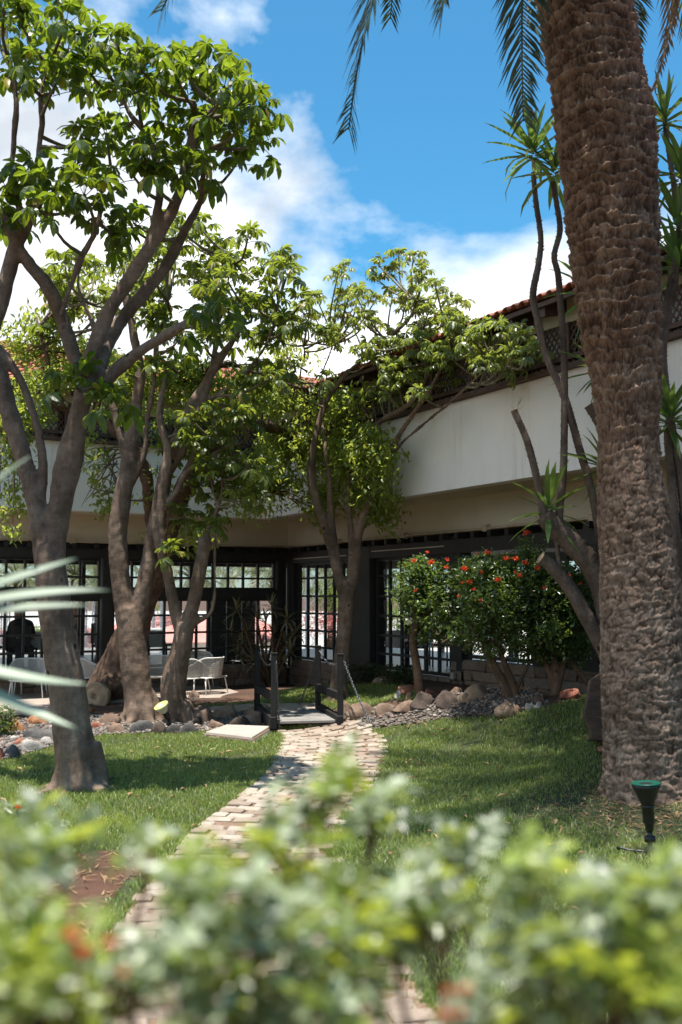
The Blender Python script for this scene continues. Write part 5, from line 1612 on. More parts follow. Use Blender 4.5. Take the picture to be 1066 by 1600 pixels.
# low dark plants against the stone wall, and others near the terrace
M['leaf_dark'] = leafmat('leaf_dark', (0.014, 0.030, 0.010), (0.035, 0.06, 0.018), (0.12, 0.2, 0.04), 0.25, 0.4, 0.4)
def low_bush(u, v, ru, rv, n, label, mat=M['leaf_dark'], L=0.06, seed=1, sp_=0.13, name='low_shrub', grp=None, Y=None, W=None):
    g = G(u, v + rv); Yb = g.y if Y is None else Y
    o = empty(name, g if Y is None else (P(u, v, Y).x, Y, th(P(u, v, Y).x, Y))); tag(o, label, 'shrub', grp)
    small_leaves('foliage', o, spray_points([(u, v, ru, rv, n)], Yb, seed), mat, (10, 16), L, W or L * .45, 0.1, sp_, seed)
    b = MB(); base = Vector(o.location)
    rr = random.Random(seed)
    for k in range(7):
        q = P(u + rr.uniform(-.7, .7) * ru, v + rr.uniform(-.6, .5) * rv, Yb); b.tube([base + Vector((rr.uniform(-.05, .05), 0, -.03)), base.lerp(q, .5) + Vector((rr.uniform(-.04, .04), 0, .03)), q], [.012, .009, .004], 5, False)
    b.build('stems', M['bark_shrub'], o, True)
    return o
low_bush(575, 1052, 30, 18, 70, 'low dark green shrub against the stone wall behind the footbridge', seed=41)
low_bush(622, 1054, 28, 17, 60, 'dark sprawling shrub under the gridded window by the slim shrub trunk', seed=42)
low_bush(735, 1052, 26, 15, 45, 'dim feathery plant in front of the stone wall beside the junction box', seed=43)
low_bush(850, 1062, 16, 10, 26, 'small green clump tucked between orange boulders', seed=44)
low_bush(300, 1026, 22, 12, 40, 'bright narrow-leaved plant peeking behind the white chairs', M['leaf_small'], .10, 45, .1)
low_bush(360, 1028, 12, 8, 14, 'little pale green plant below the window beside the spiky clump', M['leaf_small'], .08, 46, .08)
low_bush(8, 1125, 18, 26, 40, 'leafy green plant beside the stream stones at the terrace edge', M['leaf_shrub'], .06, 47, .1)
low_bush(68, 1040, 14, 14, 20, 'dark leafy plant at the window base behind the low white table', M['leaf_dark'], .06, 48, .1)

# spiky clump in the corner by the window
gd = G(420, 1072); YD = gd.y
dr = empty('dragon_plant', gd); tag(dr, 'clump of spiky olive rosettes on pale stems in front of the corner window', 'plant')
M['spiky'] = leafmat('spiky_leaf', (.14, .13, .065), (.27, .25, .14), (.26, .25, .1), .2, .45, .4)
spk = [sword(60 + i, .5, .075, b_, M['spiky']) for i, b_ in enumerate((.2, .5, .9))]
b = MB()
heads = [(371, 950), (402, 965), (388, 985), (425, 945), (428, 990), (448, 965), (410, 1010), (445, 1003), (463, 985), (372, 1020), (395, 1030), (440, 1028), (360, 985), (415, 970), (380, 1003), (455, 1015)]
for k, (u, v) in enumerate(heads):
    yd = YD + ((k * 7) % 5 - 2) * .12; c = P(u, v, yd); base = Vector((gd.x + (k % 4 - 1.5) * .07, gd.y + (k % 3 - 1) * .08, -.03))
    b.tube([base, base.lerp(c, .5) + Vector((0, 0, .08)), c], [.035, .028, .018], 7, False)
    r_ = random.Random(k); n = 17; axis = Vector((r_.gauss(0, .25), r_.gauss(0, .25) - .2, 1)).normalized(); x = axis.orthogonal().normalized(); y = axis.cross(x)
    rosette(dr, c, axis, n, .30, 70 + k, 15, 120, spk)
b.build('stems', M['bark_shrub'], dr, True)

# ================================================================== footbridge
M['bridge_wood'] = simple('bridge_timber', (.012, .012, .012), (.026, .025, .024), 8, 0.7, 0.4, 0.005, 50, spec=0.2, stretch=(1, 1, .3))
M['deck_wood'] = simple('deck_timber', (0.15, 0.14, 0.13), (0.24, 0.225, 0.205), 10, 0.75, 0.4, 0.006, 60, objrand=.35)
def chain_metal():
    t = NT('chain_metal'); t.color((0.20, 0.20, 0.21)); t.rough(0.35); t.b.inputs['Metallic'].default_value = 0.9; return t.m
M['chain'] = chain_metal()
zb = 0.10
FL_, FR_, RL_, RR_ = [Vector((P(u, 1100, y).x, y, zb)) for u, y in ((428.5, 13.72), (532, 13.85), (402, 15.15), (497, 15.3))]
br = empty('footbridge', ((FL_ + RR_) / 2)); tag(br, 'small dark timber footbridge with four posts, side rails and hanging chains', 'bridge')
HP = 0.93
for p, hh in ((FL_, HP + .02), (FR_, HP), (RL_, HP - .0), (RR_, HP + .04)):
    b = MB(); b.box(p.x - .043, p.x + .043, p.y - .043, p.y + .043, zb - .22, zb + hh); po = b.build('post', M['bridge_wood'], br, bevel=.008)
    b = MB(); b.box(p.x - .047, p.x + .047, p.y - .047, p.y + .047, zb + hh, zb + hh + .018); b.build('cap', M['bridge_wood'], po, bevel=.006)
for a, c in ((FL_, RL_), (FR_, RR_)):
    b = MB(); b.obox(a + Vector((0, .05, .36)), c + Vector((0, -.05, .36)), .07, .11); b.build('rail', M['bridge_wood'], br, bevel=.006)
    b = MB(); b.obox(a + Vector((0, -.12, .03)), c + Vector((0, .12, .03)), .09, .16); b.build('side_beam', M['bridge_wood'], br, bevel=.008)
npl = 11
for k in range(npl):
    t_ = (k + .5) / npl; a = FL_.lerp(RL_, t_); c = FR_.lerp(RR_, t_); d = (c - a).normalized() * .05
    b = MB(); b.obox(a + d + Vector((0, 0, .025 + random.uniform(-.003, .003))), c - d + Vector((0, 0, .025 + random.uniform(-.003, .003))), .122, .035); b.build('plank', M['deck_wood'], br, bevel=.004)
def chain(a, c, sag, parent, link=.034):
    a, c = Vector(a), Vector(c); b = MB(); n = max(4, int((c - a).length * (1 + sag) / (link * .78)))
    pts = [a.lerp(c, t_ / n) - Vector((0, 0, sag * 4 * (t_ / n) * (1 - t_ / n))) for t_ in range(n + 1)]
    for k in range(n):
        m = (pts[k] + pts[k + 1]) / 2; d = (pts[k + 1] - pts[k]).normalized(); s = d.cross(Vector((.3, .2, 1))).normalized(); nn = d.cross(s)
        if k % 2: s, nn = nn, s
        ring = []
        for j in range(10):
            an = 2 * math.pi * j / 10; ring.append(m + d * math.cos(an) * link * .62 + s * math.sin(an) * link * .36)
        base = len(b.v); rad = link * .13
        for j in range(10):
            t2 = (ring[(j + 1) % 10] - ring[j - 1]).normalized(); o1 = nn; o2 = t2.cross(nn)
            for q in range(4):
                b.v.append(tuple(ring[j] + (o1 * math.cos(q * 1.571) + o2 * math.sin(q * 1.571)) * rad))
        for j in range(10):
            for q in range(4):
                i0 = base + j * 4 + q; i1 = base + j * 4 + (q + 1) % 4; j0 = base + ((j + 1) % 10) * 4 + q; j1 = base + ((j + 1) % 10) * 4 + (q + 1) % 4
                b.f.append((i0, i1, j1, j0))
    return b.build('chain', M['chain'], parent, True)
tp = Vector((0, 0, HP - .05))
chain(RL_ + tp + Vector((.03, -.05, .02)), FL_ + tp + Vector((0, .05, -.02)), .12, br); chain(RR_ + tp + Vector((.03, -.05, .03)), FR_ + tp + Vector((0, .05, -.03)), .12, br)
ge = G(437, 1144); chain(FL_ + tp + Vector((.03, -.055, -.03)), ge + Vector((0, 0, .01)), .015, br)
ge = G(582, 1133); chain(FR_ + tp + Vector((.05, -.03, -.03)), ge + Vector((0, 0, .01)), .06, br)
ge = G(467, 1102); chain(RR_ + tp + Vector((-.05, .03, -.1)), ge + Vector((0, .0, .01)), .05, br)

# ================================================================== rocks
def rockmat(name, c0, c1, c2):
    t = NT(name); g = t.new('ShaderNodeNewGeometry')
    a = t.noise(g.outputs['Position'], 6, 6, .65); f = t.noise(g.outputs['Position'], 45, 6, .7)
    c = t.ramp(a, [(.3, c0), (.5, c1), (.72, c2)]); c = t.mix(.5, c, t.ramp(f, [(.3, .4), (.65, 1.0)]), 'MULTIPLY')
    t.color(c); t.rough(.92); t.bump(f, .7, .02); return t.m
M['rock_grey'] = rockmat('rock_grey', (.055, .05, .047), (.10, .092, .085), (.17, .155, .14))
M['rock_dark'] = rockmat('rock_dark', (.04, .028, .021), (.08, .055, .042), (.14, .10, .078))
M['rock_brown'] = rockmat('rock_brown', (.10, .06, .04), (.20, .13, .09), (.32, .22, .16))
M['rock_tan'] = rockmat('rock_tan', (.22, .13, .08), (.33, .22, .145), (.42, .31, .22))
M['rock_orange'] = rockmat('rock_orange', (.26, .09, .035), (.40, .17, .07), (.46, .26, .13))
M['rock_pale'] = rockmat('rock_pale', (.26, .235, .21), (.38, .35, .31), (.50, .47, .43))
M['rock_red'] = rockmat('rock_red', (.16, .05, .03), (.28, .10, .06), (.36, .18, .12))
def rock(u, v, w, h, mat, label, seed, grp=None, depth=.75, ang=.35, name='rock', sharp=.5):
    """rock w x h photo pixels, its foot at pixel u, v"""
    g = G(u, v); k = (g.y) / F; rx, rz = w * k / 2, h * k
    g = Vector((g.x, g.y + rx * depth * .5, 0)); g.z = th(g.x, g.y)
    bmx = bmesh.new(); bmesh.ops.create_icosphere(bmx, subdivisions=3, radius=1.0)
    off = Vector((seed * 3.7, seed * 1.3, seed * 2.1)); rr = random.Random(seed)
    planes = [(Vector((rr.gauss(0, 1), rr.gauss(0, 1), rr.gauss(0, .8))).normalized(), rr.uniform(.55, .9)) for _ in range(9)]
    for vx in bmx.verts:
        c = vx.co.copy()
        for n, d in planes:
            e = c.dot(n) - d
            if e > 0: c -= n * e * sharp * 1.6 if sharp < .6 else n * e
        c *= 1 + .22 * noise.noise(c * 1.3 + off) + .09 * noise.noise(c * 3.5 + off) + .03 * noise.noise(c * 9 + off)
        vx.co = c
    zs = [vx.co.z for vx in bmx.verts]; mx = max(zs); xs = max(abs(vx.co.x) for vx in bmx.verts)
    ca_, sa_ = math.cos(ang), math.sin(ang)
    for vx in bmx.verts:
        z = vx.co.z / mx; x = vx.co.x / xs * rx; y = vx.co.y * rx * depth
        zz = z * rz if z > 0 else z * rz * .35
        vx.co = Vector((x * ca_ ** .2, y + x * sa_ * .25, zz - rz * .03))
    me = bpy.data.meshes.new(name); bmx.to_mesh(me); bmx.free(); me.materials.append(mat)
    me.polygons.foreach_set('use_smooth', [True] * len(me.polygons))
    o = link_mesh(name, me, None, Matrix.Translation(g)); o.location = g
    tag(o, label, 'rock', grp); return o
R_ = rock
gA = 'dark stones ringed round the forked tree'
R_(222, 1145, 40, 20, M['rock_grey'], 'long rounded charcoal stone at the foot of the forked trunk', 1, gA, .6)
R_(248, 1147, 26, 20, M['rock_dark'], 'pointed dark stone propped between the forked trunk and the spotlight', 2, gA, .7, .3, 'rock', .9)
R_(270, 1147, 24, 16, M['rock_grey'], 'round grey stone directly below the garden spotlight', 3, gA)
R_(293, 1147, 32, 20, M['rock_grey'], 'smooth grey stone at the end of the ring, next to the brown boulders', 4, gA)
R_(314, 1132, 52, 30, M['rock_brown'], 'large ridged brown boulder between the trees and the bridge', 5, None, .7, .3, 'rock', .9)
R_(307, 1134, 24, 14, M['rock_dark'], 'small black stone in front of the ridged brown boulder', 6)
R_(352, 1124, 48, 24, M['rock_tan'], 'pinkish tan boulder behind the stream beside the bridge', 7, None, .7, .3, 'rock', .9)
R_(338, 1140, 30, 16, M['rock_brown'], 'brown wedge stone leaning before the tan boulder', 8, None, .7, .3, 'rock', .9)
R_(372, 1138, 40, 20, M['rock_dark'], 'dark brown rock beside the concrete slab', 9, None, .8)
R_(398, 1135, 40, 24, M['rock_brown'], 'shaded brown rock under the bridge end', 10, None, .8, .3, 'rock', .9)
R_(405, 1118, 46, 16, M['rock_tan'], 'flat tan rock at the left edge of the bridge deck', 50)
R_(168, 1133, 46, 18, M['rock_brown'], 'flat greyish brown boulder behind the lone trunk', 11)
R_(180, 1147, 42, 16, M['rock_brown'], 'low brown stone lying against the forked trunk', 12)
R_(150, 1140, 22, 12, M['rock_red'], 'small reddish stone right of the lone trunk', 13)
R_(20, 1145, 36, 22, M['rock_orange'], 'rounded orange boulder beside the dry stream', 14)
R_(56, 1133, 36, 16, M['rock_orange'], 'crumbly rust-coloured rock behind the pebble stream', 15, None, .8, .3, 'rock', .9)
R_(62, 1155, 60, 16, M['rock_grey'], 'flat grey slab stone in the pebble stream left of the trunk', 16)
R_(17, 1185, 32, 22, M['rock_grey'], 'blocky grey stone edging the lawn by the stream', 17, None, .8, .3, 'rock', .9)
R_(45, 1175, 40, 20, M['rock_pale'], 'pale grey stone edging the lawn beside the lone trunk', 18)
R_(30, 1166, 28, 13, M['rock_red'], 'reddish flat stone behind the pale edging stones', 19)
R_(72, 1163, 24, 12, M['rock_pale'], 'small pale stone touching the lone trunk', 20)
R_(-12, 1190, 34, 22, M['rock_red'], 'rusty stone at the far end of the lawn edging', 21)
gB = None
R_(566, 1122, 42, 24, M['rock_brown'], 'brown boulder just right of the bridge post', 22, gB)
R_(538, 1118, 26, 22, M['rock_brown'], 'brown stone wedged between bridge post and slender trunk', 23)
R_(600, 1118, 32, 18, M['rock_brown'], 'rounded brown rock on the stream bank beyond the chain', 24)
R_(635, 1113, 50, 16, M['rock_brown'], 'long low brown rock along the stream bank', 25)
R_(666, 1106, 50, 24, M['rock_dark'], 'large blackish boulder in front of the slim shrub trunk', 26, None, .8, .3, 'rock', .9)
R_(702, 1104, 42, 22, M['rock_dark'], 'dark cracked boulder in the shade of the shrubs', 27, None, .8, .3, 'rock', .9)
R_(730, 1098, 30, 14, M['rock_tan'], 'small tan stone between dark and pale boulders', 28)
R_(747, 1093, 46, 22, M['rock_tan'], 'pale tan boulder on the gravel beside the shrub stems', 29)
R_(796, 1118, 50, 20, M['rock_tan'], 'smooth rounded sandy boulder at the edge of the lawn', 30)
R_(829, 1110, 17, 11, M['rock_pale'], 'small white stone beside the sandy boulder', 31)
R_(843, 1106, 16, 9, M['rock_pale'], 'little pale stone, second beyond the sandy boulder', 51)
R_(857, 1104, 17, 11, M['rock_grey'], 'small grey stone at the foot of the shrub on the lawn edge', 32)
R_(845, 1098, 24, 13, M['rock_dark'], 'black stone behind the little pale stones', 33)
R_(812, 1080, 40, 18, M['rock_orange'], 'orange-tan boulder behind the gravel under the wide shrub', 34)
R_(845, 1068, 60, 22, M['rock_orange'], 'peaked bright orange rock against the stone wall', 35, None, .7, .3, 'rock', .9)
R_(835, 1082, 44, 14, M['rock_tan'], 'flat tan rock before the peaked orange rock', 36)
R_(897, 1090, 42, 14, M['rock_red'], 'red and white capped rock between shrub and palm', 37)
R_(640, 1092, 16, 9, M['rock_tan'], 'small tan stone left of the slim shrub trunk', 38)
R_(625, 1090, 18, 11, M['rock_pale'], 'pale pebble-like stone on the back lawn edge', 39)
R_(672, 1085, 20, 8, M['rock_red'], 'small rust stone just behind the slim shrub trunk', 40)
R_(697, 1084, 18, 8, M['rock_brown'], 'little brown stone on the bed behind the dark boulders', 41)
R_(715, 1084, 22, 10, M['rock_brown'], 'dull brown stone behind the pale tan boulder', 52)
R_(602, 1068, 44, 14, M['rock_tan'], 'broad flat tan boulder below the low dark shrubs', 42)
R_(640, 1083, 40, 12, M['rock_red'], 'reddish earth-stained rock beside the slim shrub trunk', 43)
R_(303, 1092, 24, 14, M['rock_brown'], 'brown rock on the terrace edge by the woven chairs', 44)
R_(135, 1112, 24, 10, M['rock_orange'], 'rust stone under the sawn limb', 45)
R_(955, 1175, 40, 10, M['rock_red'], 'flat reddish stone in the grass beside the palm trunk', 46)
# ---- concrete inspection slab with a pebble rim
gs = [G(u, v) for u, v in ((316, 1152), (352, 1139), (427, 1143), (396, 1162))]
sl = empty('inspection_slab', sum(gs, Vector()) / 4); tag(sl, 'square pale concrete slab with pebble-set rim lying in the lawn', 'slab')
cen = sum(gs, Vector()) / 4
def ring(k, z): return [Vector((cen.x + (p.x - cen.x) * k, cen.y + (p.y - cen.y) * k, cen.z + z)) for p in gs]
b = MB(); b.add(ring(1, -.05) + ring(.97, .045), [(3, 2, 1, 0), (4, 5, 6, 7), (0, 1, 5, 4), (1, 2, 6, 5), (2, 3, 7, 6), (3, 0, 4, 7)]); b.build('rim', M['mortar'], sl)
b = MB(); b.add(ring(.93, .0) + ring(.90, .075), [(3, 2, 1, 0), (4, 5, 6, 7), (0, 1, 5, 4), (1, 2, 6, 5), (2, 3, 7, 6), (3, 0, 4, 7)]); b.build('cover', M['slab'], sl, bevel=.01)
r0 = ring(.985, .018); kk = 0
bmx = bmesh.new(); bmesh.ops.create_icosphere(bmx, subdivisions=2, radius=1.0); pm = bpy.data.meshes.new('rim_pebble'); bmx.to_mesh(pm); bmx.free(); pm.materials.append(M['rock_grey']); pm.polygons.foreach_set('use_smooth', [True] * len(pm.polygons))
for e in range(4):
    a, c = r0[e], r0[(e + 1) % 4]; nseg = int((c - a).length / .11)
    for j in range(nseg):
        p = a.lerp(c, (j + .5) / nseg); an = random.uniform(0, 3)
        link_mesh('rim_pebble', pm, sl, Matrix.Translation(p) @ Matrix.Rotation(an, 4, 'Z') @ Matrix.Diagonal((random.uniform(.035, .05), random.uniform(.025, .035), random.uniform(.015, .025), 1)))

# ================================================================== garden spotlights
def plain(name, c, rough=.4, metal=0.0, spec=.5):
    t = NT(name); t.color(c); t.rough(rough); t.b.inputs['Metallic'].default_value = metal; t.b.inputs['Specular IOR Level'].default_value = spec
    t.bump(t.noise(t.coord('Object'), 60, 3), .08, .003); return t.m
M['black_plastic'] = plain('black_plastic', (.012, .012, .013), .42)
M['green_lens'] = plain('green_rim', (.006, .075, .05), .3)
M['cream_lens'] = plain('cream_lens', (.62, .60, .46), .35); M['lime_rim'] = plain('lime_rim', (.42, .46, .16), .4)
def spotlight(g, hgt, axis, label, rim, face, cable, hood):
    o = empty('garden_spotlight', g); tag(o, label, 'spotlight')
    ax = Vector(axis).normalized(); neck = g + Vector((0, 0, hgt * .36)); bp = M['black_plastic']
    b = MB(); b.lathe([(.012, -.12), (.022, 0), (.03, .02), (.03, hgt * .12), (.018, hgt * .14), (.018, hgt * .2)], 12, Matrix.Translation(g)); b.build('spike', bp, o, True)
    b = MB(); b.tube([g + Vector((0, 0, hgt * .17)), neck], [.017, .019], 10)
    b.lathe([(.0001, -.038), (.026, -.034), (.030, 0), (.026, .034), (.0001, .038)], 12, Matrix.Translation(g + Vector((0, 0, hgt * .23))) @ Matrix.Rotation(1.57, 4, 'Y')); b.build('knuckle', bp, o, True)
    m = Matrix.Translation(neck) @ ax.to_track_quat('Z', 'Y').to_matrix().to_4x4(); hh = hgt * .62
    b = MB(); b.lathe([(.022, -.02), (.030, .0), (.030, hh * .10), (.040, hh * .12), (.042, hh * .14), (.042, hh * .46), (.047, hh * .47), (.047, hh * .51), (.040, hh * .52)], 24, m); b.build('socket', bp, o, True)
    b = MB(); b.lathe([(.043, hh * .505), (.050, hh * .56), (.070, hh * .70), (.092, hh * .86), (.101, hh * .90), (.101, hh * .955), (.095, hh * .957)], 24, m); b.build('hood', hood, o, True)
    b = MB(); b.lathe([(.099, hh * .958), (.1045, hh * .962), (.1045, hh * .984), (.097, hh * .99), (.092, hh * .975)], 24, m); b.build('rim', rim, o, True)
    b = MB(); b.lathe([(.094, hh * .96), (.093, hh * .968), (.04, hh * .976), (.001, hh * .979)], 24, m); b.build('lens', face, o, True)
    c = [g + Vector((0, 0, .03))] + [Vector((q[0], q[1], th(q[0], q[1]) + q[2])) for q in cable]
    cp = catmull([(*p, .009) for p in c], .04); b = MB(); b.tube([p[:3] for p in cp], .009, 6); b.build('cable', bp, o, True)
    return o
ga = G(1016, 1338)
spotlight(ga, .53, (-.05, .02, 1), 'black garden spotlight with green rim spiked in the grass before the palm', M['green_lens'], M['black_plastic'], [(ga.x - .06, ga.y - .02, .04), (ga.x - .14, ga.y + .03, .035), (ga.x - .22, ga.y + .05, .05), (ga.x - .19, ga.y + .10, .02)], M['black_plastic'])
gb = G(264, 1141)
spotlight(gb, .40, (-.38, -.35, .8), 'black garden spotlight with cream lens and yellow rim among the dark stones', M['lime_rim'], M['cream_lens'], [(gb.x + .1, gb.y + .03, .1), (gb.x + .25, gb.y + .05, .06), (gb.x + .4, gb.y + .15, .02)], M['cream_lens'])

# ================================================================== woven chairs and low table on the terrace
M['weave'] = simple('white_cord', (.60, .56, .50), (.72, .68, .62), 20, .8, .3, .004, 80)
M['white_metal'] = plain('white_metal', (.74, .72, .68), .4)
def shell_mesh():
    b = MB(); W, D_, SH = .30, .28, .33
    def surf(f, nu, nv):
        base = len(b.v)
        for j in range(nv + 1):
            for i in range(nu + 1): b.v.append(tuple(f(i / nu * 2 - 1, j / nv)))
        for j in range(nv):
            for i in range(nu):
                a = base + j * (nu + 1) + i; b.f.append((a, a + 1, a + nu + 2, a + nu + 1))
    # seat pan
    surf(lambda s, t: Vector((s * W * (1 - .05 * t), -D_ + 2 * D_ * t, SH - .02 * (1 - s * s))), 14, 13)
    # wraparound back with arms sloping forward
    def back(s, t):
        a = s * 2.05; e = abs(s)
        top = .37 - .21 * max(0, (e - .42) / .58) ** 1.2
        x = math.sin(min(abs(a), 1.57)) * (W + .035 * t) * (1 if s >= 0 else -1)
        y = D_ * .95 + .10 * t if abs(a) < .9 else 0
        y = (D_ + .10 * t * (1 - e)) * math.cos(min(abs(a), 1.57) * .98)
        if abs(a) > 1.57: y = -(abs(a) - 1.57) / (2.05 - 1.57) * D_ * .75
        return Vector((x, y, SH + t * top))
    surf(back, 34, 9)
    me = new_mesh('tmp', b.v, b.f, None)
    bmx = bmesh.new(); bmx.from_mesh(me); bmesh.ops.poke(bmx, faces=bmx.faces[:])
    # drop the original grid edges so that a diamond weave is left
    kill = [e for e in bmx.edges if len(e.link_faces) == 2 and all(len(v.link_edges) > 4 for v in e.verts) and False]
    bmx.to_mesh(me); bmx.free()
    o = bpy.data.objects.new('tmp', me); col.objects.link(o)
    m = o.modifiers.new('w', 'WIREFRAME'); m.thickness = .017; m.use_even_offset = False; m.use_boundary = True
    dg = bpy.context.evaluated_depsgraph_get(); ev = bpy.data.meshes.new_from_object(o.evaluated_get(dg)); bpy.data.objects.remove(o)
    ev.materials.clear(); ev.materials.append(M['weave']); ev.name = 'woven_shell'
    return ev, back
shell, backf = shell_mesh()
def chair_proto():
    t = empty('woven_chair', (0, 0, 0)); link_mesh('woven_shell', shell, t)
    for sx in (-1, 1):
        for sy in (-1, 1):
            b = MB(); b.tube([(sx * .27, sy * .24, .33), (sx * .31, sy * .30, 0)], [.013, .011], 8); b.build('leg', M['white_metal'], t, True)
    b = MB(); b.tube([backf(-1 + k / 20, 1.0) for k in range(41)], .013, 6); b.build('top_rim', M['white_metal'], t, True)
    b = MB(); b.tube([(-.3, -.28, .33), (.3, -.28, .33), (.29, .28, .325), (-.29, .28, .325), (-.3, -.28, .33)], .012, 6); b.build('seat_frame', M['white_metal'], t, True)
    return t
def copy_tree(o, parent=None):
    c = o.copy(); col.objects.link(c); c.parent = parent
    for ch in list(o.children): copy_tree(ch, c)
    return c
def lay(proto, spots, grp, cat):
    for k, (p, rz, s, label) in enumerate(spots):
        o = proto if k == 0 else copy_tree(proto)
        o.location = p; o.rotation_euler = (0, 0, rz); o.scale = (s, s, s); tag(o, label, cat, grp)
def T(u, v):
    d = ray(u, v); k = (zt - H) / d.z; p = Vector((0, 0, H)) + d * k; return Vector((p.x, p.y, zt))
lay(chair_proto(), [(T(44, 1089), .15, .95, 'white woven armchair at the low table, its back to the window'), (T(146, 1083), 1.9, .93, 'white woven armchair half hidden between the lone trunk and the old tree'),
    (T(243, 1082), -.35, .95, 'white woven armchair glimpsed between the two forked trunks'), (T(296, 1084), 2.7, .93, 'white woven armchair with its back to the garden, beside the Y-forked trunk'),
    (T(322, 1083), -2.2, .95, 'white woven armchair at the terrace corner showing its legs'), (T(308, 1072), .25, .95, 'white woven armchair facing the garden behind the corner pair'), (T(172, 1070), .1, .93, 'white woven armchair mostly hidden behind the old tree base')],
    'white woven chairs on the terrace', 'chair')
tb = T(4, 1087); tt = empty('low_table', tb); tag(tt, 'low white metal table beside the woven armchair', 'table')
b = MB(); b.box(tb.x - .45, tb.x + .30, tb.y - .3, tb.y + .3, tb.z + .40, tb.z + .425); b.build('table_top', M['white_metal'], tt, bevel=.008)
for sx, sy in ((-.4, -.25), (.25, -.25), (.25, .25), (-.4, .25)):
    b = MB(); b.tube([(tb.x + sx, tb.y + sy, tb.z + .40), (tb.x + sx * 1.05, tb.y + sy * 1.05, tb.z)], .014, 8); b.build('leg', M['white_metal'], tt, True)
# ================================================================== inside and beyond the windows
M['dark_wicker'] = simple('dark_wicker', (.02, .018, .016), (.05, .045, .04), 30, .7, .3)
M['cloth'] = simple('white_cloth', (.70, .69, .67), (.80, .79, .77), 4, .85, .1)
ZF = 0.34
def dchair():
    t = empty('dining_chair')
    MB().box(-.22, .22, -.22, .22, .43, .47).build('seat', M['dark_wicker'], t, bevel=.01)
    MB().box(-.22, .22, .19, .23, .50, .92).build('backrest', M['dark_wicker'], t, bevel=.01)
    for sx in (-1, 1):
        for sy in (-1, 1):
            MB().box(sx * .2 - .018, sx * .2 + .018, sy * .19 - .018, sy * .19 + .018, 0, .43 if sy < 0 else .90).build('leg', M['dark_wicker'], t)
    return t
def dtable():
    t = empty('dining_table')
    b = MB(); b.lathe([(.50, .735), (.50, .75), (.02, .752)], 24); b.build('table_top', M['cloth'], t)
    b = MB(); pr = []
    n = 36
    for z, k in ((.748, 1.0), (.60, 1.03), (.42, 1.06)):
        for j in range(n):
            a = 6.2832 * j / n; r = .505 * k * (1 + .03 * math.sin(a * 9) * (k - 1) / .06); b.v.append((r * math.cos(a), r * math.sin(a), z))
    for q in range(2):
        for j in range(n): b.f.append((q * n + j, q * n + (j + 1) % n, (q + 1) * n + (j + 1) % n, (q + 1) * n + j))
    b.build('tablecloth', M['cloth'], t, True)
    b = MB(); b.lathe([(.25, 0), (.25, .02), (.04, .05), (.035, .73)], 14); b.build('pedestal', M['dark_wicker'], t, True)
    return t
tabs = [(FL(6.9, -1.5, ZF), 'white-clothed table inside the window nearest the seated person'), (FL(4.9, -2.0, ZF), 'white-clothed table inside seen between the lone trunk and the old tree'), (FL(2.7, -1.6, ZF), 'white-clothed table inside seen beyond the Y-forked trunk'), (FR(1.3, -2.2, ZF), 'white-clothed table inside the corner window'), (FR(4.3, -4.2, ZF), 'white-clothed table far inside the wide gridded window')]
lay(dtable(), [(Vector(p), 0, 1, l) for p, l in tabs], 'dining tables behind the glass', 'table')
chs = []
for k, (p, l) in enumerate(tabs):
    w = ('window nearest the seated person', 'window beside the lone trunk', 'window beyond the Y-forked trunk', 'corner window', 'wide gridded window')[k]
    for j, (dx, dy, rz, side) in enumerate(((-.75, -.1, 1.6, 'left side'), (.7, .2, -1.5, 'right side'), (.1, -.78, 3.1, 'garden side'))):
        chs.append((Vector(p) + Vector((dx, dy, 0)), rz, 1, 'dark chair at the %s of the table inside the %s' % (side, w)))
lay(dchair(), chs, 'dining chairs behind the glass', 'chair')

# ---- person sitting inside behind the left windows
def skin_body(name, joints, edges, mat, parent, sub=2):
    me = bpy.data.meshes.new(name); me.from_pydata([j[:3] for j in joints], edges, []); me.materials.append(mat)
    o = bpy.data.objects.new('tmp', me); col.objects.link(o)
    m = o.modifiers.new('skin', 'SKIN')
    for v, j in zip(me.skin_vertices[0].data, joints): v.radius = (j[3], j[4] if len(j) > 4 else j[3])
    me.skin_vertices[0].data[0].use_root = True
    s = o.modifiers.new('sub', 'SUBSURF'); s.levels = sub; s.render_levels = sub
    dg = bpy.context.evaluated_depsgraph_get(); ev = bpy.data.meshes.new_from_object(o.evaluated_get(dg)); bpy.data.objects.remove(o)
    ev.polygons.foreach_set('use_smooth', np.ones(len(ev.polygons), bool)); ev.name = name
    ev.materials.clear(); ev.materials.append(mat)
    return ev
M['skin'] = simple('skin', (.30, .17, .11), (.36, .21, .14), 8, .55, .05); M['shirt'] = simple('dark_shirt', (.02, .028, .035), (.035, .045, .055), 10, .85, .2); M['hair'] = simple('dark_hair', (.012, .009, .007), (.025, .018, .014), 30, .6, .4)
M['trousers'] = simple('trousers', (.05, .05, .06), (.07, .07, .08), 10, .9, .1)
pp_ = Vector(P(33, 1000, 20.0)); pp_.z = ZF
per = empty('person', pp_, 0.5); tag(per, 'person in a dark shirt sitting inside behind the gridded window, seen from behind', 'person')
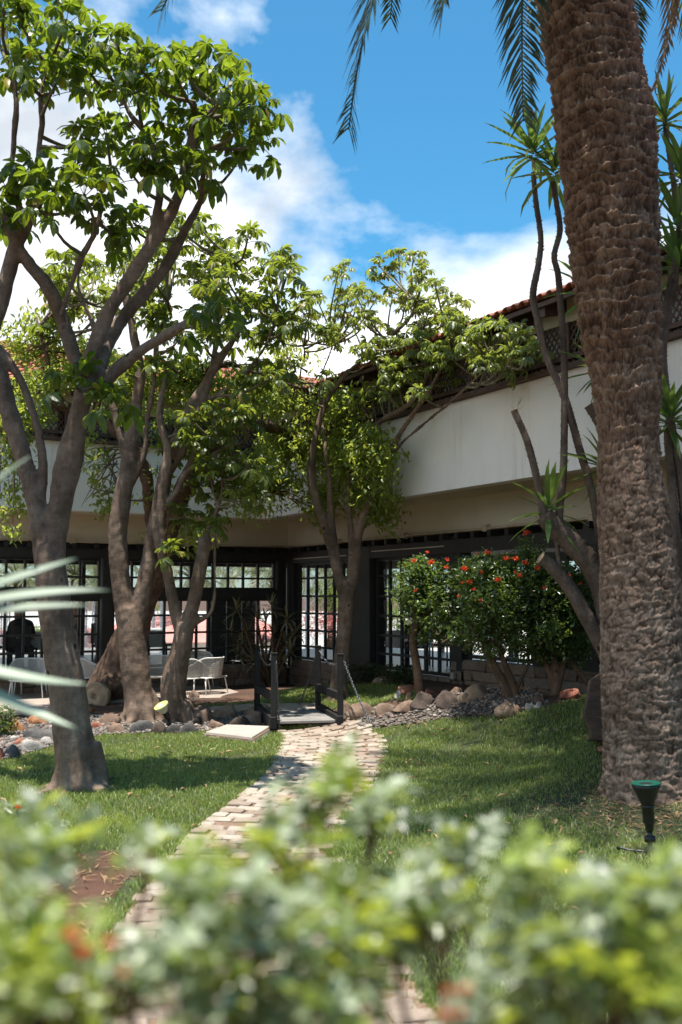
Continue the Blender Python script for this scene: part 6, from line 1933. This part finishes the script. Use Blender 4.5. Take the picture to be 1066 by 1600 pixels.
# one continuous figure: pelvis, spine, head, two arms, two legs
J = [(0, 0, .50, .15, .12), (0, .02, .68, .14, .10), (0, .03, .86, .165, .105), (0, .02, .98, .13, .08), (0, .01, 1.06, .052), (0, -.005, 1.12, .055), (0, -.015, 1.19, .085, .10), (0, -.01, 1.27, .08, .095), (0, -.01, 1.325, .04, .05),
     (-.19, .02, .96, .06), (-.24, -.02, .74, .048), (-.18, -.22, .66, .038), (-.14, -.33, .68, .032), (-.12, -.40, .68, .022),
     (.19, .02, .96, .06), (.24, -.02, .74, .048), (.18, -.22, .66, .038), (.14, -.33, .68, .032), (.12, -.40, .68, .022),
     (-.10, -.02, .47, .095), (-.12, -.42, .48, .07), (-.12, -.40, .06, .045), (-.12, -.54, .03, .035), (.10, -.02, .47, .095), (.12, -.42, .48, .07), (.12, -.40, .06, .045), (.12, -.54, .03, .035)]
ED = [(0, 1), (1, 2), (2, 3), (3, 4), (4, 5), (5, 6), (6, 7), (7, 8), (3, 9), (9, 10), (10, 11), (11, 12), (12, 13), (3, 14), (14, 15), (15, 16), (16, 17), (17, 18), (0, 19), (19, 20), (20, 21), (21, 22), (0, 23), (23, 24), (24, 25), (25, 26)]
me = skin_body('body', J, ED, M['skin'], per)
me.materials.append(M['shirt']); me.materials.append(M['trousers'])
for f in me.polygons:
    c = f.center
    if .62 < c.z < 1.05 and not (c.y < -.12 and abs(c.x) > .1): f.material_index = 1
    elif c.z <= .62 and c.z > .05 and not (c.y < -.2 and c.z > .60): f.material_index = 2
bo = bpy.data.objects.new('body', me); col.objects.link(bo); bo.parent = per
bmx = bmesh.new(); bmesh.ops.create_icosphere(bmx, subdivisions=3, radius=1.0)
for v in bmx.verts:
    c = v.co; c *= 1 + .05 * noise.noise(c * 4)
    if c.y < -.45 and c.z < .45: c.y = -.45
    v.co = Vector((c.x * .092, c.y * .108 + .012, max(c.z, -.75) * .10 + 1.255))
hm = bpy.data.meshes.new('hair'); bmx.to_mesh(hm); bmx.free(); hm.materials.append(M['hair']); hm.polygons.foreach_set('use_smooth', [True] * len(hm.polygons))
ho = bpy.data.objects.new('hair', hm); col.objects.link(ho); ho.parent = per
# face: nose and ears as small shaped pieces on the head
b = MB(); b.tube([(0, -.10, 1.235), (0, -.125, 1.205), (0, -.112, 1.19)], [.010, .016, .010], 7); o = b.build('nose', M['skin'], None, True); o.parent = per
for s in (-1, 1):
    b = MB(); b.tube([(s * .088, .0, 1.235), (s * .098, .008, 1.215), (s * .09, .0, 1.185)], [.010, .014, .008], 7); o = b.build('ear', M['skin'], None, True); o.parent = per
seat = empty('dining_chair', pp_, 0.5); tag(seat, 'dark woven chair that the person inside is sitting on', 'chair', 'dining chairs behind the glass')
for nm2, bx in (('seat', (-.24, .24, -.24, .24, .36, .40)), ('backrest', (-.25, .25, .20, .24, .40, .80))):
    o = MB().box(*bx).build(nm2, M['dark_wicker'], None, bevel=.01); o.parent = seat
for sx in (-1, 1):
    for sy in (-1, 1):
        o = MB().box(sx * .21 - .018, sx * .21 + .018, sy * .2 - .018, sy * .2 + .018, 0, .37).build('leg', M['dark_wicker'], None); o.parent = seat

# ---- low pink-roofed pavilions, white walls, truss masts and palms beyond
M['pink_roof'] = simple('pink_roof', (.52, .20, .17), (.62, .28, .24), 1.2, .85, .1); M['far_white'] = simple('far_white', (.62, .60, .57), (.72, .70, .67), 1.0, .85, .1); M['far_dark'] = plain('far_dark', (.03, .03, .03), .6); M['truss'] = plain('truss_metal', (.42, .43, .45), .4, .4)
ZG = -2.3
def pavilion(c, w, d, label, hw=1.9, hr=.75):
    t = empty('pavilion', (c[0], c[1], ZG)); tag(t, label, 'building', 'pink roofed pavilions by the sea'); x, y = c
    MB().box(x - w / 2, x + w / 2, y - d / 2, y + d / 2, ZG - .1, ZG + hw).build('wall', M['far_white'], t)
    b = MB(); e = .45; z = ZG + hw
    b.add([(x - w / 2 - e, y - d / 2 - e, z + .004), (x + w / 2 + e, y - d / 2 - e, z + .004), (x + w / 2 + e, y + d / 2 + e, z + .004), (x - w / 2 - e, y + d / 2 + e, z + .004), (x - w / 2 + d * .3, y, z + hr), (x + w / 2 - d * .3, y, z + hr)], [(0, 1, 5, 4), (2, 3, 4, 5), (1, 2, 5), (3, 0, 4), (3, 2, 1, 0)]); b.build('roof', M['pink_roof'], t)
    nwin = max(2, int(w / 1.5))
    for k in range(nwin):
        xx = x - w / 2 + (k + .5) * w / nwin; MB().box(xx - .4, xx + .4, y - d / 2 - .03, y - d / 2 + .02, ZG + .5, ZG + 1.7).build('window', M['far_dark'], t)
q = P(-10, 980, 44); pavilion((q.x - 1, 44), 5.5, 4, 'pink roofed pavilion seen beyond the seated person'); q = P(130, 980, 46); pavilion((q.x, 46), 5, 4, 'pink roofed pavilion seen beyond the lone trunk'); q = P(255, 980, 50); pavilion((q.x - .3, 50), 4.5, 4, 'brown shadowed pavilion seen between the forked trunks', 2.3, .8)
q = P(352, 980, 44); pavilion((q.x, 44), 5, 4, 'pink roofed pavilion seen beside the spiky clump', 2.2, 1.0)
def whitewall(u0, u1, v0, v1, Y, label):
    a, b_ = P(u0, v1, Y), P(u1, v0, Y); MBw = MB(); MBw.box(a.x, b_.x, Y, Y + .25, ZG - .1, b_.z); MBw.box(a.x - .04, b_.x + .04, Y - .04, Y + .29, b_.z + .003, b_.z + .08)
    o = MBw.build('garden_wall', M['far_white'], None, bevel=.01); tag(o, label, 'wall')
whitewall(-40, 60, 1020, 1040, 36, 'low white wall beyond the dining room near the seated person'); whitewall(120, 210, 1016, 1040, 37, 'low white wall beyond the dining room behind the lone trunk'); whitewall(215, 250, 985, 1040, 39, 'taller white wall panel between the forked trunks'); whitewall(330, 440, 1018, 1040, 36, 'low white wall beyond the spiky clump')
def mast(u, Y, zt_, label):
    p = P(u, 930, Y); t = empty('truss_mast', (p.x, Y, th(p.x, Y))); tag(t, label, 'mast', 'metal truss masts beyond the windows'); z0 = th(p.x, Y) - .05; w = .16
    for sx, sy in ((-1, -1), (1, -1), (1, 1), (-1, 1)):
        MB().tube([(p.x + sx * w, Y + sy * w, z0), (p.x + sx * w, Y + sy * w, zt_)], .03, 6).build('upright', M['truss'], t)
    b = MB(); z = z0; k = 0
    while z < zt_ - .3:
        s = 1 if k % 2 else -1
        b.tube([(p.x - s * w, Y - w, z), (p.x + s * w, Y - w, z + .34)], .016, 5); b.tube([(p.x - w, Y - s * w, z), (p.x - w, Y + s * w, z + .34)], .016, 5); b.tube([(p.x + w, Y - s * w, z), (p.x + w, Y + s * w, z + .34)], .016, 5); z += .34; k += 1
    o = b.build('bracing', M['truss'], t); tag(o, kind='stuff')
mast(247, 40, 2.0, 'metal truss mast seen between the forked trunks'); mast(8, 40, 2.2, 'metal truss mast seen beyond the seated person'); mast(486, 33, 3.6, 'metal truss mast seen through the corner window'); mast(141, 42, 2.0, 'metal truss mast seen behind the lone trunk')
qa, qb = P(100, 925, 41), P(165, 925, 41)
t = empty('truss_beam', (qa.x, 41, qa.z)); 
o = MB().obox(qa, qb, .05, .05).obox(qa + Vector((0, 0, .35)), qb + Vector((0, 0, .35)), .05, .05)
for k in range(9): o.obox(qa.lerp(qb, k / 9), qa.lerp(qb, (k + .5) / 9) + Vector((0, 0, .35)), .03, .03); o.obox(qa.lerp(qb, (k + .5) / 9) + Vector((0, 0, .35)), qa.lerp(qb, (k + 1) / 9), .03, .03)
bpy.data.objects.remove(t)
for uu in (100, 165):
    pz = P(uu, 925, 41); o.tube([(pz.x, 41, ZG - .05), (pz.x, 41, pz.z + .4)], .05, 6)
o = o.build('truss_gantry', M['truss']); tag(o, 'horizontal metal truss gantry on two legs seen behind the lone trunk', 'gantry')
def far_palm(u, Y, vtop, label, seed):
    g = P(u, 930, Y); z0 = th(g.x, Y); top = P(u, vtop, Y); t = empty('palm_tree', (g.x, Y, z0)); tag(t, label, 'palm tree', 'palms beyond the building')
    c = catmull([(g.x, Y, z0 - .1, .26), (g.x + .1, Y, (z0 + top.z) / 2, .19), (top.x, Y, top.z, .17)], .3); b = MB(); b.tube([q_[:3] for q_ in c], [q_[3] * (1 + .06 * (k % 2)) for k, q_ in enumerate(c)], 9); b.build('trunk', M['palm_bark'], t, True)
    r = random.Random(seed)
    for k in range(20):
        az = k * 2.4 + seed; el = [1.1, .6, .1][k % 3]; L = r.uniform(2.0, 2.6); hd = Vector((math.cos(az), math.sin(az), 0))
        frond('frond', t, top, top + hd * L * .55 * math.cos(el) * 1.3 + Vector((0, 0, L * .8 * math.sin(el))), top + hd * L * .95 + Vector((0, 0, L * (math.sin(el) * .6 - .5))), M['far_palm_leaf'], 26, .5, seed * 50 + k, .05, rw=.03)
M['far_palm_leaf'] = leafmat('far_palm_leaf', (.07, .085, .04), (.13, .145, .07), (.22, .25, .09), .3, .5, .4)
for u, Y, v, s, l in ((28, 42, 908, 1, 'palm seen through the window above the seated person'), (118, 38, 900, 2, 'palm seen through the window just right of the lone trunk'), (152, 44, 880, 3, 'palm seen through the window near the heavy post'), (398, 46, 885, 4, 'palm seen through the window above the spiky clump'), (428, 40, 892, 5, 'broad palm seen through the window at the corner post'), (515, 44, 890, 6, 'palm seen through the corner window behind the slender trunk'), (300, 50, 905, 7, 'palm seen through the window in the Y fork')):
    far_palm(u, Y, v, l, s)
# hedge, red bougainvillea and tables beyond the right wing
M['leaf_far'] = leafmat('leaf_far', (.06, .10, .02), (.12, .17, .04), (.35, .45, .08), .35, .5, .4); M['bougainvillea'] = leafmat('bougainvillea', (.30, .06, .06), (.42, .16, .14), (.4, .12, .1), .35, .6, .3)
low_bush(625, 963, 50, 30, 130, 'rounded yellow-green bush seen through the wide gridded window', M['leaf_far'], .16, 61, .3, 'garden_bush', None, 38)
low_bush(590, 985, 14, 14, 40, 'red flowering bush seen through the wide gridded window', M['bougainvillea'], .12, 62, .2, 'garden_bush', None, 35)
low_bush(600, 905, 40, 40, 90, 'tall brownish green tree mass seen through the upper panes of the wide window', M['leaf_dark'], .18, 63, .4, 'garden_bush', None, 42)
low_bush(505, 975, 40, 20, 60, 'pinkish flowering hedge seen through the corner window', M['bougainvillea'], .12, 64, .3, 'garden_bush', None, 37)
low_bush(520, 930, 36, 40, 70, 'olive tree mass seen through the corner window', M['leaf_far'], .15, 65, .35, 'garden_bush', None, 40)
low_bush(230, 955, 18, 18, 26, 'dusty green bush seen between the forked trunks', M['leaf_far'], .15, 66, .35, 'garden_bush', None, 43)
low_bush(60, 1000, 26, 24, 40, 'green bush beyond the glass right of the seated person', M['leaf_far'], .14, 67, .3, 'garden_bush', None, 34)
# ================================================================== shrubs close to the camera
M['leaf_front'] = leafmat('leaf_front', (.018, .042, .01), (.27, .31, .19), (.55, .64, .14), .30, .38, .9)  # pale leaflets paint in glossy highlights, dark ones the shaded gaps
M['leaf_front2'] = leafmat('leaf_front2', (.05, .10, .012), (.24, .30, .05), (.70, .76, .07), .45, .38, .6)
def pinnate(seed, mat, L=.095, ll=.033, lw=.022, pairs=4):
    r = random.Random(seed); b = MB()
    pts = [Vector((L * t, 0, .02 * math.sin(t * 2.2))) for t in (0, .5, 1)]
    b.tube(pts, [.0018, .0014, .001], 3, False)
    def leaflet(p, d, l, w):
        up = Vector((0, 0, 1)); s = d.cross(up).normalized(); up = s.cross(d); n = len(b.v); k = r.uniform(-.3, .3); s = (s + up * k).normalized()
        b.v += [tuple(p), tuple(p + d * l * .45 - s * w / 2 + up * w * .15), tuple(p + d * l - up * l * .18), tuple(p + d * l * .45 + s * w / 2 + up * w * .15), tuple(p + d * l * .5)]
        b.f += [(n, n + 4, n + 1), (n + 1, n + 4, n + 2), (n, n + 3, n + 4), (n + 4, n + 3, n + 2)]
    for k in range(pairs):
        t = .22 + .68 * k / (pairs - 1); p = Vector((L * t, 0, .02 * math.sin(t * 2.2)))
        for s in (-1, 1):
            leaflet(p, Vector((r.uniform(.3, .6), s, r.uniform(-.15, .25))).normalized(), ll * r.uniform(.8, 1.15), lw * r.uniform(.85, 1.1))
    leaflet(pts[-1], Vector((1, 0, -.1)).normalized(), ll * 1.2, lw)
    return b.mesh('leaf', mat, False)
pinA = [pinnate(i, M['leaf_front']) for i in range(4)]; pinB = [pinnate(10 + i, M['leaf_front2']) for i in range(3)]
def front_shrub(label, base, blobs, seed, ratio=.3, flowers=()):
    r = random.Random(seed); gx_, gy_ = base; o = empty('foreground_shrub', (gx_, gy_, th(gx_, gy_))); tag(o, label, 'shrub')
    st = MB(); b0 = Vector((gx_, gy_, th(gx_, gy_) - .04)); cnt = 0
    for (u, v, ru, rv, n, Y, dY) in blobs:
        hub = P(u, v + rv * .9, Y); hub.z = min(hub.z, P(u, v, Y).z - .05)
        st.tube([b0 + Vector((r.uniform(-.08, .08), r.uniform(-.05, .05), 0)), b0.lerp(hub, .55) + Vector((r.uniform(-.05, .05), 0, .06)), hub], [.010, .007, .0045], 6, False)
        k = 0
        while k < n:
            a = r.uniform(0, 6.28); q = math.sqrt(r.random()); c = P(u + ru * q * math.cos(a), v + rv * q * math.sin(a), Y + r.uniform(-dY, dY))
            d = (c - hub)
            st.tube([hub, hub.lerp(c, .5) + Vector((0, 0, .01)), c], [.0045, .0036, .0025], 5, False)
            # three or four leaves at the shoot's end
            for j in range(2 if r.random() < .55 else 3):
                az = r.uniform(0, 6.28); dd = (d.normalized() * .5 + Vector((math.cos(az), math.sin(az), r.uniform(-.2, .7)))).normalized(); up = Vector((r.gauss(0, .3), r.gauss(0, .3), 1)); zz = (up - dd * up.dot(dd)).normalized(); yy = zz.cross(dd); s = r.uniform(.75, 1.15)
                org = c - dd * .05
                link_mesh('leaf', r.choice(pinB if r.random() < ratio else pinA), o, Matrix(((dd.x * s, yy.x * s, zz.x * s, org.x), (dd.y * s, yy.y * s, zz.y * s, org.y), (dd.z * s, yy.z * s, zz.z * s, org.z), (0, 0, 0, 1)))); cnt += 1
            k += 1
    so = st.build('stems', M['bark_shrub'], o, True)
    for j, (u, v, Y, me, s) in enumerate(flowers):
        c = P(u, v, Y); place(me, 'flower', o, c, s, seed * 10 + j)
        MB().tube([c, c - Vector((0, -.02, .05)), b0.lerp(c, .8)], [.002, .002, .003], 4, False).build('flower_stalk', M['bark_shrub'], o, True)
    return cnt
c1 = front_shrub('bright yellow-green shrub blurred close up at the lower left corner', (-.62, 1.45), [(45, 1350, 60, 40, 7, 1.35, .15), (105, 1310, 45, 30, 3, 1.5, .15), (30, 1460, 50, 50, 7, 1.2, .1), (50, 1560, 70, 50, 10, 1.1, .1), (230, 1330, 40, 22, 3, 1.6, .15), (140, 1610, 50, 30, 5, 1.2, .1)], 3, .65,
    [(112, 1468, 1.0, fl_rd[0], .2), (130, 1492, 1.0, fl_rd[1], .18), (172, 1478, 1.0, fl_or[1], .14), (195, 1525, 1.0, fl_or[0], .12)])
c2 = front_shrub('dense grey-green shrub blurred close up in front of the path', (-.10, 1.5), [(320, 1400, 65, 42, 7, 1.35, .2), (450, 1320, 60, 40, 7, 1.5, .2), (490, 1240, 40, 40, 4, 1.6, .12), (575, 1290, 40, 35, 4, 1.6, .15), (400, 1450, 110, 55, 12, 1.3, .2), (520, 1410, 70, 50, 8, 1.4, .2), (290, 1530, 90, 50, 9, 1.2, .15), (470, 1540, 90, 50, 9, 1.25, .15), (400, 1620, 130, 35, 9, 1.15, .1), (560, 1460, 45, 55, 5, 1.35, .15), (215, 1570, 40, 35, 3, 1.25, .1), (560, 1600, 45, 30, 3, 1.2, .1)], 4, .34)
c3 = front_shrub('silvery green shrub with orange blooms blurred close up at the lower right', (.44, 1.45), [(650, 1370, 55, 35, 6, 1.45, .2), (715, 1340, 35, 25, 3, 1.6, .15), (690, 1440, 45, 40, 5, 1.4, .15), (840, 1390, 55, 35, 7, 1.4, .2), (950, 1440, 75, 45, 9, 1.3, .2), (860, 1500, 90, 45, 9, 1.25, .15), (1030, 1385, 35, 30, 5, 1.4, .15), (960, 1580, 110, 40, 11, 1.15, .1), (800, 1595, 80, 30, 6, 1.2, .1), (1050, 1500, 40, 50, 6, 1.2, .1), (625, 1490, 35, 35, 3, 1.35, .1)], 5, .4,
    [(728, 1553, 1.0, fl_or[0], .14), (700, 1555, 1.0, fl_or[1], .12), (695, 1588, 1.0, fl_or[2], .14), (722, 1590, 1.0, fl_or[0], .13)])
# ---- narrow pale sword leaves reaching in from the left
M['pale_sword'] = leafmat('pale_sword', (.20, .25, .17), (.28, .33, .24), (.30, .38, .16), .15, .45, .4)
M['lime_sword'] = leafmat('lime_sword', (.22, .27, .10), (.34, .38, .16), (.4, .46, .12), .2, .45, .4)
YA = 2.35; ctr = P(-210, 985, YA); ag = empty('agave_plant', (ctr.x, ctr.y, th(ctr.x, ctr.y))); tag(ag, 'pale grey-green spiky plant whose long leaves reach in past the lone trunk', 'plant')
b = MB(); b.tube([(ctr.x, ctr.y, -.05), (ctr.x + .01, ctr.y, .8), tuple(ctr)], [.07, .06, .06], 10); b.build('stem', M['yucca_bark'], ag, True)
def long_leaf(tipu, tipv, tipY, via, w, mat):
    a = ctr; m_ = P(via[0], via[1], YA + .02); e = P(tipu, tipv, tipY); b = MB(); N = 12; rowsv = []
    for k in range(N + 1):
        t = k / N; p = a * (1 - t) ** 2 + m_ * 2 * t * (1 - t) + e * t * t; p2 = a * (1 - t - .01) ** 2 + m_ * 2 * (t + .01) * (1 - t - .01) + e * (t + .01) ** 2
        d = (p2 - p).normalized(); s = d.cross(Vector((0, -.75, .65))).normalized(); up = s.cross(d); ww = w * .78 * (min(1, .5 + 2 * t) if t < .3 else 1) * (1 - max(0, (t - .55) / .45) ** 1.5)
        b.v += [tuple(p - s * ww / 2 + up * ww * .2), tuple(p), tuple(p + s * ww / 2 + up * ww * .2)]
    for k in range(N):
        q = k * 3; b.f += [(q, q + 1, q + 4, q + 3), (q + 1, q + 2, q + 5, q + 4)]
    o = b.build('leaf', mat, ag, True); mm = o.modifiers.new('t', 'SOLIDIFY'); mm.thickness = .003
for tu, tv, ty, via, w, mt in ((172, 922, 2.45, (20, 918), .034, 0), (120, 872, 2.5, (30, 900), .032, 0), (142, 945, 2.4, (0, 945), .03, 0), (138, 1068, 2.3, (0, 1066), .034, 0), (122, 1138, 2.3, (10, 1100), .036, 0), (48, 712, 2.4, (-60, 780), .026, 0), (20, 1052, 2.35, (-80, 1010), .03, 1), (-40, 880, 2.1, (-150, 880), .034, 0), (-300, 700, 2.4, (-250, 800), .034, 1), (-420, 900, 2.5, (-320, 880), .034, 0), (-400, 1080, 2.4, (-300, 1020), .034, 1), (-160, 720, 2.2, (-190, 850), .03, 0), (-230, 1150, 2.0, (-220, 1050), .034, 0)):
    long_leaf(tu, tv, ty, via, w, M['lime_sword' if mt else 'pale_sword'])
# ---- strap leaves at the very bottom left and a leafy sprig with a red bud further back
gq = G(50, 1560); 
lp = empty('strap_leaf_plant', (P(50, 1640, 2.0).x, 2.0, th(P(50, 1640, 2.0).x, 2.0))); tag(lp, 'pale strap-leaved plant at the lower left corner', 'plant')
for k, (u, v) in enumerate(((48, 1540), (66, 1536), (35, 1570), (78, 1580), (20, 1600))):
    e = P(u, v, 2.0); a = Vector(lp.location) + Vector((.02 * (k - 2), 0, -.02)); m_ = a.lerp(e, .6) + Vector((-.02 * (k - 2), 0, .05)); b = MB()
    for j in range(9):
        t = j / 8; p = a * (1 - t) ** 2 + m_ * 2 * t * (1 - t) + e * t * t; w = .022 * (1 - t ** 3) + .001; b.v += [(p.x - w / 2, p.y + .004, p.z), (p.x, p.y, p.z), (p.x + w / 2, p.y + .004, p.z)]
    for j in range(8):
        q = j * 3; b.f += [(q, q + 1, q + 4, q + 3), (q + 1, q + 2, q + 5, q + 4)]
    b.build('leaf', M['pale_sword'], lp, True)
bx = low_bush(18, 1300, 34, 46, 60, 'leafy green shrub with a red bud at the lawn edge before the lone trunk', M['leaf_front'], .05, 71, .08, 'low_shrub', None, 4.6)
for k, (u, v, s) in enumerate(((71, 1280, .35), (52, 1292, .25), (28, 1264, .3))): place(fl_rd[k % 2], 'flower', bx, P(u, v, 4.5), s, 90 + k)
sp = spray_points([(60, 1300, 40, 22, 30)], 4.55, 72); small_leaves('foliage', bx, sp, M['leaf_front'], (8, 12), .045, .024, .1, .07, 72)
# dry litter on the soil bed and round the palm foot
lit = scatter_poly([soil_f[:, :2]], 700); an = rng.uniform(0, 6.28, 700)
pl2 = np.stack([palm_base.x + rng.normal(0, .55, 900), palm_base.y + rng.normal(-.15, .5, 900)], 1); lit = np.concatenate([lit, pl2]); k = len(lit); an = rng.uniform(0, 6.28, k); l = rng.uniform(.02, .07, k); w = rng.uniform(.003, .010, k)
z = terrain(lit[:, 0], lit[:, 1]) + rng.uniform(.012, .03, k); dx, dy = np.cos(an), np.sin(an); tz = rng.uniform(-.012, .012, k)
Vv = np.stack([np.stack([lit[:, 0] - dx * l - dy * w, lit[:, 1] - dy * l + dx * w, z - tz], 1), np.stack([lit[:, 0] - dx * l + dy * w, lit[:, 1] - dy * l - dx * w, z - tz], 1), np.stack([lit[:, 0] + dx * l, lit[:, 1] + dy * l, z + tz], 1)], 1).reshape(-1, 3)
M['litter'] = leafmat('dry_litter', (.20, .11, .06), (.34, .22, .12), (.3, .2, .1), .15, .8, .2)
o = link_mesh('leaf_litter', fast_mesh('leaf_litter', Vv, np.arange(k * 3).reshape(-1, 3), M['litter'])); tag(o, 'dry brown leaf litter on the red soil and round the palm foot', 'litter', kind='stuff')

fl = np.stack([rng.uniform(-4.5, 4.5, 420), rng.uniform(5.2, 13.6, 420)], 1); fl = fl[in_poly(fl[:, 0], fl[:, 1], lawn_poly)]; k = len(fl)
an = rng.uniform(0, 6.28, k); l = rng.uniform(.025, .06, k); w = l * rng.uniform(.25, .4, k); z = terrain(fl[:, 0], fl[:, 1]) + rng.uniform(.03, .05, k); dx, dy = np.cos(an), np.sin(an); tz = rng.uniform(-.015, .015, k)
A0 = np.stack([fl[:, 0] - dx * l, fl[:, 1] - dy * l, z - tz], 1); A1 = np.stack([fl[:, 0] - dy * w, fl[:, 1] + dx * w, z + .012], 1); A2 = np.stack([fl[:, 0] + dx * l, fl[:, 1] + dy * l, z + tz], 1); A3 = np.stack([fl[:, 0] + dy * w, fl[:, 1] - dx * w, z + .01], 1)
i4 = (np.arange(k) * 4)[:, None]
o = link_mesh('fallen_leaves', fast_mesh('fallen_leaves', np.stack([A0, A1, A2, A3], 1).reshape(-1, 3), np.concatenate([i4 + [0, 1, 2], i4 + [0, 2, 3]]), M['litter'])); tag(o, 'scattered dry fallen leaves on the lawn', 'leaves', kind='stuff')
